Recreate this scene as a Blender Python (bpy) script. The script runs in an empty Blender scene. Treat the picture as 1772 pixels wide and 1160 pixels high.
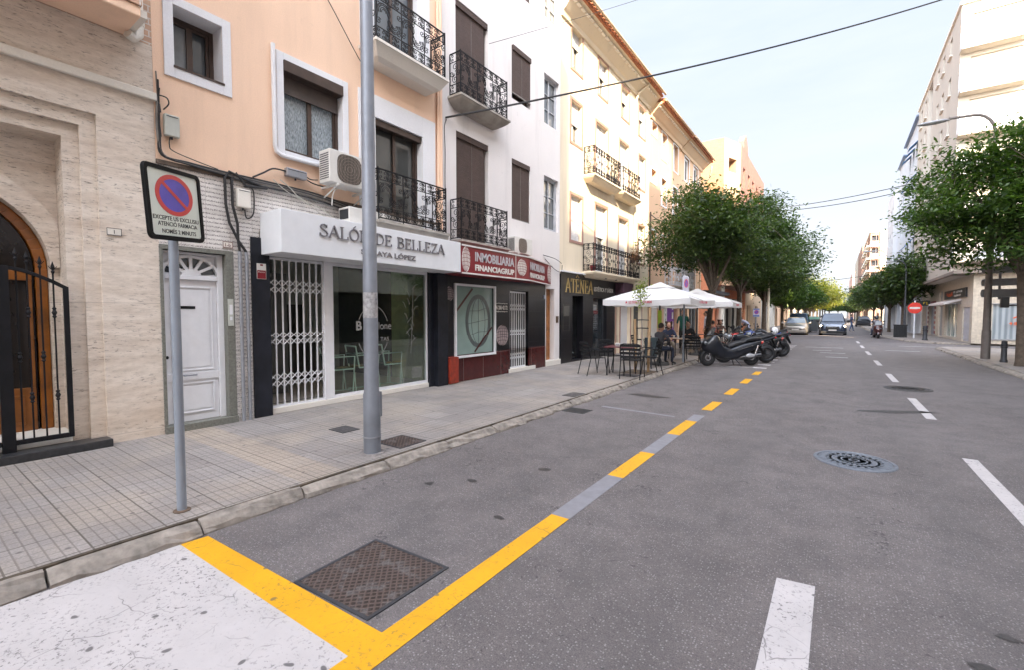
import bpy, bmesh, math, random
from mathutils import Vector, Matrix
R = math.radians
random.seed(7)
SC = bpy.context.scene
COL = SC.collection
# ------------------------------------------------------------------ camera
cam = bpy.data.cameras.new('camera'); camo = bpy.data.objects.new('camera', cam); COL.objects.link(camo)
camo.location = (0, 0, 1.65); camo.rotation_euler = (R(90 - 2.537), 0, R(35.497))
cam.sensor_width = 36; cam.lens = 36 * 790 / 1772; cam.clip_start = .05; cam.clip_end = 3000
SC.camera = camo
# ------------------------------------------------------------------ light
SUN_EL, SUN_AZ = 30, 35          # azimuth measured from -Y towards +X
to_sun = Vector((math.sin(R(SUN_AZ)) * math.cos(R(SUN_EL)), -math.cos(R(SUN_AZ)) * math.cos(R(SUN_EL)), math.sin(R(SUN_EL))))
w = bpy.data.worlds.new("World"); SC.world = w; w.use_nodes = True
nt = w.node_tree; bg = nt.nodes['Background']
sky = nt.nodes.new('ShaderNodeTexSky'); sky.sky_type = 'NISHITA'; sky.sun_disc = False
sky.sun_elevation = R(SUN_EL); sky.sun_rotation = R(180 - SUN_AZ)
sky.air_density = 1.0; sky.dust_density = 1.0; sky.ozone_density = 1.0
hs = nt.nodes.new('ShaderNodeHueSaturation'); hs.inputs['Saturation'].default_value = .5
nt.links.new(sky.outputs[0], hs.inputs['Color'])
# the clear sky is darker away from the sun: a smooth world-fixed gradient strengthens that
tc = nt.nodes.new('ShaderNodeTexCoord'); dt = nt.nodes.new('ShaderNodeVectorMath'); dt.operation = 'DOT_PRODUCT'; dt.inputs[1].default_value = (to_sun.x, to_sun.y, .55)
nt.links.new(tc.outputs['Generated'], dt.inputs[0]); mr = nt.nodes.new('ShaderNodeMapRange'); mr.interpolation_type = 'SMOOTHSTEP'
for i_, v_ in ((1, -.75), (2, .6), (3, .26), (4, 1.35)): mr.inputs[i_].default_value = v_
nt.links.new(dt.outputs['Value'], mr.inputs[0]); vm = nt.nodes.new('ShaderNodeVectorMath'); vm.operation = 'SCALE'
nt.links.new(hs.outputs[0], vm.inputs[0]); nt.links.new(mr.outputs[0], vm.inputs['Scale'])
# away from the sun the air is pale blue with thin high cloud and a milky horizon
sz = nt.nodes.new('ShaderNodeSeparateXYZ'); nt.links.new(tc.outputs['Generated'], sz.inputs[0]); cr_ = nt.nodes.new('ShaderNodeValToRGB'); nt.links.new(sz.outputs[2], cr_.inputs[0])
ce = cr_.color_ramp.elements; ce.new(.3)
for e_, (p_, c_) in zip(ce, ((0., (.80, .82, .84, 1)), (.28, (.62, .69, .82, 1)), (.75, (.47, .57, .79, 1)))): e_.position = p_; e_.color = c_
mpc = nt.nodes.new('ShaderNodeMapping'); mpc.inputs['Scale'].default_value = (1.2, 1.2, 6); nt.links.new(tc.outputs['Generated'], mpc.inputs[0])
cn = nt.nodes.new('ShaderNodeTexNoise'); cn.inputs['Scale'].default_value = 1.6; cn.inputs['Detail'].default_value = 7; cn.inputs['Roughness'].default_value = .6; nt.links.new(mpc.outputs[0], cn.inputs[0])
cq = nt.nodes.new('ShaderNodeMapRange'); nt.links.new(cn.outputs[0], cq.inputs[0])
for i_, v_ in ((1, .42), (2, .75), (3, 0), (4, .5)): cq.inputs[i_].default_value = v_
cm_ = nt.nodes.new('ShaderNodeMix'); cm_.data_type = 'RGBA'; nt.links.new(cq.outputs[0], cm_.inputs[0]); nt.links.new(cr_.outputs[0], cm_.inputs[6]); cm_.inputs[7].default_value = (.73, .77, .83, 1)
fr_ = nt.nodes.new('ShaderNodeMapRange'); fr_.interpolation_type = 'SMOOTHSTEP'; nt.links.new(dt.outputs['Value'], fr_.inputs[0])
for i_, v_ in ((1, -.12), (2, .5), (3, 1.), (4, 0.)): fr_.inputs[i_].default_value = v_
fm_ = nt.nodes.new('ShaderNodeMix'); fm_.data_type = 'RGBA'; nt.links.new(fr_.outputs[0], fm_.inputs[0]); nt.links.new(vm.outputs[0], fm_.inputs[6]); nt.links.new(cm_.outputs[2], fm_.inputs[7])
nt.links.new(fm_.outputs[2], bg.inputs[0]); hs.inputs['Saturation'].default_value = .38; bg.inputs[1].default_value = .15
sl = bpy.data.lights.new('sun', 'SUN'); sl.energy = 2.0; sl.angle = R(.5); sl.color = (1, .80, .54)
slo = bpy.data.objects.new('sun', sl); COL.objects.link(slo); slo.rotation_euler = to_sun.to_track_quat('Z', 'Y').to_euler()
SC.view_settings.view_transform = 'Standard'; SC.view_settings.look = 'None'; SC.view_settings.gamma = 1
SC.view_settings.exposure = 3.25
SC.render.engine = 'CYCLES'
try:
    SC.cycles.max_bounces = 7; SC.cycles.transparent_max_bounces = 12
except Exception: pass

# ------------------------------------------------------------------ materials
def col3(c): return (c[0], c[1], c[2], 1)
def srgb(r, g, b):
    f = lambda v: ((v / 255 + .055) / 1.055) ** 2.4 if v > 10 else v / 255 / 12.92
    return (f(r), f(g), f(b))
class NT:
    def __init__(s, name):
        s.m = bpy.data.materials.new(name); s.m.use_nodes = True; s.t = s.m.node_tree
        s.b = s.t.nodes['Principled BSDF']; s.out = s.t.nodes['Material Output']
    def n(s, typ, **kw):
        nd = s.t.nodes.new('ShaderNode' + typ)
        for k, v in kw.items():
            if k.startswith('i_'):
                key = k[2:]; key = int(key) if key.isdigit() else key.replace('_', ' ')
                if hasattr(v, 'is_output') or isinstance(v, bpy.types.NodeSocket): s.t.links.new(v, nd.inputs[key])
                else: nd.inputs[key].default_value = v
            else: setattr(nd, k, v)
        return nd
    def link(s, a, b): s.t.links.new(a, b)
    def pos(s, scale=(1, 1, 1), rot=(0, 0, 0), loc=(0, 0, 0), obj=False):
        src = s.n('TexCoord').outputs['Object'] if obj else s.n('NewGeometry').outputs['Position']
        mp = s.n('Mapping', i_Vector=src); mp.inputs['Scale'].default_value = scale; mp.inputs['Rotation'].default_value = rot; mp.inputs['Location'].default_value = loc
        return mp.outputs[0]
    def noise(s, vec, scale, detail=4, rough=.6): return s.n('TexNoise', i_Vector=vec, i_Scale=scale, i_Detail=detail, i_Roughness=rough).outputs[0]
    def ramp(s, fac, stops, interp='LINEAR'):
        r = s.n('ValToRGB', i_Fac=fac); r.color_ramp.interpolation = interp
        e = r.color_ramp.elements
        while len(e) < len(stops): e.new(.5)
        for i, (p, c) in enumerate(stops): e[i].position = p; e[i].color = col3(c) if not isinstance(c, (int, float)) else (c, c, c, 1)
        return r.outputs[0]
    def mix(s, fac, a, b, mode='MIX'):
        x = s.n('Mix', data_type='RGBA', blend_type=mode)
        for k, v in ((0, fac), (6, a), (7, b)):
            if isinstance(v, bpy.types.NodeSocket): s.link(v, x.inputs[k])
            else: x.inputs[k].default_value = v if k == 0 else col3(v)
        return x.outputs[2]
    def math(s, op, a, b=0.0, c=None):
        x = s.n('Math', operation=op)
        for i, v in enumerate((a, b) if c is None else (a, b, c)):
            if isinstance(v, bpy.types.NodeSocket): s.link(v, x.inputs[i])
            else: x.inputs[i].default_value = v
        return x.outputs[0]
    def bump(s, h, strength=.3, dist=.01):
        b = s.n('Bump', i_Height=h, i_Strength=strength, i_Distance=dist); s.link(b.outputs[0], s.b.inputs['Normal'])
    def base(s, c):
        if isinstance(c, bpy.types.NodeSocket): s.link(c, s.b.inputs['Base Color'])
        else: s.b.inputs['Base Color'].default_value = col3(c)
    def set(s, **kw):
        for k, v in kw.items(): s.b.inputs[k.replace('_', ' ')].default_value = v
_mc = {}
def M(name, c, rough=.7, metal=0, var=.15, vs=6., bump=.15, bs=60., dirt=0., alpha=None, coat=0, spec=None, emit=0):
    """a plain material with mottling, grain and (optionally) grime streaks"""
    if name in _mc: return _mc[name]
    t = NT(name)
    p = t.pos()
    n1 = t.noise(p, vs, 5)
    lo = tuple(x * (1 - var) for x in c); hi = tuple(min(1, x * (1 + var * .7)) for x in c)
    cc = t.ramp(n1, [(.3, lo), (.7, hi)])
    if dirt:
        ps = t.pos(scale=(1.2, 1.2, .22)); n2 = t.noise(ps, 1.6, 6, .65)
        f = t.ramp(n2, [(.5, 0.), (.78, 1.)]); f2 = t.math('MULTIPLY', f, dirt)
        cc = t.mix(f2, cc, tuple(x * .45 for x in c))
    t.base(cc)
    if bump:
        t.bump(t.noise(p, bs, 3), bump, .004)
    t.set(Roughness=rough, Metallic=metal)
    if coat: t.b.inputs['Coat Weight'].default_value = coat; t.b.inputs['Coat Roughness'].default_value = .06
    if spec is not None: t.b.inputs['Specular IOR Level'].default_value = spec
    if emit: t.b.inputs['Emission Color'].default_value = col3(c); t.b.inputs['Emission Strength'].default_value = emit
    _mc[name] = t.m
    return t.m

# ------------------------------------------------------------------ mesh builder
class Fr:
    """facade frame: s runs along the wall, z up, d outwards"""
    def __init__(f, ox, oy, ux, uy): f.o = (ox, oy); f.u = (ux, uy); f.n = (uy, -ux)
    def P(f, s, z, d=0): return (f.o[0] + f.u[0] * s + f.n[0] * d, f.o[1] + f.u[1] * s + f.n[1] * d, z)
WORLD = None
_txt = {}
def text_geo(s, bold=0.0):
    if (s, bold) in _txt: return _txt[(s, bold)]
    cu = bpy.data.curves.new('t', 'FONT'); cu.body = s; cu.size = 1; cu.resolution_u = 3; cu.offset = bold
    o = bpy.data.objects.new('t', cu); COL.objects.link(o)
    dg = bpy.context.evaluated_depsgraph_get(); me = bpy.data.meshes.new_from_object(o.evaluated_get(dg))
    vs = [tuple(v.co) for v in me.vertices]; fs = [tuple(p.vertices) for p in me.polygons]
    bpy.data.objects.remove(o); bpy.data.curves.remove(cu); bpy.data.meshes.remove(me)
    if vs:
        x0 = min(v[0] for v in vs); x1 = max(v[0] for v in vs); y0 = min(v[1] for v in vs); y1 = max(v[1] for v in vs)
    else: x0 = x1 = y0 = y1 = 0
    _txt[(s, bold)] = (vs, fs, x0, x1, y0, y1)
    return _txt[(s, bold)]
class MB:
    def __init__(s): s.v = []; s.f = []; s.m = []
    def add(s, vs, fs, mi=0):
        b = len(s.v); s.v += [tuple(v) for v in vs]; s.f += [tuple(i + b for i in f) for f in fs]; s.m += [mi] * len(fs); return s
    def box(s, x0, x1, y0, y1, z0, z1, mi=0):
        if x0 > x1: x0, x1 = x1, x0
        if y0 > y1: y0, y1 = y1, y0
        return s.add([(x0, y0, z0), (x1, y0, z0), (x1, y1, z0), (x0, y1, z0), (x0, y0, z1), (x1, y0, z1), (x1, y1, z1), (x0, y1, z1)],
                     [(0, 3, 2, 1), (4, 5, 6, 7), (0, 1, 5, 4), (1, 2, 6, 5), (2, 3, 7, 6), (3, 0, 4, 7)], mi)
    def fbox(s, F, s0, s1, z0, z1, d0, d1, mi=0):
        P = F.P
        return s.add([P(s0, z0, d0), P(s1, z0, d0), P(s1, z0, d1), P(s0, z0, d1), P(s0, z1, d0), P(s1, z1, d0), P(s1, z1, d1), P(s0, z1, d1)],
                     [(0, 1, 2, 3), (4, 7, 6, 5), (0, 4, 5, 1), (1, 5, 6, 2), (2, 6, 7, 3), (3, 7, 4, 0)], mi)
    def quad(s, a, b, c, d, mi=0): return s.add([a, b, c, d], [(0, 1, 2, 3)], mi)
    def prism(s, pts, off, mi=0):
        """pts: 3d polygon, off: extrusion vector"""
        n = len(pts); q = [tuple(p[i] + off[i] for i in range(3)) for p in pts]
        return s.add(list(pts) + q, [tuple(range(n))[::-1], tuple(range(n, 2 * n))] + [(i, (i + 1) % n, n + (i + 1) % n, n + i) for i in range(n)], mi)
    def tube(s, pts, r, n=6, mi=0, caps=True, closed=False):
        pts = [Vector(p) for p in pts]; k = len(pts)
        if k < 2: return s
        rs = r if isinstance(r, (list, tuple)) else [r] * k
        b = len(s.v); up = None
        for i, p in enumerate(pts):
            if closed: t = pts[(i + 1) % k] - pts[i - 1]
            else: t = (pts[min(i + 1, k - 1)] - pts[max(i - 1, 0)])
            if t.length < 1e-9: t = Vector((0, 0, 1))
            t.normalize()
            if up is None:
                up = Vector((0, 0, 1)) if abs(t.z) < .9 else Vector((1, 0, 0))
            a = t.cross(up)
            if a.length < 1e-6: a = t.cross(Vector((.3, 1, .2)))
            a.normalize(); c = a.cross(t); up = c
            for j in range(n):
                an = 2 * math.pi * (j + .5) / n
                q = p + (a * math.cos(an) + c * math.sin(an)) * rs[i]; s.v.append(tuple(q))
        for i in range(k if closed else k - 1):
            for j in range(n):
                a0 = b + i * n + j; a1 = b + i * n + (j + 1) % n; i2 = (i + 1) % k
                s.f.append((a0, a1, b + i2 * n + (j + 1) % n, b + i2 * n + j)); s.m.append(mi)
        if caps and not closed:
            s.f.append(tuple(b + j for j in range(n))[::-1]); s.m.append(mi)
            s.f.append(tuple(b + (k - 1) * n + j for j in range(n))); s.m.append(mi)
        return s
    def lathe(s, prof, c=(0, 0, 0), n=16, mi=0, ax='z'):
        b = len(s.v)
        for r, h in prof:
            for j in range(n):
                a = 2 * math.pi * j / n; x, y = r * math.cos(a), r * math.sin(a)
                q = (x, y, h) if ax == 'z' else ((h, x, y) if ax == 'x' else (x, h, y))
                s.v.append((c[0] + q[0], c[1] + q[1], c[2] + q[2]))
        for i in range(len(prof) - 1):
            for j in range(n):
                s.f.append((b + i * n + j, b + i * n + (j + 1) % n, b + (i + 1) * n + (j + 1) % n, b + (i + 1) * n + j)); s.m.append(mi)
        s.f.append(tuple(b + j for j in range(n))[::-1]); s.m.append(mi)
        e = b + (len(prof) - 1) * n; s.f.append(tuple(e + j for j in range(n))); s.m.append(mi)
        return s
    def ell(s, c, r, n=10, m=7, mi=0, rot=None):
        """ellipsoid"""
        b = len(s.v); vs = []
        for i in range(m + 1):
            th = math.pi * i / m
            for j in range(n):
                ph = 2 * math.pi * j / n
                q = Vector((r[0] * math.sin(th) * math.cos(ph), r[1] * math.sin(th) * math.sin(ph), r[2] * math.cos(th)))
                if rot: q = rot @ q
                vs.append((c[0] + q.x, c[1] + q.y, c[2] + q.z))
        s.v += vs
        for i in range(m):
            for j in range(n):
                s.f.append((b + i * n + j, b + (i + 1) * n + j, b + (i + 1) * n + (j + 1) % n, b + i * n + (j + 1) % n)); s.m.append(mi)
        return s
    def loft(s, secs, mi=0, caps=True):
        """secs: list of equal-length closed rings of 3d points"""
        n = len(secs[0]); b = len(s.v)
        for sec in secs: s.v += [tuple(p) for p in sec]
        for i in range(len(secs) - 1):
            for j in range(n):
                s.f.append((b + i * n + j, b + i * n + (j + 1) % n, b + (i + 1) * n + (j + 1) % n, b + (i + 1) * n + j)); s.m.append(mi)
        if caps:
            s.f.append(tuple(b + j for j in range(n))[::-1]); s.m.append(mi)
            e = b + (len(secs) - 1) * n; s.f.append(tuple(e + j for j in range(n))); s.m.append(mi)
        return s
    def text(s, t, O, U, V, h=None, w=None, depth=.01, mi=0, bold=.0, N=None):
        """flat letters with a little thickness; O = lower left corner, U/V unit vectors, h = cap height, w = width"""
        vs, fs, x0, x1, y0, y1 = text_geo(t, bold)
        if not vs: return s
        sy = (h / .73) if h else None
        sx = (w / (x1 - x0)) if w else sy
        if sy is None: sy = sx
        O = Vector(O); U = Vector(U); V = Vector(V); N = Vector(N) if N else U.cross(V)
        A = [O + U * ((x - x0) * sx) + V * (y * sy) for x, y, _ in vs]
        B = [p + N * depth for p in A]
        n = len(A); ec = {}
        for f in fs:
            for i in range(len(f)):
                e = (f[i], f[(i + 1) % len(f)]); ec[e] = 1
        F = [tuple(i + n for i in f) for f in fs]
        for (a, b2) in ec:
            if (b2, a) not in ec: F.append((a, b2, b2 + n, a + n))
        return s.add(A + B, F, mi)
    def marks(s, O, U, w, h, n, depth=.005, mi=0, N=(1, 0, 0), seed=1):
        """unreadable far-off print: a row of small uneven strokes"""
        r = random.Random(seed); O = Vector(O); U = Vector(U); V = Vector((0, 0, 1)); N = Vector(N); k = w / n
        for i in range(n):
            if r.random() < .12: continue
            a = O + U * (k * i + k * .08)
            for q in range(2):
                x = r.uniform(0, k * .5); z0 = r.uniform(0, h * .3); z1 = r.uniform(h * .7, h); b = a + U * x; s.prism([tuple(b + V * z0), tuple(b + U * k * .22 + V * z0), tuple(b + U * k * .22 + V * z1), tuple(b + V * z1)], tuple(N * (depth * (1 + .1 * q))))
            z = r.choice((0, h * .4, h * .82)); s.prism([tuple(a + V * z), tuple(a + U * k * .75 + V * z), tuple(a + U * k * .75 + V * (z + h * .18)), tuple(a + V * (z + h * .18))], tuple(N * depth * 1.2))
        return s
    def ribbon(s, pts, w, F, d0, d1, mi=0):
        """pts (s,z) polyline in the plane of frame F, flat ribbon of width w"""
        k = len(pts); L = []; Rr = []
        for i in range(k):
            a = pts[max(i - 1, 0)]; c = pts[min(i + 1, k - 1)]
            dx, dz = c[0] - a[0], c[1] - a[1]; l = math.hypot(dx, dz) or 1
            nx, nz = -dz / l * w / 2, dx / l * w / 2
            L.append((pts[i][0] + nx, pts[i][1] + nz)); Rr.append((pts[i][0] - nx, pts[i][1] - nz))
        b = len(s.v)
        for d in (d0, d1):
            for q in L + Rr: s.v.append(F.P(q[0], q[1], d))
        o = 2 * k
        for i in range(k - 1):
            s.f += [(b + o + k + i, b + o + k + i + 1, b + o + i + 1, b + o + i), (b + i, b + i + 1, b + o + i + 1, b + o + i), (b + k + i + 1, b + k + i, b + o + k + i, b + o + k + i + 1)]; s.m += [mi] * 3
        s.f += [(b, b + o, b + o + k, b + k), (b + k - 1, b + 2 * k - 1, b + o + 2 * k - 1, b + o + k - 1)]; s.m += [mi] * 2
        return s
    def build(s, name, mats, parent=None, loc=None, smooth=False, bevel=0):
        me = bpy.data.meshes.new(name)
        off = Vector((0, 0, 0))
        if parent is not None: off = Vector(parent['_w']) if '_w' in parent.keys() else Vector(parent.location)
        if loc is not None: off = Vector(loc)
        me.from_pydata([(x - off.x, y - off.y, z - off.z) for x, y, z in s.v], [], s.f)
        if not isinstance(mats, (list, tuple)): mats = [mats]
        for m in mats: me.materials.append(m)
        if len(mats) > 1: me.polygons.foreach_set('material_index', s.m)
        if smooth: me.polygons.foreach_set('use_smooth', [True] * len(me.polygons))
        me.update()
        o = bpy.data.objects.new(name, me); COL.objects.link(o)
        if parent is not None:
            o.parent = parent; o['_w'] = tuple(off)
        else:
            o.location = off
        if bevel:
            bv = o.modifiers.new('bevel', 'BEVEL'); bv.width = bevel; bv.segments = 2; bv.limit_method = 'ANGLE'; bv.angle_limit = R(40)
        if smooth and not bevel:
            try:
                es = o.modifiers.new('split', 'EDGE_SPLIT'); es.split_angle = R(38)
            except Exception: pass
        return o
def tag(o, label=None, cat=None, group=None, kind=None):
    if label: o['label'] = label
    if cat: o['category'] = cat
    if group: o['group'] = group
    if kind: o['kind'] = kind
    return o
def thing(name, label, cat, loc=(0, 0, 0), rz=0, group=None):
    o = bpy.data.objects.new(name, None); COL.objects.link(o); o.location = loc; o.rotation_euler = (0, 0, rz); o.empty_display_size = .1
    if rz: o['_w'] = (0, 0, 0)           # parts are built about the origin
    return tag(o, label, cat, group)
def local_thing(name, label, cat, loc, rz=0, group=None):
    o = thing(name, label, cat, loc, rz, group); o['_w'] = (0, 0, 0); return o
def copy_tree(o, parent=None, loc=None, rz=None, label=None, group=None):
    c = o.copy(); COL.objects.link(c)
    if parent is not None: c.parent = parent
    if loc is not None: c.location = loc
    if rz is not None: c.rotation_euler = (c.rotation_euler[0], c.rotation_euler[1], rz)
    if label: c['label'] = label
    if group: c['group'] = group
    for ch in list(o.children): copy_tree(ch, c)
    return c
def wall(mb, F, s0, s1, z0, z1, ops=(), d=0, mi=0, rmi=None):
    """front face of a wall with rectangular openings (s0,s1,z0,z1,depth) and their reveals"""
    rmi = mi if rmi is None else rmi
    S = sorted({s0, s1} | {min(max(o[i], s0), s1) for o in ops for i in (0, 1)}); Z = sorted({z0, z1} | {min(max(o[i], z0), z1) for o in ops for i in (2, 3)})
    for i in range(len(S) - 1):
        for j in range(len(Z) - 1):
            cs, cz = (S[i] + S[i + 1]) / 2, (Z[j] + Z[j + 1]) / 2
            if any(o[0] < cs < o[1] and o[2] < cz < o[3] for o in ops): continue
            mb.quad(F.P(S[i], Z[j], d), F.P(S[i + 1], Z[j], d), F.P(S[i + 1], Z[j + 1], d), F.P(S[i], Z[j + 1], d), mi)
    for o in ops:
        a, b, c, e, dp = o[:5]
        c2 = max(c, z0)
        mb.quad(F.P(a, c2, d), F.P(a, e, d), F.P(a, e, d - dp), F.P(a, c2, d - dp), rmi)
        mb.quad(F.P(b, c2, d - dp), F.P(b, e, d - dp), F.P(b, e, d), F.P(b, c2, d), rmi)
        mb.quad(F.P(a, e, d), F.P(b, e, d), F.P(b, e, d - dp), F.P(a, e, d - dp), rmi)
        if c > z0: mb.quad(F.P(a, c, d - dp), F.P(b, c, d - dp), F.P(b, c, d), F.P(a, c, d), rmi)
    return mb
def shell(mb, F, s0, s1, z1, d0=0, depth=9, z0=0, mi=0):
    """sides, back and top of a building behind its front face"""
    P = F.P; a = d0; b = -depth
    mb.quad(P(s0, z0, b), P(s0, z0, a), P(s0, z1, a), P(s0, z1, b), mi)
    mb.quad(P(s1, z0, a), P(s1, z0, b), P(s1, z1, b), P(s1, z1, a), mi)
    mb.quad(P(s1, z0, b), P(s0, z0, b), P(s0, z1, b), P(s1, z1, b), mi)
    mb.quad(P(s0, z1, a), P(s1, z1, a), P(s1, z1, b), P(s0, z1, b), mi)
    return mb
# ------------------------------------------------------------------ surface materials of the setting
def m_asphalt():
    t = NT('asphalt'); p = t.pos()
    a = t.ramp(t.noise(p, .35, 5), [(.3, (.128, .113, .109)), (.7, (.165, .149, .146))])
    b = t.ramp(t.noise(p, 2.3, 6, .7), [(.35, (.75, .75, .76)), (.7, (1.1, 1.08, 1.08))])
    c = t.mix(1.0, a, b, 'MULTIPLY')
    g = t.ramp(t.noise(p, 130, 3, .85), [(.3, (.32, .32, .32)), (.48, (.9, .9, .9)), (.60, (1.15, 1.12, 1.1)), (.70, (2.6, 2.5, 2.4))])
    c = t.mix(.85, c, g, 'MULTIPLY')
    v = t.n('TexVoronoi', voronoi_dimensions='2D', i_Vector=p, i_Scale=62.); sp = t.ramp(v.outputs['Distance'], [(.18, 1.), (.34, 0.)])
    vr = t.ramp(t.n('SeparateColor', i_Color=v.outputs['Color']).outputs[0], [(.78, 0.), (.80, 1.)], 'CONSTANT')
    c = t.mix(t.math('MULTIPLY', t.math('MULTIPLY', sp, vr), .55), c, (.34, .33, .32))
    # oil spots and gum
    pw = t.n('VectorMath', operation='ADD', i_0=p); nz = t.n('TexNoise', i_Vector=p, i_Scale=9.); t.link(nz.outputs[1], pw.inputs[1])
    v2 = t.n('TexVoronoi', voronoi_dimensions='2D', i_Vector=pw.outputs[0], i_Scale=2.3); cR = t.n('SeparateColor', i_Color=v2.outputs['Color']).outputs[0]; s2 = t.ramp(t.math('DIVIDE', v2.outputs['Distance'], t.math('ADD', t.math('MULTIPLY', cR, 1.1), .25)), [(.05, 1.), (.10, 0.)])
    keep = t.ramp(t.n('SeparateColor', i_Color=v2.outputs['Color']).outputs[1], [(.6, 0.), (.62, 1.)], 'CONSTANT')
    big = t.ramp(t.noise(p, .6, 3), [(.45, 0.), (.6, 1.)])
    c = t.mix(t.math('MULTIPLY', t.math('MULTIPLY', s2, keep), .75), c, (.045, .042, .04))
    g3 = t.ramp(t.noise(p, 38, 4, .8), [(.35, (.78, .77, .76)), (.65, (1.2, 1.2, 1.2))]); c = t.mix(.8, c, g3, 'MULTIPLY')
    wob = t.n('VectorMath', operation='MULTIPLY_ADD', i_0=t.n('TexNoise', i_Vector=p, i_Scale=2.2, i_Detail=5.).outputs[1], i_1=(.7, .7, 0), i_2=p)
    ck = t.n('TexVoronoi', feature='DISTANCE_TO_EDGE', i_Vector=wob.outputs[0], i_Scale=.42); ckm = t.ramp(ck.outputs['Distance'], [(.003, 1.), (.011, 0.)])
    c = t.mix(t.math('MULTIPLY', ckm, .0), c, (.05, .045, .042))
    # smoother, slightly darker wheel tracks
    xs = t.n('SeparateXYZ', i_Vector=p).outputs[0]; tw = t.math('COSINE', t.math('MULTIPLY', t.math('ADD', xs, .85), 3.9)); twm = t.math('MULTIPLY', t.ramp(tw, [(.2, 0.), (1., .22)]), t.noise(t.pos(scale=(1, .15, 1)), 2, 4)); c = t.mix(twm, c, (.07, .066, .066))
    st = t.ramp(t.noise(t.pos(scale=(1.4, .5, 1)), 1.3, 6, .7), [(.54, 0.), (.75, .6)])
    c = t.mix(st, c, (.07, .065, .062))
    t.base(c); t.set(Roughness=.82)
    t.bump(t.math('ADD', t.noise(p, 160, 3), t.math('MULTIPLY', v.outputs['Distance'], .6)), .55, .006)
    return t.m
def m_tiles():
    t = NT('pavement_tiles'); p = t.pos()
    f = t.n('TexBrick', i_Vector=p, offset=0, i_Scale=1., i_Brick_Width=.1, i_Row_Height=.0667, i_Mortar_Size=.0055, i_Mortar_Smooth=.3)
    k = t.n('TexBrick', i_Vector=p, offset=0, i_Scale=1., i_Brick_Width=.4, i_Row_Height=.4, i_Mortar_Size=.006, i_Color1=col3((.29, .262, .245)), i_Color2=col3((.37, .337, .315)), i_Mortar=col3((.2, .18, .17)), i_Bias=-.1)
    c = k.outputs['Color']
    warm = t.ramp(t.noise(p, .75, 4), [(.45, 0.), (.6, .6)])
    c = t.mix(warm, c, (.40, .335, .27))
    # a strip of newer sand-coloured tiles and a darker patch
    x = t.n('SeparateXYZ', i_Vector=p)
    band = t.math('MULTIPLY', t.math('GREATER_THAN', x.outputs[1], 2.25), t.math('LESS_THAN', x.outputs[1], 2.68))
    c = t.mix(t.math('MULTIPLY', band, .6), c, (.47, .38, .29))
    dk = t.ramp(t.noise(p, 1.1, 6, .7), [(.42, 0.), (.68, .65)])
    c = t.mix(dk, c, (.19, .175, .17))
    c = t.mix(t.math('MULTIPLY', f.outputs['Fac'], .5), c, (.12, .10, .085))
    c = t.mix(t.math('MULTIPLY', k.outputs['Fac'], .6), c, (.09, .075, .06))
    g = t.ramp(t.noise(p, 60, 4, .75), [(.3, (.68, .67, .66)), (.7, (1.15, 1.15, 1.15))]); c = t.mix(1, c, g, 'MULTIPLY')
    v2 = t.n('TexVoronoi', voronoi_dimensions='2D', i_Vector=p, i_Scale=2.6); s2 = t.ramp(v2.outputs['Distance'], [(.03, 1.), (.055, 0.)])
    c = t.mix(t.math('MULTIPLY', s2, .7), c, (.07, .06, .06))
    t.base(c); t.set(Roughness=.62)
    h = t.math('SUBTRACT', t.math('MULTIPLY', t.noise(p, 60, 3), .3), t.math('MAXIMUM', f.outputs['Fac'], k.outputs['Fac']))
    t.bump(h, .5, .004)
    return t.m
def m_paint(name, c, under=(.13, .12, .12), wear=.5, crack=.5):
    t = NT(name); p = t.pos()
    base = t.ramp(t.noise(p, 3, 5), [(.3, tuple(v * .86 for v in c)), (.7, c)])
    chips = t.ramp(t.noise(p, 38, 5, .75), [(.60 - .06 * wear, 0.), (.66 - .06 * wear, 1.)], 'LINEAR')
    zone = t.ramp(t.noise(p, 1.6, 3), [(.38, .1), (.62, 1.)])
    pw = t.n('VectorMath', operation='MULTIPLY_ADD', i_0=t.n('TexNoise', i_Vector=p, i_Scale=6.).outputs[1], i_1=(.12, .12, 0), i_2=p)
    vo = t.n('TexVoronoi', voronoi_dimensions='2D', feature='DISTANCE_TO_EDGE', i_Vector=pw.outputs[0], i_Scale=5.)
    cr = t.ramp(vo.outputs['Distance'], [(.006, 1.), (.02, 0.)])
    zone2 = t.ramp(t.noise(p, 2.7, 4), [(.48, 0.), (.6, 1.)])
    v5 = t.n('TexVoronoi', voronoi_dimensions='2D', i_Vector=pw.outputs[0], i_Scale=5.5); c5 = t.n('SeparateColor', i_Color=v5.outputs['Color']).outputs[0]; hole = t.math('MULTIPLY', t.ramp(v5.outputs['Distance'], [(.07, 1.), (.11, 0.)]), t.math('GREATER_THAN', c5, .80))
    f = t.math('MAXIMUM', t.math('MAXIMUM', t.math('MULTIPLY', chips, zone), hole), t.math('MULTIPLY', t.math('MULTIPLY', cr, zone2), crack))
    f = t.math('MULTIPLY', f, wear + .35)
    t.base(t.mix(t.math('MINIMUM', f, 1.), base, under)); t.set(Roughness=.6)
    t.bump(t.noise(p, 150, 3), .3, .004)
    return t.m
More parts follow.
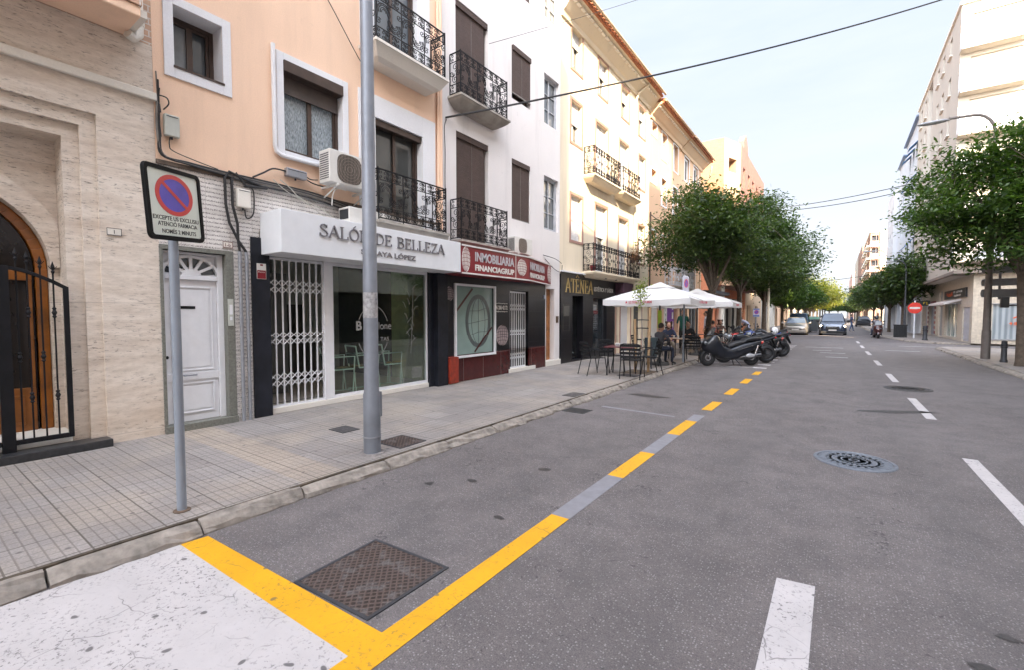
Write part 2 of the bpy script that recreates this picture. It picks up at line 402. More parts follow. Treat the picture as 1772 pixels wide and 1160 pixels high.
def m_travertine():
    t = NT('travertine'); p = t.pos()
    c = t.ramp(t.noise(t.pos(scale=(1, .5, 3.5)), 1.5, 7, .62), [(.25, (.55, .45, .365)), (.5, (.69, .605, .52)), (.75, (.79, .72, .64))])
    fine = t.ramp(t.noise(t.pos(scale=(1, .8, 3)), 7, 6, .75), [(.3, (.82, .80, .78)), (.6, (1.04, 1.04, 1.04))]); c = t.mix(1, c, fine, 'MULTIPLY')
    pits = t.ramp(t.noise(t.pos(scale=(1, .5, 2.6)), 22, 5, .75), [(.565, 0.), (.63, 1.)])
    pz = t.ramp(t.noise(t.pos(scale=(1, .5, 1.6)), 2.0, 4), [(.35, .2), (.6, 1.)])
    pf = t.math('MULTIPLY', pits, pz)
    c = t.mix(t.math('MULTIPLY', pf, .85), c, (.13, .105, .085))
    z = t.n('SeparateXYZ', i_Vector=p).outputs[2]
    warm = t.n('MapRange', i_0=z, i_1=1.1, i_2=.1, i_3=0., i_4=.45).outputs[0]
    c = t.mix(t.math('MULTIPLY', warm, t.noise(p, 3, 4)), c, (.55, .36, .2))
    br = t.n('TexBrick', i_Vector=t.pos(rot=(R(90), 0, R(90)), loc=(.6, 0.02, 0)), offset=.5, i_Scale=1., i_Brick_Width=1.6, i_Row_Height=1.32, i_Mortar_Size=.003)
    c = t.mix(t.math('MULTIPLY', br.outputs['Fac'], .45), c, (.2, .16, .13))
    t.base(c); t.set(Roughness=.75)
    t.bump(t.math('SUBTRACT', t.math('MULTIPLY', t.noise(p, 40, 3), .3), pf), .5, .006)
    return t.m
def m_stucco(name, c, dirt=.35, streak=1., fade=.0):
    t = NT(name); p = t.pos()
    a = t.ramp(t.noise(p, .7, 6, .6), [(.3, tuple(v * .93 for v in c)), (.7, c)])
    ps = t.pos(scale=(1.6, 1.6, .16)); s = t.ramp(t.noise(ps, 1.4, 6, .65), [(.52, 0.), (.8, 1.)])
    a = t.mix(t.math('MULTIPLY', s, dirt * .5 * streak), a, tuple(v * .62 for v in c))
    b = t.ramp(t.noise(p, 4.5, 6, .7), [(.62, 0.), (.75, 1.)])
    a = t.mix(t.math('MULTIPLY', b, dirt * .35), a, tuple(v * .6 for v in c))
    g = t.ramp(t.noise(p, 60, 3), [(.3, (.95, .95, .95)), (.7, (1.03, 1.03, 1.03))]); a = t.mix(1, a, g, 'MULTIPLY')
    t.base(a); t.set(Roughness=.88)
    t.bump(t.noise(p, 55, 4, .6), .35, .006)
    return t.m
def m_tilewall(name, w, h, c1, c2, mortar, ms=.004, rough=.4, off=0., dots=False, right=True, loc=(0, 0, 0)):
    t = NT(name); pr = t.pos(rot=(R(90), 0, R(90)) if right else (R(90), 0, 0), loc=loc)
    # rotate so that texture x runs along the wall and y is up
    sx = t.n('SeparateXYZ', i_Vector=t.pos()); cv = t.n('CombineXYZ', i_0=sx.outputs[1 if right else 0], i_1=sx.outputs[2])
    mp = t.n('Mapping', i_Vector=cv.outputs[0]); mp.inputs['Location'].default_value = loc; v = mp.outputs[0]
    b = t.n('TexBrick', i_Vector=v, offset=off, i_Scale=1., i_Brick_Width=w, i_Row_Height=h, i_Mortar_Size=ms, i_Color1=col3(c1), i_Color2=col3(c2), i_Mortar=col3(mortar))
    c = b.outputs['Color']
    n = t.ramp(t.noise(t.pos(), 8, 5), [(.3, (.85, .85, .85)), (.7, (1.12, 1.12, 1.12))]); c = t.mix(1, c, n, 'MULTIPLY')
    hgt = b.outputs['Fac']
    if dots:
        s2 = t.n('Mapping', i_Vector=v); s2.inputs['Scale'].default_value = (1, .12, 1)
        z = sx.outputs[2]; fr = t.math('FRACT', t.math('DIVIDE', z, .058)); line = t.math('LESS_THAN', t.math('ABSOLUTE', t.math('SUBTRACT', fr, .5)), .2)
        ns = t.n('TexNoise', i_Vector=t.n('Mapping', i_Vector=v).outputs[0], i_Scale=75., i_Detail=2.)
        th = t.math('GREATER_THAN', ns.outputs[0], .52)
        c = t.mix(t.math('MULTIPLY', t.math('MULTIPLY', line, th), .8), c, (.07, .06, .055))
    t.base(c); t.set(Roughness=rough); t.bump(t.math('SUBTRACT', t.math('MULTIPLY', t.noise(t.pos(), 90, 3), .25), hgt), .4, .004)
    return t.m
def m_glass(name='dark_glass', c=(.02, .025, .03), rough=.03):
    t = NT(name); t.base(t.ramp(t.noise(t.pos(), .8, 3), [(.3, c), (.7, tuple(v * 1.7 for v in c))])); t.set(Roughness=rough)
    t.b.inputs['Specular IOR Level'].default_value = .9
    t.bump(t.noise(t.pos(), 1.2, 2), .04, .02); return t.m
def m_clear(name='clear_glass', tint=(.75, .85, .8), refl=.5):
    t = NT(name); nt = t.t
    tr = t.n('BsdfTransparent'); tr.inputs[0].default_value = col3(tint)
    gl = t.n('BsdfGlossy'); gl.inputs['Roughness'].default_value = .02
    fr = t.n('Fresnel'); fr.inputs[0].default_value = 1.5
    mx = t.n('MixShader'); nt.links.new(t.math('MULTIPLY', fr.outputs[0], refl * 2), mx.inputs[0]); nt.links.new(tr.outputs[0], mx.inputs[1]); nt.links.new(gl.outputs[0], mx.inputs[2])
    nt.links.new(mx.outputs[0], t.out.inputs[0]); return t.m
def m_rough_glass():
    t = NT('textured_glass'); p = t.pos(scale=(1, 3.5, .8))
    n = t.noise(p, 22, 4, .6)
    t.base(t.ramp(n, [(.35, (.12, .15, .17)), (.65, (.38, .43, .46))])); t.set(Roughness=.12); t.b.inputs['Specular IOR Level'].default_value = .8
    t.bump(n, .9, .01); return t.m
def m_leaf(name, c1, c2, trans=.35):
    t = NT(name)
    g = t.n('NewGeometry'); rnd = g.outputs['Random Per Island']
    c = t.ramp(rnd, [(0., c1), (.6, tuple((a + b) / 2 for a, b in zip(c1, c2))), (1., c2)])
    cl = t.ramp(t.noise(t.pos(), .9, 3), [(.3, (.7, .75, .7)), (.7, (1.2, 1.15, 1.1))]); c = t.mix(1, c, cl, 'MULTIPLY')
    t.base(c); t.set(Roughness=.45)
    tl = t.n('BsdfTranslucent'); t.link(t.mix(1, c, (1.6, 1.9, .7), 'MULTIPLY'), tl.inputs[0])
    mx = t.n('MixShader', i_0=trans); t.link(t.b.outputs[0], mx.inputs[1]); t.link(tl.outputs[0], mx.inputs[2]); t.link(mx.outputs[0], t.out.inputs[0])
    return t.m
def m_slats(name, c, pitch, depth=.6, rough=.5, horizontal=True, dark=.35, crossw=0):
    """louvres: a profile repeated up the surface"""
    t = NT(name); x = t.n('SeparateXYZ', i_Vector=t.pos())
    ax = x.outputs[2] if horizontal else x.outputs[1]
    fr = t.math('FRACT', t.math('DIVIDE', ax, pitch))
    gap = t.ramp(fr, [(0., 1.), (.14, 0.), (.86, 0.), (1., 1.)])
    cc = t.ramp(t.noise(t.pos(scale=(1, 1, .6)), 5, 4), [(.3, tuple(v * .85 for v in c)), (.7, tuple(v * 1.1 for v in c))])
    nz = t.ramp(t.noise(t.pos(scale=(4, 4, 60)), 1, 3), [(.35, (.75, .75, .75)), (.65, (1.1, 1.1, 1.1))]); cc = t.mix(.7, cc, nz, 'MULTIPLY')
    t.base(t.mix(gap, cc, tuple(v * dark for v in c))); t.set(Roughness=rough)
    t.bump(t.math('SUBTRACT', 1., gap), depth, .01); return t.m

ASPH = m_asphalt(); TILE = m_tiles()
WPAINT = m_paint('white_road_paint', (.50, .465, .455), wear=.75, crack=.7)
WPAINT2 = m_paint('worn_white_road_paint', (.42, .41, .42), wear=.95, crack=.8)
YPAINT = m_paint('yellow_road_paint', (.72, .35, .003), under=(.2, .14, .05), wear=.55, crack=.8)
GPAINT = M('grey_covered_paint', (.21, .205, .22), .8, var=.12, vs=9, bump=.4, bs=150)
KERB = M('kerb_stone', (.27, .235, .20), .85, var=.45, vs=9, bump=1., bs=18, dirt=.9)
TRAV = m_travertine()
PEACH = m_stucco('peach_render', (.88, .62, .45), .7)
WHITE = m_stucco('white_render', (.74, .70, .685), 1.1)
CREAM = m_stucco('cream_render', (.76, .65, .49), 1.1)
TAN = m_stucco('tan_render', (.66, .43, .28), .4)
TAN2 = m_stucco('pale_tan_render', (.70, .52, .36), .4)
TRIMW = m_stucco('white_trim', (.76, .76, .78), .15)
TRIMB = m_stucco('rosy_brown_trim', (.36, .21, .165), .2)
OFFW = m_stucco('off_white_render', (.75, .71, .64), .3)
CONC = M('concrete', (.36, .33, .29), .85, var=.25, vs=3, bump=.5, bs=30, dirt=.7)
GREENSTONE = M('speckled_green_marble', (.17, .17, .145), .5, var=.35, vs=40, bump=.2)
SLATE = M('black_slate_cladding', (.012, .0135, .020), .55, var=.5, vs=3, bump=.9, bs=14, spec=.3)
WTILE = m_tilewall('patterned_white_tiles', .3, .0585, (.72, .68, .65), (.66, .62, .58), (.42, .38, .35), ms=.003, dots=True)
BTILE = m_tilewall('black_wall_tiles', .44, .44, (.006, .006, .008), (.011, .010, .013), (.002, .002, .002), ms=.004, rough=.3)
RSTONE = m_tilewall('dark_red_marble', .72, .7, (.050, .008, .008), (.075, .012, .011), (.2, .13, .12), ms=.004, rough=.22)
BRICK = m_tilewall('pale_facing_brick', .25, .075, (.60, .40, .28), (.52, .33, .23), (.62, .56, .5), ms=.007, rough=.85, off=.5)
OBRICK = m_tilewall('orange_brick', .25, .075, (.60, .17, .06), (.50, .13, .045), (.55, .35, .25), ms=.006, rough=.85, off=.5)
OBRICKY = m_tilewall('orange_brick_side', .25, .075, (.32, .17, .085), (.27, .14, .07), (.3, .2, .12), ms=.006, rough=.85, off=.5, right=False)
IRON = M('black_wrought_iron', (.008, .008, .010), .55, 0, var=.4, bump=.3, spec=.25)
STEEL = M('galvanised_steel', (.34, .35, .38), .45, .55, var=.12, vs=14, bump=.15, bs=120)
STEELW = M('weathered_steel', (.30, .29, .30), .5, .45, var=.2, vs=5, bump=.2, dirt=.5)
DKSTEEL = M('dark_grey_paint', (.05, .052, .058), .5, .2, var=.3)
WMETAL = M('white_painted_metal', (.72, .72, .74), .35, var=.06, bump=.05, dirt=.15)
WPLAST = M('white_plastic', (.66, .64, .60), .45, var=.08, bump=.05, dirt=.3)
GREYPL = M('grey_green_plastic', (.47, .48, .43), .5, var=.1, bump=.1, dirt=.35)
BROWNAL = M('brown_anodised_frame', (.075, .05, .04), .35, .3, var=.2, bump=.05)
GREYAL = M('grey_frame', (.33, .33, .34), .5, .2, var=.15)
GLASS = m_glass(); GLASSB = m_glass('sky_glass', (.07, .085, .10), .02); RGLASS = m_rough_glass()
CLEAR = m_clear(); CLEARD = m_clear('tinted_window', (.35, .42, .42), .6)
WOOD = M('varnished_orange_wood', (.26, .085, .010), .32, var=.45, vs=3, bump=.2, coat=.3)
WOOD2 = M('brown_door_wood', (.36, .15, .05), .4, var=.4, vs=6, bump=.3)
BLACKR = M('black_rubber', (.014, .014, .015), .65, var=.3, bump=.3, bs=90)
CABLE = M('black_cable', (.02, .019, .02), .55, var=.3)
CABLEG = M('grey_cable', (.2, .18, .16), .6, var=.3)
RED = M('red_enamel', (.19, .007, .016), .35, var=.1, dirt=.15)
LETGREY = M('brushed_grey_letters', (.22, .21, .225), .4, .5, var=.1)
GOLD = M('gold_letters', (.48, .36, .16), .35, .6, var=.15)
PERSI = m_slats('brown_roller_blind', (.085, .052, .042), .022, .9, .7)
SHUTW = m_slats('white_roller_shutter', (.66, .67, .70), .045, .6, .45)
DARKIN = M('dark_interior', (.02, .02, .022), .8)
PALEIN = M('pale_interior', (.4, .38, .35), .8)
# ------------------------------------------------------------------ ground
SW = .10   # pavement height
mb = MB(); mb.quad((-900, -900, 0), (900, -900, 0), (900, 900, 0), (-900, 900, 0)); tag(mb.build('road', ASPH), kind='structure')
KX = -3.93
mb = MB(); mb.box(-7.6, KX, -14, 60, -.1, SW); mb.box(-7.6, KX, 60, 400, -.1, SW); tag(mb.build('pavement', TILE), kind='structure')
mb = MB()   # right-hand pavements with a chamfered corner either side of the side street
mb.prism([(4.15, -60, -.1), (60, -60, -.1), (60, 29.3, -.1), (5.6, 29.6, -.1), (4.3, 29.9, -.1), (3.95, 29.3, -.1), (4.02, 20, -.1)], (0, 0, .1 + SW))
mb.prism([(4.5, 34.4, -.1), (60, 33.4, -.1), (60, 400, -.1), (2.9, 400, -.1), (2.8, 44, -.1), (3.05, 39.5, -.1), (3.6, 36, -.1)], (0, 0, .1 + SW))
tag(mb.build('pavement', TILE), kind='structure')
def kerb_line(pts, w, name='kerb', step=.75, wob=.035):
    mb = MB(); rnd = random.Random(3)
    for a, b in zip(pts[:-1], pts[1:]):
        a = Vector(a); b = Vector(b); L = (b - a).length; t = (b - a) / L; nrm = Vector((t.y, -t.x)); k = max(1, int(L / step))
        for i in range(k):
            u0 = L * i / k + .006; u1 = L * (i + 1) / k - .008; o0, o1 = rnd.uniform(-wob, wob), rnd.uniform(-wob, wob); zz = SW + rnd.uniform(-.012, .006); nn = 7 if (a + t * u0).length < 14 else 2
            secs = []
            for j in range(nn + 1):
                u = u0 + (u1 - u0) * j / nn; e = .012 if j in (0, nn) else 0
                jt = lambda s=.012: rnd.uniform(-s, s) if nn > 2 else 0
                c = a + t * u; f = w + (o0 + (o1 - o0) * j / nn) - e
                prof = [(0.006, -.1), (0.006, zz - e * .5), (f * .45, zz - .006 + jt(.004) - e), (f - .045 + jt(), zz - .026 + jt() - e), (f - .012 + jt(), zz - .060 + jt()), (f + jt(), .012), (f + .002, -.1)]
                secs.append([(c.x + nrm.x * q, c.y + nrm.y * q, h) for q, h in prof])
            mb.loft(secs)
    return tag(mb.build(name, KERB), kind='structure')
kerb_line([(KX, -6), (KX - .01, 2.2), (KX, 5), (KX, 60)], .125)
kerb_line([(3.93, 29.3), (4.0, 20), (4.13, -12)][::1], .0 + .17)
kerb_line([(16, 29.55), (5.6, 29.6), (4.3, 29.93), (3.93, 29.3)], .15)
kerb_line([(2.8, 90), (2.78, 44), (3.03, 39.5), (3.58, 36), (4.48, 34.38), (20, 34.0)], .15)
# dirt-filled joint behind the kerb
mb = MB(); mb.box(KX - .028, KX + .006, -6, 30, SW - .02, SW + .0015); tag(mb.build('kerb_joint', M('earth_filled_joint', (.085, .065, .045), .95, var=.6, vs=9, bump=.8, bs=60)), kind='structure')
# ------------------------------------------------------------------ road markings
Z1 = .004
def strip(mb, pts, z=Z1): mb.add([(x, y, z) for x, y in pts], [tuple(range(len(pts)))])
mb = MB(); strip(mb, [(-3.80, -5), (-1.88, -5), (-1.88, 1.275), (-3.80, 1.225)]); tag(mb.build('painted_crossing_area', WPAINT), kind='structure')
mb = MB()
strip(mb, [(-3.79, 1.225), (-1.88, 1.275), (-1.88, 1.475), (-3.77, 1.395)])
strip(mb, [(-1.88, -5), (-1.72, -5), (-1.72, 3.2), (-1.88, 3.2)])
for a, b in [(4.33, 5.31), (6.33, 7.3), (8.28, 9.18), (10.15, 11.05), (12.02, 12.92), (13.9, 14.75)]: strip(mb, [(-1.885, a), (-1.715, a), (-1.715, b), (-1.885, b)])
tag(mb.build('yellow_road_line', YPAINT), kind='structure')
mb = MB()
for a, b in [(3.2, 4.33), (5.31, 6.33), (7.3, 7.8)]: strip(mb, [(-1.885, a), (-1.715, a), (-1.715, b), (-1.885, b)])
strip(mb, [(-3.4, 7.5), (-2.1, 7.42), (-2.1, 7.48), (-3.4, 7.6)])
tag(mb.build('painted_over_line', GPAINT), kind='structure')
mb = MB()
strip(mb, [(-.27, -1), (-.07, -1), (-.07, 3.26), (-.27, 3.23)])
for a, b in [(5.0, 7.2), (9.6, 11.8), (14.4, 16.3), (18.8, 20.7), (23.4, 25.6), (28, 30.2), (32.5, 34.8)]:
    s = lambda y: -.010 * (y - 5); strip(mb, [(1.22 + s(a), a), (1.35 + s(a), a), (1.35 + s(b), b), (1.22 + s(b), b)])
tag(mb.build('white_lane_line', WPAINT), kind='structure')
mb = MB()
for x0, x1, y in [(-1.3, .25, 27.3), (1.8, 3.0, 26.7), (-.35, .35, 21.3), (-.6, .3, 23.6), (-.9, -.2, 25), (2.6, 4.0, 30.8)]: strip(mb, [(x0, y), (x1, y - .02), (x1, y + .18), (x0, y + .16)])
tag(mb.build('worn_road_marking', WPAINT2), kind='structure')
mb = MB()
for i in range(13):
    y = 15.72 + 1.04 * i; strip(mb, [(-3.72, y - .03), (-2.1, y - .03), (-2.1, y + .03), (-3.72, y + .03)]); strip(mb, [(-2.1, y - .07), (-1.73, y - .07), (-1.73, y + .22), (-2.1, y + .22)])
tag(mb.build('motorcycle_bay_lines', WPAINT), kind='structure')
mb = MB()
strip(mb, [(.3, 9.70), (.8, 9.82), (1.3, 10.2), (1.45, 10.27), (1.2, 10.32), (.7, 10.05), (.33, 9.83)]); strip(mb, [(-3.55, 9.0), (-2.9, 8.9), (-2.6, 9.1), (-3.3, 9.25)])
for x, y, r in [(-2.9, 3.4, .06), (-2.2, 2.9, .05), (.75, 3.3, .05), (.6, 2.95, .06), (.62, 2.4, .07), (-2.5, 4.1, .08), (-3.2, 3.1, .07), (1.9, 5.2, .06)]:
    rr = random.Random(int(x * 99)); strip(mb, [(x + r * rr.uniform(.5, 1.2) * math.cos(a * .7), y + r * rr.uniform(.4, .8) * math.sin(a * .7)) for a in range(9)])
tag(mb.build('oil_stain', M('oil_stain', (.045, .04, .038), .6, var=.5, vs=30, bump=.6, bs=150)), kind='structure')
# ------------------------------------------------------------------ covers in the ground
def cover_mat(name, c, diamond=True, k=.035):
    t = NT(name); x = t.n('SeparateXYZ', i_Vector=t.pos(rot=(0, 0, R(45)) if diamond else (0, 0, 0)))
    fx = t.math('ABSOLUTE', t.math('SUBTRACT', t.math('FRACT', t.math('DIVIDE', x.outputs[0], k)), .5)); fy = t.math('ABSOLUTE', t.math('SUBTRACT', t.math('FRACT', t.math('DIVIDE', x.outputs[1], k)), .5))
    h = t.ramp(t.math('MAXIMUM', fx, fy), [(.28, 0.), (.40, 1.)])
    cc = t.mix(h, tuple(v * .35 for v in c), c)
    mud = t.ramp(t.noise(t.pos(), 9, 6, .7), [(.52, 0.), (.62, 1.)]); cc = t.mix(t.math('MULTIPLY', mud, .8), cc, (.15, .135, .13))
    t.base(cc); t.set(Roughness=.6, Metallic=.3); t.bump(h, .8, .008); return t.m
RUST = cover_mat('rusty_chequer_plate', (.12, .085, .072)); GREYCOV = cover_mat('grey_cover_plate', (.13, .12, .12), False, .025)
def plate(name, pts, z, m, label, group=None):
    t = thing(name, label, 'access cover', (pts[0][0], pts[0][1], z), group=group)
    cx = sum(p[0] for p in pts) / 4; cy = sum(p[1] for p in pts) / 4
    a = MB(); a.prism([(x, y, z - .02) for x, y in pts], (0, 0, .026)); a.build('cover_plate', m, t)
    f = MB(); o = [(cx + (x - cx) * 1.07, cy + (y - cy) * 1.07) for x, y in pts]
    for i in range(4):
        j = (i + 1) % 4; f.prism([(pts[i][0], pts[i][1], z - .02), (pts[j][0], pts[j][1], z - .02), (o[j][0], o[j][1], z - .02), (o[i][0], o[i][1], z - .02)], (0, 0, .0275))
    f.build('cover_frame', DKSTEEL, t); return t
plate('access_cover', [(-2.66, 1.47), (-2.04, 1.51), (-2.04, 2.10), (-2.69, 2.07)], 0, RUST, 'large rusty chequered cover beside the yellow line')
for (x0, x1, y0, y1, lb) in [(-5.52, -5.22, 3.52, 3.76, 'small grey cover in the pavement nearest the beauty salon window'), (-4.5, -4.08, 3.5, 3.88, 'brown square cover in the pavement right beside the lamp post foot'), (-4.24, -3.99, 7.62, 8.02, 'small dark cover near the kerb beyond the lamp post'), (-4.5, -4.05, 10.9, 11.35, 'dark cover at the kerb beside the empty cafe table')]:
    plate('access_cover', [(x0, y0), (x1, y0), (x1, y1), (x0, y1)], SW, RUST if 'brown' in lb else GREYCOV, lb)
plate('kerb_drain', [(-3.78, 6.8), (-3.4, 6.8), (-3.4, 7.12), (-3.78, 7.12)], 0, M('drain_grating', (.02, .02, .02), .7, bump=.8, bs=40), 'dark drain grating in the gutter near the kerb')
def manhole(x, y, r, label, c):
    t = local_thing('manhole_cover', label, 'manhole', (x, y, 0), group='round manhole covers in the road')
    a = MB(); a.lathe([(r * .88, -.02), (r * .88, .007), (r * .86, .009)], n=36)
    for k in (.75, .55, .33, .14): a.lathe([(r * k, .009), (r * k, .0115), (r * (k - .05), .0115), (r * (k - .05), .009)], n=36)
    for k in range(24):
        an = 2 * math.pi * k / 24; u = Vector((math.cos(an), math.sin(an), 0)); v = Vector((-u.y, u.x, 0))
        for q0, q1 in ((.40, .50), (.60, .70), (.79, .85)):
            pp = [u * r * q0 - v * .014, u * r * q1 - v * .02, u * r * q1 + v * .02, u * r * q0 + v * .014]; a.prism([(p.x, p.y, .009) for p in pp], (0, 0, .0025))
    a.build('cover_disc', c, t)
    f = MB(); f.lathe([(r, -.02), (r, .006), (r * .97, .012), (r * .9, .012), (r * .885, .004)], n=36); f.build('cover_ring', c, t)
manhole(.19, 6.36, .385, 'round bluish iron manhole cover, the nearer one in the middle of the road', M('worn_blue_iron', (.15, .165, .19), .5, .3, var=.2, vs=12, bump=.4))
manhole(1.3, 13.25, .42, 'round dark manhole cover further off on the white lane line', M('dark_iron', (.07, .065, .065), .6, .4, var=.4, vs=12, bump=.4))
# ------------------------------------------------------------------ left-hand row of buildings
L = Fr(-7.05, 0, 0, 1)
def ring(mb, F, s0, s1, z0, z1, w, d0, d1, mi=0, bottom=True, wt=None):
    """a picture-frame of four butted bars"""
    wt = w if wt is None else wt
    mb.fbox(F, s0, s0 + w, z0, z1, d0, d1, mi); mb.fbox(F, s1 - w, s1, z0, z1, d0, d1, mi)
    mb.fbox(F, s0 + w, s1 - w, z1 - wt, z1, d0, d1, mi)
    if bottom: mb.fbox(F, s0 + w, s1 - w, z0, z0 + w, d0, d1, mi)
    return mb
def surround(t, F, s0, s1, z0, z1, w, m, proud=.025, bottom=True, wt=None, wb=None):
    mb = MB(); a = w; wt = w if wt is None else wt; wb = w if wb is None else wb
    mb.fbox(F, s0 - a, s0, z0 - (wb if bottom else 0), z1 + wt, 0, proud); mb.fbox(F, s1, s1 + a, z0 - (wb if bottom else 0), z1 + wt, 0, proud)
    mb.fbox(F, s0, s1, z1, z1 + wt, 0, proud)
    if bottom: mb.fbox(F, s0, s1, z0 - wb, z0, 0, proud)
    return mb.build('window_surround', m, t, bevel=.004)
def win(t, F, s0, s1, z0, z1, dep, fm=GREYAL, gm=GLASS, leaves=2, bars=0, fw=.05, shutter=0, sm=SHUTW, name='window', box=None):
    d = -dep
    mb = MB(); ring(mb, F, s0, s1, z0, z1, fw, d + .02, d + .07)
    W = (s1 - s0 - 2 * fw) / leaves
    for i in range(leaves):
        a = s0 + fw + W * i; ring(mb, F, a + .002, a + W - .002, z0 + fw, z1 - fw, .035, d + .025, d + .06 - .012 * (i % 2))
        for b in range(bars):
            zz = z0 + fw + (z1 - z0 - 2 * fw) * (b + 1) / (bars + 1); mb.fbox(F, a + .037, a + W - .037, zz - .012, zz + .012, d + .03, d + .05)
    o = mb.build(name, fm, t)
    g = MB(); g.fbox(F, s0 + .01, s1 - .01, z0 + .01, z1 - .01, d + .008, d + .016); g.build('glass', gm, o)
    if shutter:
        q = MB(); zt = z1 - .002; zb = z1 - (z1 - z0) * shutter
        q.fbox(F, s0 + .02, s1 - .02, zb, zt, d + .075, d + .09); q.fbox(F, s0 + .02, s1 - .02, zb - .03, zb - .001, d + .07, d + .1); q.build('shutter', sm, o)
    if box:
        q = MB(); q.fbox(F, s0 - .0, s1 + .0, z1 - box[0], z1 - .002, d + .08, box[1]); q.build('blind_box', fm, o, bevel=.006)
    return o
def spiral(cx, cz, r, turns=1.4, a0=0, sgn=1, n=11):
    return [(cx + r * (1 - .85 * i / n) * math.cos(a0 + sgn * turns * 2 * math.pi * i / n), cz + r * (1 - .85 * i / n) * math.sin(a0 + sgn * turns * 2 * math.pi * i / n)) for i in range(n + 1)]
def scroll_panel(mb, P, s0, s1, z0, z1, rich=True, r=.007, n=4):
    """wrought-iron panel drawn in (s,z); P maps to world"""
    T = lambda pts, rr=r: mb.tube([P(a, b) for a, b in pts], rr, n=n, caps=False)
    H = z1 - z0; bh = H * .22
    for zz, rr in ((z1, .015), (z0, .012), (z1 - bh, .009), (z0 + bh, .009)): T([(s0, zz), (s1, zz)], rr)
    k = max(1, round((s1 - s0) / .21)); w = (s1 - s0) / k
    for lo in (z0, z1 - bh):
        cz = lo + bh / 2
        for i in range(k):
            c = s0 + w * (i + .5)
            for sg in (-1, 1):
                T(spiral(c + sg * w * .22, cz + bh * .24, bh * .22, 1.2, R(90), -sg, 9)); T(spiral(c + sg * w * .22, cz - bh * .24, bh * .22, 1.2, R(-90), sg, 9))
            T([(c - w * .5, lo), (c - w * .42, cz), (c - w * .5, lo + bh)]); T([(c + w * .5, lo), (c + w * .42, cz), (c + w * .5, lo + bh)])
    mz0, mz1 = z0 + bh, z1 - bh; mh = mz1 - mz0; mc = (mz0 + mz1) / 2
    k = max(1, round((s1 - s0) / (mh * 1.15))); w = (s1 - s0) / k
    for i in range(k):
        c = s0 + w * (i + .5); a = s0 + w * i
        if w > mh * .8 and rich:
            for q, rr in enumerate((.30, .24, .16, .1)):     # big S made of concentric ribbons
                up = [(c - w * .2 + mh * rr * math.cos(x), mc + mh * .12 + mh * rr * math.sin(x)) for x in [R(200 - 20 * j) for j in range(11)]]
                dn = [(c + w * .2 + mh * rr * math.cos(x), mc - mh * .12 + mh * rr * math.sin(x)) for x in [R(180 + 20 * j) for j in range(11)]]
                T(up + dn, r * 1.1) if q < 3 else (T(up), T(dn))
            for x, z, sg in ((a + w * .1, mc - mh * .28, 1), (a + w * .1, mc + mh * .33, -1), (a + w * .9, mc + mh * .28, -1), (a + w * .9, mc - mh * .33, 1), (c, mc - mh * .36, 1), (c, mc + mh * .38, 1)): T(spiral(x, z, mh * .13, 1.5, R(40), sg))
            T([(a, mz0), (a + w * .06, mc), (a, mz1)])
        else:
            T(spiral(c, mc + mh * .27, mh * .2, 1.5, R(-90), 1)); T(spiral(c, mc - mh * .27, mh * .2, 1.5, R(90), 1)); T(spiral(c - w * .3, mc, mh * .14, 1.4, 0, -1)); T(spiral(c + w * .3, mc, mh * .14, 1.4, 3.1, 1))
            T([(a + w * .04, mz0), (a + w * .04, mz1)])
def balcony(t, F, s0, s1, z, dep, m=CONC, im=IRON, h=.93, rich=True, thick=.15, lip=True, side=True, r=.007):
    mb = MB(); b0 = z - thick
    mb.fbox(F, s0 - .06, s1 + .06, z - .045, z, 0, dep + .07)
    # moulded underside, stepping back to the wall
    P = F.P; steps = [(.0, .045, .05), (.03, .09, .02), (.12, thick, -.06), (.2, thick + .05, -.14)] if lip else [(.0, .045, .03), (.02, thick, .0)]
    rings = []
    for ins, dz, dd in steps: rings.append([P(s0 + ins - .05, z - dz, 0), P(s0 + ins - .05, z - dz, dep + dd), P(s1 - ins + .05, z - dz, dep + dd), P(s1 - ins + .05, z - dz, 0)])
    mb.loft(rings[::-1])
    o = mb.build('balcony', m, t)
    q = MB(); e = .03
    scroll_panel(q, lambda a, b: P(a, b, dep), s0, s1, z + .05, z + h, rich, r)
    for sd in (s0, s1):
        scroll_panel(q, lambda a, b: P(sd, b, a), .02, dep, z + .05, z + h, False, r)
        q.tube([P(sd, z, dep), P(sd, z + h + .03, dep)], .013, n=4); q.tube([P(sd, z, .02), P(sd, z + h, .02)], .01, n=4)
    k = max(2, round((s1 - s0) / .6))
    for i in range(1, k): q.tube([P(s0 + (s1 - s0) * i / k, z, dep), P(s0 + (s1 - s0) * i / k, z + h, dep)], .009, n=4)
    q.build('railing', im, o)
    return o
def grille(mb, F, s0, s1, z0, z1, d, k=8, rows=(.19, .42, .78), r=.008):
    """folding scissor gate: uprights and rows of crossed links"""
    w = (s1 - s0) / k
    mb.fbox(F, s0, s1, z1 - .04, z1, d - .02, d + .02); mb.fbox(F, s0, s1, z0, z0 + .035, d - .02, d + .02)
    for i in range(k + 1):
        s = s0 + w * i; mb.fbox(F, s - .011, s + .011, z0 + .035, z1 - .04, d - .008, d + .008)
    H = z1 - z0
    for rr in rows:
        cz = z0 + H * rr
        for q in (0, 1):
            zc = cz + q * w * .95
            for i in range(k):
                a, b = s0 + w * i, s0 + w * (i + 1); hh = w * .95
                mb.tube([F.P(a, zc - hh / 2, d + .014), F.P(b, zc + hh / 2, d + .014)], r, n=4); mb.tube([F.P(a, zc + hh / 2, d - .014), F.P(b, zc - hh / 2, d - .014)], r, n=4)
    return mb

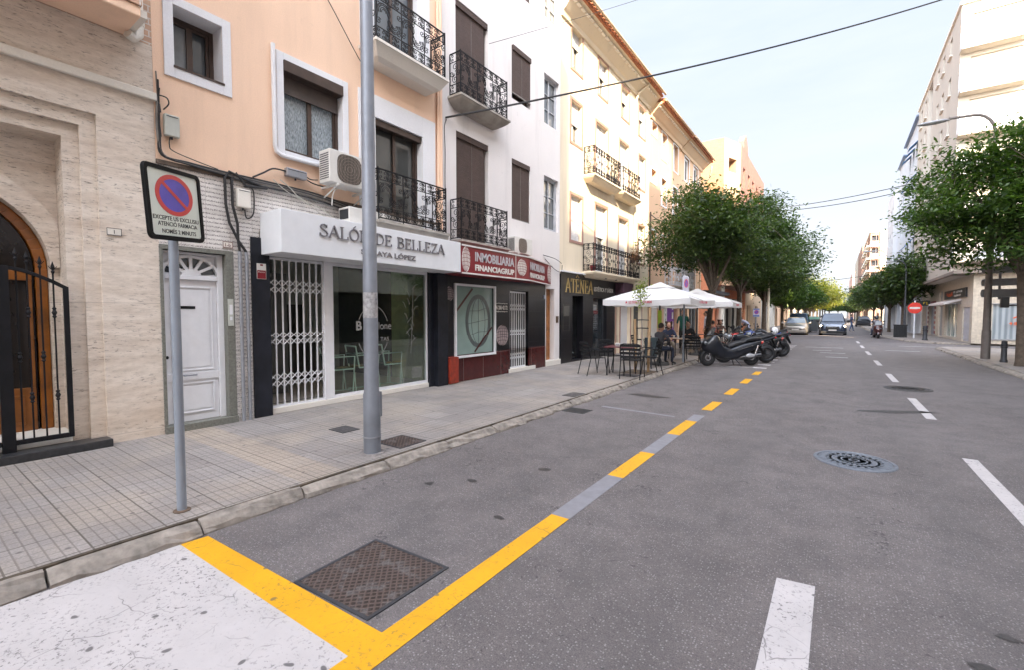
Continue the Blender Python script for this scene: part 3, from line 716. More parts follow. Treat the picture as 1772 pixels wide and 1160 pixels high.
# ---- 1. stone building with the arched doorway
t = thing('stone_building', 'travertine clad building with a recessed arched wooden doorway and house number 1', 'building', (-7.05, 0, 0))
mb = MB(); ops = [(-1.0, 1.59, .0, 3.975, .05)]
wall(mb, L, -9, 2.15, 0, 5.0, ops, 0); shell(mb, L, -9, 2.15, 14, -.001, 9, 0)
mb.build('wall', TRAV, t)
mb = MB(); wall(mb, L, -9, 2.15, 5.0, 14, [], 0.003); mb.build('brick_facade', BRICK, t)
mb = MB(); wall(mb, L, -1.0, 1.59, 0, 3.975, [(-.85, 1.45, 0, 3.82, .06)], -.05); wall(mb, L, -.85, 1.45, 0, 3.82, [(-.71, 1.31, 0, 3.67, .34)], -.11)
mb.build('door_reveal', TRAV, t)
# back of the recess with a round-headed opening
def arch_pts(c, r, zs, n=24): return [(c + r * math.cos(R(180 * i / n)), zs + r * math.sin(R(180 * i / n))) for i in range(n + 1)]
ac, zs = .29, 2.19
mb = MB(); di = -.45
A = arch_pts(ac, .935, zs); n = len(A)
for i in range(n - 1):   # spandrel above the arch
    a, b = A[i], A[i + 1]; mb.quad(L.P(a[0], a[1], di), L.P(a[0], 3.7, di), L.P(b[0], 3.7, di), L.P(b[0], b[1], di)); mb.quad(L.P(a[0], a[1], di), L.P(b[0], b[1], di), L.P(b[0], b[1], di - .2), L.P(a[0], a[1], di - .2))
for s0, s1 in ((-.72, ac - .935), (ac + .935, 1.32)):
    mb.quad(L.P(s0, 0, di), L.P(s1, 0, di), L.P(s1, 3.7, di), L.P(s0, 3.7, di))
for s in (ac - .935, ac + .935): mb.quad(L.P(s, 0, di), L.P(s, 0, di - .2), L.P(s, zs, di - .2), L.P(s, zs, di))
mb.build('door_surround', TRAV, t)
mb = MB(); O = arch_pts(ac, 1.03 + .10, zs + .02); I = arch_pts(ac, .935, zs)
for i in range(n - 1):
    if O[i][0] > 1.305 and O[i + 1][0] > 1.305: O[i] = (1.305, O[i][1])
    p = [L.P(min(q[0], 1.305), q[1], di) for q in (I[i], O[i], O[i + 1], I[i + 1])]; mb.prism(p, (.07, 0, 0))
mb.build('arch_ring', TRAV, t)
mb = MB(); mb.fbox(L, -9, 2.17, 4.325, 4.42, 0, .06); mb.build('string_course', OFFW, t, bevel=.012)
wd = -.60
mb = MB(); O = arch_pts(ac, .93, zs); I = arch_pts(ac, .83, zs)
for i in range(n - 1): mb.prism([L.P(q[0], q[1], wd) for q in (I[i], O[i], O[i + 1], I[i + 1])], (.07, 0, 0))
for s0, s1 in ((ac - .93, ac - .83), (ac + .83, ac + .93)): mb.fbox(L, s0, s1, .3, zs, wd, wd + .07)
mb.fbox(L, ac - .8, ac + .8, 2.05, 2.16, wd, wd + .06); mb.fbox(L, ac - .03, ac + .03, .3, 2.05, wd, wd + .075)
for s0, s1 in ((ac - .8, ac - .03), (ac + .03, ac + .8)):
    mb.fbox(L, s0, s1, .3, .8, wd, wd + .05); ring(mb, L, s0 + .1, s1 - .1, .38, .72, .03, wd + .05, wd + .065); mb.fbox(L, s0, s0 + .04, .8, 2.05, wd, wd + .05); mb.fbox(L, s1 - .04, s1, .8, 2.05, wd, wd + .05)
o = mb.build('door', WOOD, t, bevel=.006)
mb = MB(); mb.prism([L.P(q[0], q[1], wd - .02) for q in arch_pts(ac, .82, zs)], (.03, 0, 0)); mb.fbox(L, ac - .82, ac + .82, .3, zs, wd - .02, wd + .01); mb.build('glass', M('brown_tinted_glass', (.018, .013, .010), .12, var=.3, bump=0, spec=.4), o)
mb = MB(); mb.tube([L.P(ac + .1, 1.05, wd + .12), L.P(ac + .1, 1.5, wd + .12)], .014); mb.build('handle', M('brass', (.5, .35, .12), .3, .8), o)
# granite steps
mb = MB(); mb.fbox(L, -1.0, 1.60, .1, .19, -.3, .16); mb.build('step', M('black_granite_step', (.03, .03, .032), .35, var=.4, vs=20, bump=.1), t, bevel=.008)
mb = MB(); mb.fbox(L, -.85, 1.3, .19, .30, -.6, -.08); mb.build('threshold', OFFW, t, bevel=.006)
# brick bay above with painted soffit
bay = MB(); bay.fbox(L, -6, 1.89, 5.12, 13.5, .004, .60); o = bay.build('brick_bay', BRICK, t)
b2 = MB(); b2.fbox(L, -6, 1.885, 5.0, 5.118, .004, .58); b2.build('bay_soffit', PEACH, o, bevel=.015)
b3 = MB(); b3.fbox(L, 1.89, 1.95, 5.02, 5.10, .0, .55); b3.build('soffit_strip', OFFW, o)
mb = MB(); mb.tube([L.P(1.99, 7, .10), L.P(1.99, 5.15, .10), L.P(1.985, 5.02, .11), L.P(1.93, 4.95, .13), L.P(1.87, 4.97, .16)], .055, n=10); mb.tube([L.P(1.99, 5.13, .1), L.P(1.99, 5.22, .1)], .065, n=10); mb.build('drainpipe', OFFW, t, smooth=True)
def plaque(name, label, s, z, w, h, txt, m=OFFW, tm=M('black_lettering', (.02, .02, .02), .5), d=0, th=None):
    p = thing(name, label, 'plaque', L.P(s, z, d)); b = MB(); b.fbox(L, s, s + w, z, z + h, d, d + .012); b.build('plate', m, p, bevel=.002)
    b = MB(); ring(b, L, s, s + w, z, z + h, .006, d + .012, d + .014); b.build('border', tm, p)
    b = MB(); hh = th or h * .55; _, _, a, c, _, _ = text_geo(txt); ww = (c - a) * hh / .73; b.text(txt, L.P(s + (w - ww) / 2, z + (h - hh) / 2, d + .012), (0, 1, 0), (0, 0, 1), h=hh, depth=.003, N=(1, 0, 0)); b.build('number', tm, p); return p
plaque('number_plaque', 'small white enamel plaque reading 1 on the travertine', 1.645, 2.60, .14, .085, '1')
# wrought iron gate standing before the doorway
t = thing('iron_gate', 'black iron gate leaf with spear finials before the arched wooden door', 'gate', L.P(.8, .19, -.02))
gd = -.02
mb = MB(); mb.fbox(L, .745, .845, .19, 2.17, gd - .03, gd + .03); mb.fbox(L, 1.255, 1.30, .26, 1.97, gd - .02, gd + .02); mb.fbox(L, .845, 1.255, .26, .31, gd - .02, gd + .02)
mb.tube([L.P(.845, 2.15, gd), L.P(.95, 2.125, gd), L.P(1.05, 2.085, gd), L.P(1.17, 2.025, gd), L.P(1.28, 1.955, gd)], .026, n=4)
mb.build('gate_frame', IRON, t, bevel=.004)
tops = {.90: 2.14, .98: 2.11, 1.08: 2.07, 1.18: 2.02}
for i, (s, zt) in enumerate(tops.items()):
    b = MB(); b.tube([L.P(s, .31, gd), L.P(s, zt + .1, gd)], .0085, n=6)
    kz = 1.19 if i % 2 == 0 else .75; ks = (kz, 1.68) if i % 2 else (kz,)
    for z in ks: b.lathe([(.009, -.06), (.02, -.045), (.012, -.03), (.024, 0), (.012, .03), (.02, .045), (.009, .06)], L.P(s, z, gd), n=8)
    b.lathe([(.007, .08), (.018, .11), (.0075, .13), (.02, .16), (.001, .225)], L.P(s, zt, gd), n=6)
    b.tube([L.P(s - .035, zt + .17, gd), L.P(s, zt + .12, gd), L.P(s + .035, zt + .17, gd)], .005, n=4)
    b.build('bar', IRON, t)
# second leaf, mostly out of frame
mb = MB(); mb.fbox(L, -.6, .74, .26, .31, gd - .02, gd + .02); mb.tube([L.P(.72, 2.15, gd), L.P(.3, 2.2, gd), L.P(-.6, 2.0, gd)], .024, n=4); mb.build('second_leaf', IRON, t)
for s in [.05 + .11 * i for i in range(6)]: b = MB(); b.tube([L.P(s, .31, gd), L.P(s, 2.28, gd)], .0085, n=6); b.build('bar', IRON, t)

# ---- 2. peach building with the salon on the ground floor
t = thing('peach_building', 'peach rendered house with white window surrounds above the beauty salon', 'building', (-7.05, 2.16, 0)); PE = t
op2 = [(2.38, 2.955, 4.86, 5.63, .34), (3.81, 4.84, 4.20, 5.57, .2), (5.52, 6.70, 3.42, 5.30, .22), (5.52, 6.62, 6.5, 8.4, .22), (2.38, 2.955, 7.9, 8.7, .24), (3.81, 4.84, 7.3, 8.6, .2)]
mb = MB(); wall(mb, L, 2.152, 7.27, 3.6, 13.4, op2, .0, rmi=1); shell(mb, L, 2.152, 7.27, 13.4, -.001, 9, 3.0); mb.build('wall', [PEACH, TRIMW], t)
mb = MB(); wall(mb, L, 2.152, 7.27, .1, 3.6, [(2.19, 3.02, .1, 2.50, .25), (3.40, 7.1, .1, 2.9, .4)], -.0); mb.build('tiled_base', WTILE, t)
mb = MB(); mb.fbox(L, 2.152, 7.27, 3.57, 3.62, 0, .03); mb.build('ledge', M('grimy_ledge', (.12, .09, .07), .9, var=.5, vs=8, bump=.8), t)
surround(t, L, 2.38, 2.955, 4.86, 5.63, .11, TRIMW, wt=.11, wb=.15); surround(t, L, 3.81, 4.84, 4.20, 5.57, .11, TRIMW, wb=.08)
surround(t, L, 5.52, 6.70, 3.42, 5.30, .36, TRIMW, bottom=False, wt=.40); surround(t, L, 5.52, 6.62, 6.5, 8.4, .30, TRIMW, bottom=False)
ow = win(t, L, 2.38, 2.955, 4.86, 5.63, .34, BROWNAL, GLASS, 2)
mb = MB(); mb.fbox(L, 2.45, 2.66, 4.93, 5.56, -.325, -.32); mb.build('closed_pane', M('pale_grey_pane', (.22, .23, .24), .2), ow)
mb = MB(); mb.fbox(L, 2.37, 2.97, 4.835, 4.862, -.2, .035); mb.build('window_sill', BROWNAL, t)
win(t, L, 3.81, 4.84, 4.20, 5.57, .2, BROWNAL, RGLASS, 2, box=(.17, .05), shutter=.3, sm=M('brown_slatted_blind', (.07, .05, .042), .5, bump=.3))
win(t, L, 5.52, 6.70, 3.42, 5.30, .22, BROWNAL, m_glass('curtained_glass', (.055, .055, .05)), 2, fw=.06, box=(.12, -.02))
win(t, L, 5.52, 6.62, 6.5, 8.4, .22, BROWNAL, GLASSB, 2, fw=.06)
win(t, L, 2.38, 2.955, 7.9, 8.7, .24, BROWNAL, GLASS, 2); win(t, L, 3.81, 4.84, 7.3, 8.6, .2, BROWNAL, RGLASS, 2)
balcony(t, L, 5.25, 6.95, 3.33, .42, h=.90, m=CONC, lip=False, thick=.2); balcony(t, L, 5.25, 6.95, 6.43, .42, h=.90, m=OFFW, thick=.22)
# curled white tube beside the window
mb = MB(); mb.tube([L.P(3.64, 5.72, .05), L.P(3.64, 4.22, .05), L.P(3.66, 4.14, .05), L.P(3.74, 4.10, .05), L.P(4.6, 4.11, .05)], .032, n=8); mb.build('cable_duct', TRIMW, t, smooth=True)
mb = MB()
for s, r in ((7.12, .028), (7.19, .035), (7.235, .012)): mb.tube([L.P(s, 3.5, .05), L.P(s, 13, .05)], r, n=8)
mb.build('drainpipe', PEACH, t, smooth=True)
# white entrance door with fanlight
dd = -.14
mb = MB(); mb.fbox(L, 2.155, 2.19, .1, 2.50, -.2, .012); mb.fbox(L, 2.925, 3.03, .1, 2.56, -.2, .012); mb.fbox(L, 2.155, 2.925, 2.50, 2.56, -.2, .012); mb.fbox(L, 2.155, 3.03, .098, .19, -.25, .05); mb.build('door_surround', GREENSTONE, t, bevel=.004)
mb = MB(); s0, s1, z0, z1 = 2.19, 2.925, .19, 2.50
mb.fbox(L, s0, s0 + .045, z0, z1, dd - .03, dd + .05); mb.fbox(L, s1 - .075, s1, z0, z1, dd - .03, dd + .05); mb.fbox(L, s0 + .045, s1 - .075, z1 - .035, z1, dd - .03, dd + .05); mb.fbox(L, s0 + .045, s1 - .075, 2.13, 2.19, dd - .03, dd + .055)
mb.fbox(L, s0 + .047, s1 - .077, z0, 2.13, dd - .02, dd + .01)
for a, b in ((.30, .72), (.88, 2.04)):
    ring(mb, L, s0 + .10, s1 - .13, a, b, .022, dd + .01, dd + .028); mb.fbox(L, s0 + .145, s1 - .175, a + .045, b - .045, dd + .01, dd + .020)
mb.fbox(L, s0 + .047, s1 - .077, .75, .86, dd + .01, dd + .03)
mb.fbox(L, s0 + .047, s1 - .077, 2.19, 2.47, dd - .02, dd - .008)
fc = (s0 + s1) / 2 - .02
hub = [(fc + .115 * math.cos(R(180 * i / 12)), 2.19 + .085 * math.sin(R(180 * i / 12))) for i in range(13)]
mb.prism([L.P(a, b, dd) for a, b in hub], (.04, 0, 0))
for an in (32, 62, 90, 118, 148): mb.ribbon([(fc + .10 * math.cos(R(an)), 2.19 + .08 * math.sin(R(an))), (fc + .32 * math.cos(R(an)), 2.19 + .27 * math.sin(R(an)))], .028, L, dd, dd + .036)
mb.ribbon([(fc + .33 * math.cos(R(a)), 2.19 + .25 * math.sin(R(a))) for a in range(0, 181, 12)], .03, L, dd, dd + .04)
o = mb.build('door', WMETAL, t, bevel=.005)
g = MB()
for an0 in (4, 34, 64, 92, 120, 150):
    a0, a1 = R(an0 + 3), R(an0 + 23); g.prism([L.P(fc + r * math.cos(a) * kx, 2.19 + r * math.sin(a) * .8, dd - .008) for r, a, kx in ((.14, a0, 1), (.31, a0, 1), (.31, a1, 1), (.14, a1, 1))], (.006, 0, 0))
g.build('glass', GLASS, o)
g = MB(); g.fbox(L, 2.39, 2.58, 1.735, 1.775, dd + .012, dd + .024); g.build('mail_slot', IRON, o)
g = MB(); g.tube([L.P(2.41, .825, dd + .03), L.P(2.42, .825, dd + .07), L.P(2.56, .825, dd + .07), L.P(2.57, .825, dd + .03)], .011, n=6); g.build('handle', STEEL, o)
g = MB(); g.ell(L.P(2.225, .98 + .1, dd + .03), (.03, .03, .03)); g.build('lock', IRON, o)
t2 = thing('door_intercom', 'pale grey intercom panel on the green marble beside the white door', 'intercom', L.P(2.93, 1.5, .01))
g = MB(); g.fbox(L, 2.935, 3.005, 1.50, 1.88, .012, .03); g.build('panel', GREYPL, t2, bevel=.003); g = MB(); g.fbox(L, 2.95, 2.99, 1.66, 1.8, .03, .034); g.fbox(L, 2.955, 2.985, 1.58, 1.63, .03, .034); g.build('buttons', WMETAL, t2)
plaque('number_plaque', 'white tile reading 1-b above the white door', 2.895, 2.60, .13, .085, '1-b', tm=M('dark_red_lettering', (.15, .02, .02), .5))
# conduits running down beside the door
for s, lb in ((3.10, 'grey steel conduit running down the tiled wall, the one nearer the white door'), (3.19, 'grey steel conduit running down the tiled wall, the one nearer the slate pillar')):
    c = thing('wall_conduit', lb, 'conduit', L.P(s, .1, .05), group='conduits down the tiled wall')
    g = MB(); g.tube([L.P(s, .1, .045), L.P(s, 2.56, .045)], .024, n=10); g.build('pipe', STEEL, c, smooth=True)
    for z in (.45, 1.3, 1.62, 2.42):
        g = MB(); g.lathe([(.027, -.012), (.03, 0), (.027, .012)], L.P(s, z, .045), n=10); g.build('clamp', STEEL, c)
    g = MB(); k = (s - 3.10) * 1.0
    g.tube([L.P(s, 2.56, .045), L.P(s - .02 - k, 2.72, .05), L.P(2.97 + k * 1.2, 2.95, .05), L.P(2.93 + k, 3.2, .05), L.P(2.92 + k, 3.56, .06), L.P(2.98 + k, 3.66, .06), L.P(3.2, 3.60 - k, .06), L.P(3.5, 3.54, .06)], .019, n=7); g.build('cable', CABLE, c, smooth=True)
# salon front
SAL = PE
mb = MB(); mb.fbox(L, 3.265, 3.53, .1, 2.80, -.3, .03); mb.build('slate_pillar', SLATE, t, bevel=.004)
mb = MB(); mb.fbox(L, 6.87, 7.0, .1, 2.75, -.13, -.0); mb.fbox(L, 7.0, 7.31, .1, 2.75, -.3, .12); mb.build('slate_pillar', SLATE, t, bevel=.004)
mb = MB(); mb.fbox(L, 3.53, 6.87, .1, .19, -.4, -.03); mb.build('shopfront_plinth', OFFW, t, bevel=.008)
mb = MB(); sd = -.10
mb.fbox(L, 4.47, 4.63, .19, 2.62, sd - .04, sd + .05); mb.fbox(L, 4.63, 6.87, .19, .245, sd - .03, sd + .04); mb.fbox(L, 4.63, 6.87, 2.50, 2.56, sd - .03, sd + .04); mb.fbox(L, 6.835, 6.87, .245, 2.50, sd - .03, sd + .04); mb.fbox(L, 4.63, 4.65, .245, 2.50, sd - .03, sd + .04)
mb.build('shop_window_frame', WMETAL, t, bevel=.003)
mb = MB(); mb.fbox(L, 4.645, 6.84, .24, 2.505, sd, sd + .01); mb.build('shop_window', m_clear('salon_glass', (.93, .99, .94), .4), t)
mb = MB(); grille(mb, L, 3.54, 4.46, .19, 2.55, sd + .02, 8, (.16, .44, .79)); mb.build('folding_grille', WMETAL, t)
# decals on the salon glass
dc = MB(); gold = M('faint_window_lettering', (.30, .30, .29), .6)
dz = sd + .012
dc.text('B', L.P(5.12, 1.38, dz), (0, 1, 0), (0, 0, 1), h=.17, depth=.001, bold=.03, N=(1, 0, 0)); dc.text('lone', L.P(5.62, 1.38, dz), (0, 1, 0), (0, .0, 1), h=.15, w=.30, depth=.001, N=(1, 0, 0)); dc.text('TAS', L.P(5.66, 1.14, dz), (0, 1, 0), (0, 0, 1), h=.075, w=.2, depth=.001, N=(1, 0, 0))
for a0, a1 in ((25, 155), (205, 335)): dc.ribbon([(5.5 + .36 * math.cos(R(a)), 1.33 + .5 * math.sin(R(a))) for a in range(a0, a1 + 1, 8)], .012, L, dz, dz + .001)
for i in range(16):   # bamboo and lotus line drawing
    x = 6.42 + .12 * math.sin(i * 1.7); z = 1.05 + i * .075; dc.ribbon([(x, z), (x + .10 * math.cos(i * 2.1), z + .10), (x + .16 * math.cos(i * 2.1), z + .12)], .008, L, dz, dz + .001)
dc.ribbon([(6.42, .85), (6.46, 1.4), (6.5, 2.2)], .009, L, dz, dz + .001)
for i in range(9): dc.ribbon([(6.46 + .028 * i, .33), (6.44 + .034 * i, .46), (6.47 + .026 * i, .55)], .01, L, dz, dz + .001)
dc.build('window_decal', gold, t)
# room behind the glass
mb = MB(); rx = -3.4
P = L.P
mb.quad(P(3.4, .2, rx), P(7.2, .2, rx), P(7.2, 3, rx), P(3.4, 3, rx), 0); mb.quad(P(3.4, .2, -.4), P(3.4, .2, rx), P(3.4, 3, rx), P(3.4, 3, -.4), 0); mb.quad(P(6.98, .2, -1.35), P(6.98, .2, -.135), P(6.98, 3, -.135), P(6.98, 3, -1.35), 1); mb.quad(P(6.98, .2, rx), P(6.98, .2, -1.35), P(6.98, 3, -1.35), P(6.98, 3, rx), 5)
mb.quad(P(3.4, .2, -.4), P(7.1, .2, -.4), P(7.1, .2, rx), P(3.4, .2, rx), 2); mb.quad(P(3.4, 2.9, rx), P(7.1, 2.9, rx), P(7.1, 2.9, -.4), P(3.4, 2.9, -.4), 3)
mb.fbox(L, 4.7, 6.0, .9, 1.9, rx, rx + .06, 4); mb.fbox(L, 4.6, 4.66, .2, 2.9, rx, -2.0, 3)
mb.fbox(L, 4.7, 5.9, .2, 1.0, -3.2, -2.7, 4)
mb.build('shop_interior', [M('dim_wall', (.42, .41, .39), .8), M('olive_green_wall', (.62, .70, .42), .8), M('shop_floor', (.6, .52, .45), .5), M('pale_ceiling', (.75, .75, .75), .8), M('dark_counter', (.06, .05, .045), .5), M('dark_brown_wall', (.10, .085, .075), .7)], t)
mb = MB(); mb.fbox(L, 3.62, 4.4, .22, 2.4, -1.2, -1.15); ring(mb, L, 3.62, 4.4, .22, 2.4, .08, -1.15, -1.12); mb.build('inner_door', M('grey_inner_door', (.13, .13, .125), .6), t)
def tub_chair(s, d, rz, lab):
    c = local_thing('cafe_chair', lab, 'chair', (L.P(s, .2, d)), rz, 'chairs inside the salon window'); a = MB(); r = .015
    for y in (-.22, .22):
        a.tube([(-.22, y, .01), (.22, y, .01), (.18, y, .45), (-.2, y, .45)], r, n=6); a.tube([(-.2, y, .45), (-.27, y, .85)], r, n=6); a.tube([(.16, y, .02), (.2, y, .68), (-.22, y, .68)], r, n=6)
    a.tube([(-.27, -.22, .85), (-.27, .22, .85)], r, n=6); a.tube([(-.25, -.22, .70), (-.25, .22, .70)], r, n=6); a.tube([(.22, -.22, .01), (.22, .22, .01)], r, n=6); a.build('frame', M('pale_green_tube', (.62, .74, .70), .4, .1), c)
    a = MB(); a.box(-.2, .2, -.2, .2, .44, .47); a.build('seat', M('dark_green_seat', (.04, .09, .07), .5), c, bevel=.01); a = MB(); a.prism([(-.215, -.2, .5), (-.215, .2, .5), (-.255, .2, .72), (-.255, -.2, .72)], (-.012, 0, 0)); a.build('backrest', M('dark_green_seat', (.04, .09, .07), .5), c)
for s, d, rz, lb in ((4.98, -.42, R(80), 'tubular chair inside the salon window nearest the white post'), (5.52, -.42, R(80), 'tubular chair inside the salon window, middle one mostly behind the lamp post'), (6.08, -.42, R(85), 'tubular chair inside the salon window nearest the green wall')): tub_chair(s, d, rz, lb)

# salon fascia sign with serif letters
SER = {  # strokes in a unit-high box: (polyline, width); + advance
 'A': ([([(.04, 0), (.36, 1)], .07), ([(.36, 1), (.70, 0)], .13), ([(.16, .34), (.58, .34)], .06), ([(-.04, .02), (.14, .02)], .045), ([(.58, .02), (.80, .02)], .045)], .80),
 'L': ([([(.14, 0), (.14, 1)], .13), ([(.02, .975), (.27, .975)], .05), ([(.02, .025), (.58, .025)], .05), ([(.57, .0), (.58, .26)], .05)], .66),
 'O': ([([(.40 + .34 * math.cos(R(a)), .5 + .47 * math.sin(R(a))) for a in range(0, 361, 20)], .11)], .84),
 'N': ([([(.12, 0), (.12, 1)], .06), ([(.12, 1), (.66, 0)], .13), ([(.66, 0), (.66, 1)], .06), ([(0, .975), (.2, .975)], .045), ([(.0, .025), (.24, .025)], .045), ([(.54, .975), (.78, .975)], .045)], .86),
 'D': ([([(.14, 0), (.14, 1)], .13), ([(.02, .975), (.36, .97), (.6, .84), (.70, .5), (.6, .16), (.36, .03), (.02, .025)], .08)], .82),
 'E': ([([(.14, 0), (.14, 1)], .13), ([(.02, .975), (.56, .975)], .05), ([(.02, .025), (.6, .025)], .05), ([(.14, .52), (.44, .52)], .05), ([(.55, 1), (.55, .8)], .045), ([(.59, 0), (.59, .22)], .045), ([(.44, .42), (.44, .62)], .04)], .70),
 'B': ([([(.14, 0), (.14, 1)], .13), ([(.02, .975), (.4, .97), (.54, .86), (.54, .67), (.38, .53), (.16, .52)], .07), ([(.2, .53), (.44, .51), (.6, .38), (.6, .16), (.44, .03), (.02, .025)], .08)], .74),
 'Z': ([([(.62, .97), (.08, .03)], .13), ([(.08, .975), (.66, .975)], .05), ([(.04, .025), (.66, .025)], .05), ([(.07, 1), (.07, .8)], .045), ([(.65, 0), (.65, .22)], .045)], .74),
 'S': ([([(.52, .80), (.50, .9), (.34, .98), (.16, .92), (.09, .76), (.16, .62), (.32, .53), (.5, .42), (.58, .26), (.5, .08), (.3, .015), (.12, .09), (.07, .24)], .095), ([(.53, .74), (.53, .97)], .04), ([(.06, .03), (.06, .28)], .04)], .68),
 'T': ([([(.36, 0), (.36, 1)], .13), ([(.02, .975), (.70, .975)], .05), ([(.24, .025), (.48, .025)], .045), ([(.03, 1), (.03, .78)], .045), ([(.69, 1), (.69, .78)], .045)], .72), ' ': ([], .42)}
def serif_text(mb, txt, F, s0, s1, z0, z1, d, dep, acc={}):
    tot = sum(SER[c][1] for c in txt) ; k = (s1 - s0) / (tot - .04); h = z1 - z0; x = s0
    for i, c in enumerate(txt):
        for pl, w in SER[c][0]: mb.ribbon([(x + a * k, z0 + b * h) for a, b in pl], w * h * .9, F, d, d + dep + .0004 * (i % 3))
        if i in acc:
            for pl in acc[i]: mb.ribbon([(x + a * k, z0 + b * h) for a, b in pl], .07 * h, F, d, d + dep)
        x += SER[c][1] * k
t = thing('salon_sign', 'white box sign reading SALÓN DE BELLEZA SORAYA LÓPEZ over the salon', 'shop sign', L.P(3.4, 2.55, 0))
mb = MB(); mb.fbox(L, 3.41, 7.20, 2.55, 3.165, .002, .60); mb.build('sign_box', M('white_sign_panel', (.70, .71, .73), .35, var=.04, bump=.03), t, bevel=.006)
kk = 2.71 / (sum(SER[c][1] for c in 'SALON DE BELLEZA') - .04); xx = 3.99
for wd_, ac_ in (('SALON', {3: [[(.34, 1.08), (.52, 1.26)]]}), ('DE', {}), ('BELLEZA', {})):
    ln = sum(SER[c][1] for c in wd_); mb = MB(); serif_text(mb, wd_, L, xx, xx + (ln - .04) * kk, 2.855, 3.045, .603, .022, ac_); mb.build('lettering', LETGREY, t); xx += (ln + .42) * kk
mb = MB(); mb.text('SORAYA LÓPEZ', L.P(4.74, 2.665, .602), (0, 1, 0), (0, 0, 1), h=.085, w=1.2, depth=.012, bold=.02, N=(1, 0, 0)); mb.build('owner_lettering', LETGREY, t)
t = thing('alarm_notice', 'small red and white alarm notice on the left slate pillar', 'notice', L.P(3.33, 2.19, .03))
mb = MB(); mb.fbox(L, 3.335, 3.47, 2.19, 2.42, .032, .036); mb.build('notice_plate', WPLAST, t); mb = MB(); mb.fbox(L, 3.34, 3.465, 2.195, 2.32, .036, .038); mb.fbox(L, 3.385, 3.425, 2.385, 2.41, .036, .038); mb.build('red_field', RED, t)
mb = MB(); mb.text('Alarma', L.P(3.35, 2.285, .038), (0, 1, 0), (0, 0, 1), h=.02, w=.10, depth=.001, N=(1, 0, 0)); mb.build('lettering', WPLAST, t)

# ---- 3. white building with brown blinds
t = thing('white_building', 'white rendered house with brown roller blinds and two iron balconies above the estate agency', 'building', (-7.05, 7.3, 0))
op3 = [(7.73, 8.89, 3.40, 5.78, .12), (7.73, 8.89, 6.45, 8.65, .12), (9.87, 10.74, 4.19, 5.76, .10), (9.87, 10.74, 7.30, 8.65, .10), (11.48, 12.33, 4.17, 5.72, .16), (11.48, 12.33, 7.22, 8.63, .16), (11.48, 12.33, 10.21, 11.5, .16), (9.87, 10.74, 10.1, 11.5, .1), (7.73, 8.89, 9.5, 11.6, .12)]
mb = MB(); wall(mb, L, 7.272, 12.415, 2.9, 12.9, op3, .002); shell(mb, L, 7.272, 12.415, 12.9, .001, 9, 0); wall(mb, L, 11.56, 12.415, .1, 2.9, [(11.62, 12.11, .25, 2.44, .3)], .002); mb.build('wall', WHITE, t)
def blind(F, s0, s1, z0, z1, d, bow=0, lower=0):
    mb = MB(); mb.fbox(F, s0 + .01, s1 - .01, z1 - .13, z1 - .005, d - .02, d + .05)
    mb.fbox(F, s0 + .01, s1 - .12 if bow else s1 - .01, z0 + lower, z1 - .13, d, d + .012); o = mb.build('roller_blind', PERSI, t)
    q = MB(); q.tube([F.P((s0 + s1) / 2, z1 - .14, d + .02), F.P((s0 + s1) / 2, z0 + lower, d + .02)], .004, n=4); q.fbox(F, s0 + .01, s1 - (.12 if bow else .01), z0 + lower - .03, z0 + lower - .001, d - .01, d + .025); q.build('blind_cord', CABLEG, o)
for s0, s1, z0, z1 in ((7.73, 8.89, 3.40, 5.78), (7.73, 8.89, 6.45, 8.65), (7.73, 8.89, 9.5, 11.6)): blind(L, s0, s1, z0, z1, -.06, 1)
blind(L, 9.87, 10.74, 4.19, 5.76, -.04, 0, .03); blind(L, 9.87, 10.74, 7.30, 8.65, .0, 0, .16); blind(L, 9.87, 10.74, 10.1, 11.5, -.04)
for a in op3[:4] + op3[7:]: mb = MB(); mb.fbox(L, a[0], a[1], a[2], a[3], -.14, -.118); mb.build('window', M('dark_brown_joinery', (.05, .03, .022), .5), t)
for a in op3[4:7]: win(t, L, a[0], a[1], a[2], a[3], .16, M('pale_grey_joinery', (.42, .43, .46), .6, var=.2), m_glass('grey_glass_%d' % int(a[2]), (.10, .11, .12)), 2, 2, fw=.045)
balcony(t, L, 7.52, 9.21, 3.30, .33, m=CONC, h=.89, thick=.10, lip=False); balcony(t, L, 7.52, 9.21, 6.41, .33, m=CONC, h=.90, thick=.16)
# estate agency ground floor
mb = MB(); wall(mb, L, 7.33, 11.55, .72, 2.9, [(7.64, 9.07, .72, 2.33, .12), (9.76, 10.64, .2, 2.31, .25)], .02); wall(mb, L, 10.66, 11.55, .1, .72, [], .02); mb.fbox(L, 10.66, 10.95, .1, 2.6, -.3, .0)
mb.build('tiled_shopfront', BTILE, t)
mb = MB(); wall(mb, L, 7.33, 11.55, .1, .72, [(9.76, 10.66, .1, .72, .3)], .025); mb.build('red_marble_base', RSTONE, t)
mb = MB(); mb.fbox(L, 7.33, 7.61, .12, .70, .028, .16); mb.build('red_niche', M('faded_red_box', (.28, .03, .012), .6, var=.4, vs=8, dirt=.5), t, bevel=.005)
mb = MB(); ring(mb, L, 7.60, 9.10, .65, 2.37, .05, .022, .075); o = mb.build('window', WMETAL, t, bevel=.004)
mb = MB(); mb.fbox(L, 7.65, 9.05, .70, 2.32, -.02, -.01); mb.build('glass', m_glass('frosted_green_glass', (.16, .22, .20), .12), o)
mb = MB(); dcm = M('grey_logo_print', (.085, .10, .10), .4); cx, cz = 8.5, 1.5
for a0 in range(0, 360, 15): pass
mb.ribbon([(cx + .42 * math.cos(R(a)), cz + .60 * math.sin(R(a))) for a in range(0, 361, 10)], .10, L, -.008, -.006)
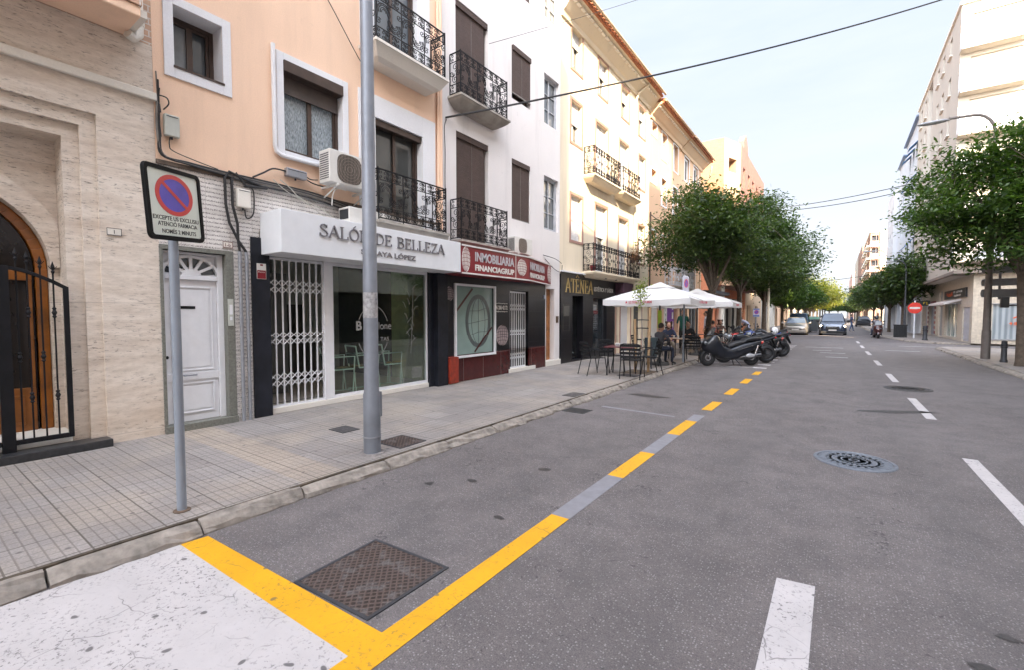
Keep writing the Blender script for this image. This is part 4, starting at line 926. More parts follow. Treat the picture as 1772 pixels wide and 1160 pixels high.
for k in (-.5, 0, .5):
    mb.ribbon([(cx + .42 * math.cos(R(a)) * abs(k) * 1.2 * (1 if k >= 0 else -1) if k else cx, cz + .56 * math.sin(R(a))) for a in range(-90, 91, 15)], .012, L, -.0075, -.005)
    mb.ribbon([(cx - .38, cz + k * .6 - .05), (cx, cz + k * .6 - .09 * k), (cx + .38, cz + k * .6 + .05)], .012, L, -.007, -.0045)
mb.build('globe_print', dcm, o)
mb = MB(); mb.ribbon([(7.69, 1.72), (8.28, 2.28)], .05, L, -.004, -.002); mb.ribbon([(8.35, .75), (9.02, 1.35)], .05, L, -.004, -.002); mb.build('dark_stripe', M('dark_red_stripe', (.06, .015, .012), .5), o)
mb = MB(); grille(mb, L, 8.06, 8.62, 1.12, 2.0, -.05, 7, (.2, .7)); mb.build('inner_grille', M('grille_behind_glass', (.4, .42, .38), .5), o)
mb = MB(); grille(mb, L, 9.78, 10.62, .2, 2.29, -.08, 8, (.14, .45, .78)); mb.build('folding_grille', WMETAL, t)
mb = MB(); mb.fbox(L, 9.76, 10.64, .19, 2.31, -.24, -.2); mb.build('door', M('grey_glazed_door', (.10, .10, .10), .25), t)
mb = MB(); mb.fbox(L, 9.70, 10.98, .1, .2, -.3, .05); mb.build('step', OFFW, t, bevel=.006)
def globe(cx, cz, r, rx, F, d, m1, m2, par, nm='globe_logo'):
    mb = MB(); mb.prism([F.P(cx + rx * math.cos(R(a)), cz + r * math.sin(R(a)), d) for a in range(0, 360, 15)], (F.n[0] * .004, F.n[1] * .004, 0), 0)
    for k in (-.66, -.33, 0, .33, .66):
        q = math.sqrt(1 - k * k); mb.ribbon([(cx + rx * q * math.sin(R(a)) * .98, cz + r * k * .9 + r * .12 * math.cos(R(a))) for a in range(-90, 91, 20)], .009, F, d + .004, d + .006, 1)
        mb.ribbon([(cx + rx * k * math.cos(R(a)) * 1.1 + .02 * math.sin(R(a)), cz + r * math.sin(R(a)) * .98) for a in range(-90, 91, 20)], .009, F, d + .0045, d + .0065, 1)
    return mb.build(nm, [m1, m2], par)
PK = M('greyish_pink_print', (.34, .27, .27), .5)
globe(7.47, 2.13, .16, .13, L, .022, PK, IRON, t); globe(9.42, 1.12, .28, .26, L, .022, PK, IRON, t)
mb = MB()
for tx, z, h, w in (('www.financiagrup.com', 1.94, .035, .52), ('96 286 42 72', 1.80, .10, .52), ('info@financiagrup.com', 1.735, .03, .52)): mb.text(tx, L.P(9.13, z, .021), (0, 1, 0), (0, 0, 1), h=h, w=w, depth=.002, bold=.03 if h > .05 else .02, N=(1, 0, 0))
mb.build('white_lettering', WPLAST, t)
plaque('number_plaque', 'small blue plaque high beside the brown panelled door', 11.44, 2.13, .09, .11, '33', m=M('blue_enamel', (.05, .1, .22), .4), tm=WPLAST, d=.022)
mb = MB(); mb.fbox(L, 11.62, 12.11, .25, 2.44, -.2, -.16)
for a, b in ((.35, .85), (.98, 1.5), (1.6, 2.3)):
    for q in (11.66, 11.89): ring(mb, L, q, q + .18, a, b, .02, -.16, -.145)
o = mb.build('wooden_door', WOOD2, t); g = MB(); g.ell(L.P(11.67, 1.2, -.12), (.03, .03, .03)); g.build('handle', STEEL, o)
mb = MB(); mb.fbox(L, 11.56, 12.45, .1, .26, -.28, .04); mb.build('step', OFFW, t, bevel=.006)
mb = MB(); mb.fbox(L, 12.2, 12.32, 1.42, 1.62, .004, .03); mb.build('bell_panel', M('bronze_bell_panel', (.12, .08, .05), .5, .4), t)
# agency sign: long box and a splayed return
t = thing('estate_agency_sign', 'dark red awning-shaped sign reading INMOBILIARIA FINANCIAGRUP', 'shop sign', L.P(7.25, 2.5, 0))
F2 = Fr(-6.45, 0, 0, 1); a0 = Vector((-6.45, 9.77)); a1 = Vector((-6.95, 11.73)); ud = (a1 - a0).normalized(); F3 = Fr(a0.x, a0.y, ud.x, ud.y); LL = (a1 - a0).length
mb = MB(); zb, zt = 2.54, 3.13
mb.prism([L.P(7.22, zb, .003), L.P(7.22, zb, .6), L.P(9.77, zb, .6), L.P(11.73, zb, .1), L.P(11.73, zb, .003)], (0, 0, zt - zb)); mb.build('sign_box', [RED], t, bevel=.004)
mb = MB()
for F, s0, s1 in ((F2, 7.22, 9.77), (F3, 0, LL)):
    mb.fbox(F, s0, s1, zt - .02, zt + .012, .002, .02); mb.fbox(F, s0, s1, zb - .012, zb + .02, .002, .02)
mb.fbox(F2, 9.19, 9.21, zb, zt, .003, .008)
mb.build('white_edging', WPLAST, t)
LG = M('pale_grey_lettering', (.46, .45, .47), .5)
for F, s0, s1, nm in ((F2, 7.66, 9.13, 'a'), (F3, .12, 1.38, 'b')):
    N = (F.n[0], F.n[1], 0); U = (F.u[0], F.u[1], 0)
    mb = MB(); mb.text('INMOBILIARIA', F.P(s0, 2.83, .003), U, (0, 0, 1), h=.20, w=s1 - s0, depth=.006, bold=.025, N=N); mb.build('upper_lettering', LG, t)
    mb = MB(); mb.text('FINANCIAGRUP', F.P(s0, 2.63, .003), U, (0, 0, 1), h=.125, w=s1 - s0, depth=.006, bold=.035, N=N); mb.build('lower_lettering', WPLAST, t)
globe(9.47, 2.84, .21, .2, F2, .004, WPLAST, RED, t); globe(7.36, 2.84, .27, .13, F2, .004, WPLAST, RED, t); globe(LL - .2, 2.84, .26, .16, F3, .004, WPLAST, RED, t)

# ---- 4. cream building
def eave(t, F, s0, s1, z, d, zr, tiles=True, sm=CREAM):
    mb = MB(); P = F.P
    prof = [(0, z - .18), (.06, z - .18), (.09, z - .05), (.16, z), (d - .12, z + .28), (d - .02, z + .30), (d - .02, z + .38), (0, z + .42)]
    mb.loft([[P(s0, h, q) for q, h in prof], [P(s1, h, q) for q, h in prof]]); o = mb.build('cornice', sm, t)
    mb = MB(); k = int((s1 - s0) / .22)
    for i in range(k):   # barrel tiles at the eaves edge, running back up the roof
        s = s0 + .11 + .22 * i; mb.tube([P(s, z + .44, d + .12), P(s, z + 1.35, -2.2)], .085, n=6)
    mb.loft([[P(s0, h, q) for q, h in [(d, z + .385), (d, z + .41), (-2.2, z + 1.33), (-2.2, z + 1.3)]], [P(s1, h, q) for q, h in [(d, z + .385), (d, z + .41), (-2.2, z + 1.33), (-2.2, z + 1.3)]]])
    mb.build('roof', M('terracotta_roof_tiles', (.42, .17, .085), .8, var=.45, vs=7, bump=.3, dirt=.5), t)
    mb = MB(); mb.fbox(F, s0, s1, z + .30, z + .385, d - .019, d + .06); mb.build('tile_course', M('terracotta_tile_course', (.34, .12, .055), .85, var=.5, vs=9, dirt=.4), t)
    mb = MB(); mb.tube([P(s0, z + .40, d + .16), P(s1, z + .39, d + .16)], .045, n=8); mb.build('gutter', M('tan_gutter', (.45, .33, .22), .6, dirt=.4), t)
    mb = MB()
    for i in range(int((s1 - s0) / .3)): mb.fbox(F, s0 + .05 + .3 * i, s0 + .27 + .3 * i, z + .2, z + .225, d - .19, d - .1)
    mb.build('cornice_bricks', OFFW, t)
t = thing('cream_building', 'cream rendered house with iron balconies above the black tiled beauty shop', 'building', (-7.05, 12.45, 0))
c4 = [(13.12, 13.84, 9.50, 10.74), (13.12, 13.84, 7.2, 8.50), (13.12, 13.90, 4.08, 5.52), (15.12, 15.86, 9.45, 10.66), (17.2, 17.98, 9.40, 10.56), (19.1, 19.88, 9.3, 10.5), (19.15, 19.9, 7.1, 8.45), (19.15, 19.9, 3.9, 5.5)]
d4 = [(14.95, 15.9, 3.2, 5.55), (14.95, 15.9, 6.35, 8.42), (17.05, 17.95, 3.2, 5.45), (17.05, 17.95, 6.35, 8.42)]
mb = MB(); wall(mb, L, 12.42, 20.5, 2.95, 11.0, [(*a, .2) for a in c4 + d4], .0); shell(mb, L, 12.42, 20.5, 11.2, -.001, 9, 0); wall(mb, L, 16.7, 20.5, .1, 2.95, [(17.29, 18.33, .1, 2.3, .2), (18.75, 19.6, .1, 2.3, .2), (16.85, 17.2, .1, 2.2, .2)], .0); mb.build('wall', CREAM, t)
for i, a in enumerate(c4):
    surround(t, L, *a, .09, TRIMB, .02); win(t, L, *a, .2, M('white_window_frame', (.7, .7, .7), .5), m_glass('window_glass', (.05, .055, .06)), 2, shutter=[.35, .5, .97, .4, .4, .35, .9, .3][i])
for i, a in enumerate(d4):
    surround(t, L, *a, .10, TRIMB, .02, bottom=False); win(t, L, *a, .2, _mc['white_window_frame'], bpy.data.materials['window_glass'], 2, shutter=[.45, .97, .97, .97][i])
balcony(t, L, 14.0 + .0, 16.25, 6.32, .38, h=.92, m=CREAM, rich=False, r=.009); balcony(t, L, 16.55, 18.3, 6.30, .38, h=.92, m=CREAM, rich=False, r=.009); balcony(t, L, 13.98, 18.25, 3.12, .40, h=.92, m=CREAM, rich=False, r=.009)
eave(t, L, 12.42, 20.5, 10.9, .52, 12)
mb = MB(); mb.tube([L.P(18.62, 2.3, .07), L.P(18.62, 10.5, .07), L.P(18.7, 10.8, .12), L.P(18.95, 11.15, .5)], .05, n=8); mb.build('drainpipe', CREAM, t, smooth=True)
# black tiled shop
mb = MB(); wall(mb, L, 12.47, 16.70, .1, 3.0, [(13.22, 13.98, .15, 2.30, .3), (14.77, 15.92, .35, 2.28, .2)], .03); shell(mb, L, 12.47, 16.70, 3.0, .029, .25, .1); mb.build('tiled_shopfront', BTILE, t)
mb = MB(); mb.fbox(L, 12.45, 16.72, 3.0, 3.05, 0, .12); mb.build('shopfront_cap', WMETAL, t)
mb = MB(); mb.fbox(L, 13.22, 13.98, .15, 2.3, -.26, -.24); ring(mb, L, 13.24, 13.96, .15, 2.3, .05, -.24, -.2); mb.build('door', M('black_glazed_door', (.015, .016, .018), .08), t)
mb = MB(); ring(mb, L, 14.77, 15.92, .35, 2.28, .03, -.14, -.1); o = mb.build('window', DKSTEEL, t); mb = MB(); mb.fbox(L, 14.78, 15.91, .36, 2.27, -.16, -.15); mb.build('glass', GLASS, o)
mb = MB()
for i in range(9): mb.marks(L.P(15.1, 1.72 - .075 * i, -.148), (0, 1, 0), .3 + .05 * (i % 3), .03, 9, .001, seed=i)
mb.fbox(L, 15.12, 15.42, 1.85, 2.03, -.148, -.146); mb.fbox(L, 13.36, 13.6, 1.82, 2.0, -.198, -.196); mb.build('window_lettering', M('faint_white_print', (.3, .3, .3), .6), t)
mb = MB(); mb.fbox(L, 12.62, 12.98, 1.62, 1.95, .032, .05); ring(mb, L, 12.6, 13.0, 1.15, 2.0, .012, .03, .04); mb.build('meter_panel', M('grey_meter_panel', (.08, .078, .07), .5), t)
mb = MB(); mb.ribbon([(13.3, .95), (13.45, .45), (13.7, .35)], .03, L, -.19, -.18); mb.ribbon([(13.3, .95), (13.36, .42)], .02, L, -.19, -.18); mb.build('hose', M('pale_hose', (.35, .42, .42), .5), t)
# other ground floor doors
mb = MB(); mb.fbox(L, 17.29, 18.33, .1, 2.3, -.18, -.12)
for q in range(8): mb.fbox(L, 17.33 + .125 * q, 17.43 + .125 * q, .15, 2.25, -.12, -.105)
mb.build('door', WMETAL, t)
mb = MB(); mb.fbox(L, 18.75, 19.6, .1, 2.3, -.18, -.12); mb.fbox(L, 16.85, 17.2, .1, 2.2, -.18, -.12); mb.build('dark_door', DKSTEEL, t)
mb = MB(); mb.fbox(L, 16.71, 20.45, 2.42, 2.95, 0, .05); mb.fbox(L, 16.75, 17.6, 2.5, 2.9, .05, .35); mb.build('dark_awning', M('dark_plum_awning', (.05, .02, .035), .7), t)
for s in (16.8, 17.22, 18.36, 19.7): mb = MB(); mb.fbox(L, s, s + .05, .1, 2.4, .0, .03); mb.build('door_post', TRIMB, t)
t = thing('beauty_shop_sign', 'gold and white lettering reading ATÊNEA ESTÉTICA Y LÁSER on black tiles', 'shop sign', L.P(12.65, 2.55, .03))
mb = MB(); serif_text(mb, 'ATENEA', L, 12.74, 14.70, 2.38, 2.83, .032, .02, {2: [[(.1, 1.12), (.33, 1.3), (.56, 1.12)]]}); mb.build('gold_lettering', GOLD, t)
mb = MB(); mb.text('ESTÉTICA Y LÁSER', L.P(14.82, 2.50, .032), (0, 1, 0), (0, 0, 1), h=.15, w=1.66, depth=.01, bold=.01, N=(1, 0, 0)); mb.build('white_lettering', WPLAST, t)
mb = MB()
for s in (13.3, 15.2, 16.1): mb.tube([L.P(s, 2.98, .03), L.P(s, 2.96, .3)], .008, n=5); mb.fbox(L, s - .06, s + .06, 2.93, 2.97, .27, .33)
mb.build('spot_lamps', DKSTEEL, t)

# ---- 5. tan buildings
t = thing('tan_building', 'tan rendered house with plain white window reveals beyond the cream house', 'building', (-7.05, 20.52, 0))
w5 = [(20.75, 21.45, 9.9, 10.42), (20.75, 21.45, 7.75, 8.32), (20.75, 21.45, 4.88, 5.56), (22.22, 23.0, 9.2, 10.42), (22.22, 23.0, 6.98, 8.25), (22.22, 23.0, 4.05, 5.5), (24.1, 24.9, 9.1, 10.42), (24.1, 24.9, 6.9, 8.25), (24.1, 24.9, 3.3, 5.4)]
mb = MB(); wall(mb, L, 20.502, 25.4, .1, 10.85, [(*a, .25) for a in w5] + [(21, 22.2, .1, 2.5, .2), (22.9, 25.3, .1, 2.6, .3)], -.01); shell(mb, L, 20.502, 25.4, 11, -.012, 9, 0); mb.build('wall', TAN, t)
for i, a in enumerate(w5): surround(t, L, *a, .08, TRIMW, .012); win(t, L, *a, .25, _mc['white_window_frame'], bpy.data.materials['window_glass'], 1, shutter=[0, 0, 0, .3, 0, .6, .9, .9, .4][i])
mb = MB(); mb.tube([L.P(23.4, 2.5, .06), L.P(23.4, 6, .06)], .03, n=6); mb.tube([L.P(20.55, .2, .06), L.P(20.55, 6.3, .06)], .035, n=6); mb.build('drainpipe', BROWNAL, t)
mb = MB(); mb.fbox(L, 22.9, 25.3, .1, 2.6, -.28, -.2); mb.build('purple_shopfront', M('purple_panel', (.17, .035, .27), .45), t)
mb = MB(); mb.fbox(L, 23.0, 23.4, .2, 2.5, -.195, .0); mb.fbox(L, 21, 22.2, .1, 2.5, -.19, -.12); mb.build('white_panel', WPLAST, t)
mb = MB()
for q in range(4): mb.fbox(L, 24.9, 25.15, .5 + .48 * q, .85 + .48 * q, -.195, -.19)
mb.build('posters', WPLAST, t)
mb = MB()
for q in range(6): mb.marks(L.P(23.1, 2.1 - .25 * q, .002), (0, 1, 0), .16, .15, 2, .004, seed=q)
mb.build('vertical_lettering', M('green_lettering', (.06, .2, .08), .5), t)
eave(t, L, 20.502, 25.4, 10.65, .55, 12, sm=TAN2)
t = thing('pale_tan_building', 'pale tan house with white framed windows and a white balcony behind the first street tree', 'building', (-7.05, 25.42, 0))
w6 = [(26.2, 27.1, 9.1, 10.35), (28.1, 29.05, 9.05, 10.35), (26.2, 27.1, 6.9, 8.25), (28.1, 29.05, 6.9, 8.25), (26.1, 27.0, 3.2, 5.3), (27.9, 28.8, 3.2, 5.3)]
mb = MB(); wall(mb, L, 25.402, 29.9, .1, 10.85, [(*a, .15) for a in w6] + [(25.7, 27.2, .1, 2.6, .3), (27.6, 29.5, .1, 2.6, .3)], -.005); shell(mb, L, 25.402, 29.9, 11, -.008, 9, 0); mb.build('wall', TAN, t)
for a in w6: surround(t, L, *a, .09, TRIMW, .012); win(t, L, *a, .15, _mc['white_window_frame'], bpy.data.materials['window_glass'], 1, shutter=.0)
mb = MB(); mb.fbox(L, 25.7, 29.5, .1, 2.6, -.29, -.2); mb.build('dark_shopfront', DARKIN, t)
for s in (25.75, 26.4, 27.05, 27.65, 28.5, 29.3): mb = MB(); mb.fbox(L, s, s + .09, .1, 2.6, -.19, -.1); mb.build('door_post', GREYAL, t)
balcony(t, L, 22.9, 26.6, 3.08, .5, h=.92, m=CONC, im=WMETAL, rich=False, r=.014, lip=False)
eave(t, L, 25.402, 30.0, 10.6, .60, 12, sm=TAN2)
mb = MB(); mb.tube([L.P(29.8, 2.6, .06), L.P(29.8, 9.3, .06), L.P(29.85, 9.7, .15), L.P(29.9, 10.0, .5), L.P(29.9, 10.7, .6)], .05, n=8); mb.build('drainpipe', TAN2, t)

# ---- 6. orange brick apartment block, upper floors overhanging
t = thing('orange_brick_block', 'orange brick apartment block with chamfered corner overhanging its shops', 'building', (-7.05, 30, 0))
mb = MB(); wall(mb, L, 30.0, 47.3, .1, 3.7, [(34.8, 36.6, .1, 3.1, .4), (37, 46.5, .1, 3.0, .5)], -.02); shell(mb, L, 30, 47.3, 4.3, -.02, 12, 0); mb.quad(L.P(30, 3.7, -.02), L.P(47.3, 3.7, -.02), L.P(47.3, 4.3, -.02), L.P(30, 4.3, -.02)); mb.build('ground_floor', OBRICK, t)
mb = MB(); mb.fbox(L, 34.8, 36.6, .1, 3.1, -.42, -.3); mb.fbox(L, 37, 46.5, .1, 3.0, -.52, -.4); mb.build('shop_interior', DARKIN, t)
mb = MB(); mb.lathe([(.28, .1), (.28, 3.7)], L.P(34.9, 0, .25), n=14); mb.build('column', OFFW, t, smooth=True)
mb = MB()
for s in (35.5, 36.1, 38.5, 41, 43.5): mb.fbox(L, s, s + .3, .1, 3.0, -.3, -.1)
mb.build('shop_posts', OFFW, t)
ft = [(-8.6, 33.5), (-6.46, 33.5), (-5.75, 35.4), (-5.75, 47.3), (-16, 47.3), (-16, 33.5)]
FS = Fr(-16, 33.5, 1, 0); cl = Vector((-5.75 + 6.46, 1.9)).length; FC = Fr(-6.46, 33.5, .71 / cl, 1.9 / cl); FX = Fr(-5.75, 0, 0, 1)
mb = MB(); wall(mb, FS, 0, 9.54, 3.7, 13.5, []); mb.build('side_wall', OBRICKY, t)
opc = [(.55, 1.5, z, z + 1.9, .8) for z in (4.9, 7.6, 10.4)]
mb = MB(); wall(mb, FC, 0, cl, 3.7, 13.5, opc, 0); mb.build('corner_wall', M('buff_render_corner', (.46, .29, .18), .8), t)
opx = [(36.4 + 2.1 * i, 37.3 + 2.1 * i, z, z + 1.5, .3) for i in range(5) for z in (5.2, 7.9, 10.7)]
mb = MB(); wall(mb, FX, 35.4, 47.3, 3.7, 13.5, opx, 0); mb.prism([(x, y, 3.68) for x, y in ft], (0, 0, .02)); mb.prism([(x, y, 13.5) for x, y in ft], (0, 0, .02)); mb.quad((-5.75, 47.3, 3.7), (-16, 47.3, 3.7), (-16, 47.3, 13.5), (-5.75, 47.3, 13.5)); mb.build('street_wall', M('salmon_brick_facade', (.24, .115, .09), .8, var=.2, dirt=.3), t)
mb = MB(); mb.prism([L.P(36.5, 13.5, 1.3), L.P(38.3, 13.5, 1.3), L.P(38.3, 14.0, 1.3), L.P(37.4, 14.7, 1.3), L.P(36.5, 14.0, 1.3)], (-.4, 0, 0)); mb.build('gable_end', _mc['salmon_brick_facade'], t)
for a in opx[:]: win(t, FX, *a[:4], .28, BROWNAL, bpy.data.materials['window_glass'], 1)
for a in opc:
    mb = MB(); mb.fbox(FC, a[0], a[1], a[2], a[2] + .95, -.06, .04); mb.build('balcony_wall', OFFW, t)
    mb = MB(); mb.fbox(FC, a[0], a[1], a[2], a[3], -.82, -.79); mb.build('window', DKSTEEL, t)
mb = MB(); mb.fbox(L, 30, 34.6, 3.0, 3.2, 0, .9); mb.build('shop_canopy', DKSTEEL, t)
t = thing('shading_house', 'unseen plain cream house added left of the travertine building to block low sky behind the camera', 'building', (-7.05, -40, 0)); mb = MB(); opz = [(-38 + 3 * q, -36.8 + 3 * q, z, z + 1.6, .2) for q in range(9) for z in (4, 7, 10)]; wall(mb, L, -46, -9.05, 0, 14, opz, 0); shell(mb, L, -46, -9.05, 14, -.001, 9, 0); mb.build('wall', CREAM, t)  # added out of view to keep low sky glow off the doorway
for a in opz: mb = MB(); mb.fbox(L, a[0], a[1], a[2], a[3], -.19, -.15); mb.build('window', GLASS, t)
# ---- 7. far left row
for i, (y0, y1, h, m, lb) in enumerate([(47.4, 58, 8.2, TAN2, 'pale two-storey house behind the street trees past the orange block'), (58.1, 72, 9.4, OFFW, 'off-white low block behind the yellow-green trees'), (72.1, 95, 9, TAN, 'brownish low block far down the left side'), (95.1, 160, 9, CREAM, 'cream row at the far end of the left side')]):
    t = thing('row_house', lb, 'building', (-7.05, y0, 0)); mb = MB(); k = int((y1 - y0) / 2.6)
    ops = [(y0 + 1 + 2.6 * q, y0 + 2.1 + 2.6 * q, z, z + 1.5, .25) for q in range(k) for z in (3.9, 6.6)] + [(y0 + .8 + 2.6 * q, y0 + 2.8 + 2.6 * q, .1, 2.6, .3) for q in range(0, k, 1) if q % 2 == 0]
    wall(mb, L, y0, y1, .1, h, ops, 0); shell(mb, L, y0, y1, h, 0, 9, 0); mb.build('wall', m, t)
    for a in ops: mb = MB(); mb.fbox(L, a[0], a[1], a[2], a[3], -.24, -.2); mb.build('window', GLASS, t)

# ------------------------------------------------------------------ things on the left facades
def ac_unit(label, s, z, d, w=.8, h=.56, dep=.3, feet=True):
    c = thing('air_conditioner', label, 'air conditioner', L.P(s, z, d), group='air conditioner units on the facades')
    mb = MB(); mb.fbox(L, s, s + w, z, z + h, d, d + dep); mb.build('casing', WPLAST, c, bevel=.012)
    f = d + dep; cx, cz, r = s + w * .42, z + h * .5, h * .44; se = lambda a: (math.copysign(abs(math.cos(a)) ** .55, math.cos(a)), math.copysign(abs(math.sin(a)) ** .55, math.sin(a)))
    g = MB(); g.prism([L.P(cx + r * se(R(a))[0], cz + r * se(R(a))[1], f + .0005) for a in range(0, 360, 12)], (.004, 0, 0)); g.build('fan', M('dark_fan', (.075, .06, .05), .6), c)
    g = MB()
    for q in (1, .8, .6, .4, .2): g.tube([L.P(cx + r * q * math.cos(R(a)), cz + r * q * math.sin(R(a)), f + .012) for a in range(0, 360, 20)], .003, n=4, closed=True)
    for q in range(-8, 9):
        x = q / 8.5 * r; y = r * (1 - abs(q / 8.5) ** 3.6) ** .278; g.tube([L.P(cx + x, cz - y, f + .014), L.P(cx + x, cz + y, f + .014)], .0028, n=4)
    g.build('fan_guard', M('brown_grey_wire', (.28, .23, .19), .5), c)
    g = MB()
    for q in range(12): g.box(-7.05 + d + .03, -7.05 + d + dep - .03, s - .003, s + .0, z + .06 + q * (h - .1) / 12, z + .075 + q * (h - .1) / 12)
    g.build('side_vents', DKSTEEL, c)
    if feet:
        g = MB()
        for q in (s + .12, s + w - .15): g.box(-7.05, -7.05 + d + dep + .02, q, q + .035, z - .035, z - .002); g.tube([L.P(q + .017, z - .03, d + dep), L.P(q + .017, z - .2, 0)], .012, n=5)
        g.build('bracket', WPLAST, c)
    return c
ac_unit('off-white air conditioner with brown fan grille below the big window left of the lamp post', 4.30, 3.78, .14, .86, .52, .30)
ac_unit('low white air conditioner resting on top of the salon sign behind the lamp post', 4.66, 3.20, .12, .86, .26, .3, False)
ac_unit('white air conditioner on the white wall above the red agency sign', 9.60, 3.25, .06, .80, .42, .25)
def junction(name, label, s0, s1, z0, z1, dep, m, cat='junction box'):
    c = thing(name, label, cat, L.P(s0, z0, 0)); mb = MB(); mb.fbox(L, s0, s1, z0, z1, .012, dep); mb.build('casing', m, c, bevel=.012)
    mb = MB(); mb.fbox(L, s0 + .02, s1 - .02, z1 - .03, z1 - .022, dep, dep + .004); mb.fbox(L, (s0 + s1) / 2 - .01, (s0 + s1) / 2 + .01, z0 - .03, z0, .03, .05); mb.build('fitting', DKSTEEL, c); return c
junction('junction_box', 'rounded pale junction box high on the peach wall beside the stone corner', 2.235, 2.40, 3.93, 4.20, .08, GREYPL)
junction('junction_box', 'square off-white junction box on the patterned tiles right of the no parking sign', 3.07, 3.25, 3.19, 3.45, .10, OFFW)
junction('amplifier_box', 'finned grey metal box fed by black cables under the big window', 3.79, 4.12, 3.80, 3.93, .10, STEEL)
def cable(label, pts, r=.012, m=CABLE, cat='cable', group=None, sag=True, name='wall_cable'):
    out = []
    for i in range(len(pts) - 1):     # gentle smoothing
        p0, p1, p2, p3 = (Vector(pts[max(i - 1, 0)]), Vector(pts[i]), Vector(pts[i + 1]), Vector(pts[min(i + 2, len(pts) - 1)]))
        for k in range(6):
            u = k / 6; out.append(.5 * ((2 * p1) + (-p0 + p2) * u + (2 * p0 - 5 * p1 + 4 * p2 - p3) * u * u + (-p0 + 3 * p1 - 3 * p2 + p3) * u ** 3))
    out.append(Vector(pts[-1])); mb = MB(); mb.tube(out, r, n=6); return tag(mb.build(name, m, smooth=True), label, cat, group)
P = L.P
rr = random.Random(5)
# bundle down the corner and along the ledge
bl = [('tangle of black cables dropping down beside the stone corner', [(2.17, 4.75), (2.18, 4.35), (2.175, 4.0), (2.18, 3.7), (2.3, 3.62)]), ]
for k in range(9):
    o1, o2 = rr.uniform(-.03, .03), rr.uniform(-.05, .05)
    cable('one of the thin dark cables bundled down the stone corner and along the ledge', [P(2.175 + .012 * (k % 3), 4.7 - .1 * k, .03 + .01 * (k % 3)), P(2.185 + o1 * .4, 4.3, .03), P(2.18 + o1 * .5, 3.95, .04), P(2.2 + abs(o1), 3.68, .04), P(2.5, 3.64 + o2 * .3, .05), P(2.9, 3.62 + o2 * .5, .05), P(3.3, 3.60 + o2, .05), P(3.8, 3.60 + o2, .05), P(4.3, 3.58 + o2 * 1.2, .05), P(4.9, 3.5 + o2, .06), P(5.3, 3.38, .06)], .009 + .004 * (k % 2), CABLE if k % 3 else CABLEG, group='bundled wall cables')
cable('black cable looping out of the corner above the junction box', [P(2.2, 4.42, .02), P(2.27, 4.40, .06), P(2.29, 4.33, .06), P(2.24, 4.25, .03)], .008)
cable('thin cable hanging from the rounded junction box to the ledge', [P(2.30, 3.93, .04), P(2.29, 3.83, .04), P(2.33, 3.76, .04), P(2.6, 3.70, .04), P(2.85, 3.66, .04)], .006)
cable('black cable curving up to the finned metal box', [P(3.3, 3.66, .06), P(3.45, 3.76, .06), P(3.6, 3.86, .06), P(3.79, 3.87, .06)], .012)
cable('upper black cable from the finned box to the air conditioner', [P(4.12, 3.87, .06), P(4.2, 3.84, .06), P(4.3, 3.85, .1)], .010)
cable('lower black cable from the finned box to the air conditioner', [P(4.12, 3.83, .06), P(4.22, 3.79, .06), P(4.4, 3.76, .1)], .010)
cable('pale cable looping down over the tiles to the salon sign', [P(3.7, 3.72, .06), P(3.85, 3.62, .08), P(4.0, 3.50, .08), P(4.3, 3.42, .08), P(4.6, 3.3, .08)], .008, M('pale_cable', (.5, .48, .42), .6))
cable('second pale cable trailing over the tiles to the salon sign', [P(3.6, 3.70, .05), P(3.8, 3.56, .07), P(4.1, 3.45, .07), P(4.4, 3.30, .07), P(4.55, 3.2, .07)], .006, _mc['pale_cable'])
cable('white hose hanging below the air conditioner', [P(4.65, 3.72, .35), P(4.5, 3.72, .33), P(4.44, 3.62, .3), P(4.45, 3.45, .25)], .010, WPLAST)
cable('black cable looping under the square junction box', [P(3.18, 3.5, .04), P(3.30, 3.48, .05), P(3.31, 3.2, .05), P(3.27, 3.08, .05), P(3.2, 3.06, .05), P(3.18, 3.17, .05)], .010)
cable('thin black wire running down the edge of the white house', [P(7.40, 5.9, .03), P(7.33, 5.7, .03), P(7.35, 5.2, .03), P(7.34, 4.6, .03), P(7.36, 3.8, .03)], .008)
cable('stray brown wire curving across the peach wall near the top', [P(4.30, 7.2, .03), P(4.7, 6.7, .06), P(5.1, 6.2, .08), P(5.4, 5.95, .05)], .008, BROWNAL)
cable('thin wire from the white wall to the black shop corner', [P(11.4, 3.4, .03), P(11.9, 3.35, .1), P(12.3, 3.3, .05), P(12.45, 3.25, .05)], .010)
cable('second wire drooping to the black shop corner', [P(11.5, 3.3, .03), P(12.0, 3.05, .05), P(12.4, 2.98, .06), P(12.5, 3.2, .05)], .010)
cable('black cable crossing the tan facade above the tree', [P(20.6, 6.2, .05), P(21.5, 6.1, .1), P(23, 6.2, .1), P(24, 5.9, .2)], .02)
# flower pots on the balcony
def pot(label, s, z, d, m, leaf):
    c = thing('flower_pot', label, 'flower pot', P(s, z, d), group='flower pots on the cream balcony')
    mb = MB(); mb.lathe([(.07, 0), (.1, .16), (.11, .17), (.11, .2), (.09, .2)], P(s, z, d), n=10); mb.build('pot', m, c)
    if leaf:
        mb = MB(); r = random.Random(int(s * 10))
        for i in range(260):
            a = r.uniform(0, 6.3); q = abs(r.gauss(0, .2)); v = Vector(P(s, z, d)) + Vector((q * math.cos(a) * .8, q * math.sin(a) * 1.2, .2 + r.gauss(.05, .12))); e = Vector((r.uniform(-1, 1), r.uniform(-1, 1), r.uniform(-1, 1))).normalized() * .035; f = e.cross(Vector((.3, .2, .9))).normalized() * .02; mb.quad(v - e, v + f, v + e, v - f)
        mb.build('foliage', leaf, c)
pot('red pot at the left end of the lower cream balcony', 14.25, 3.14, .25, RED, None)
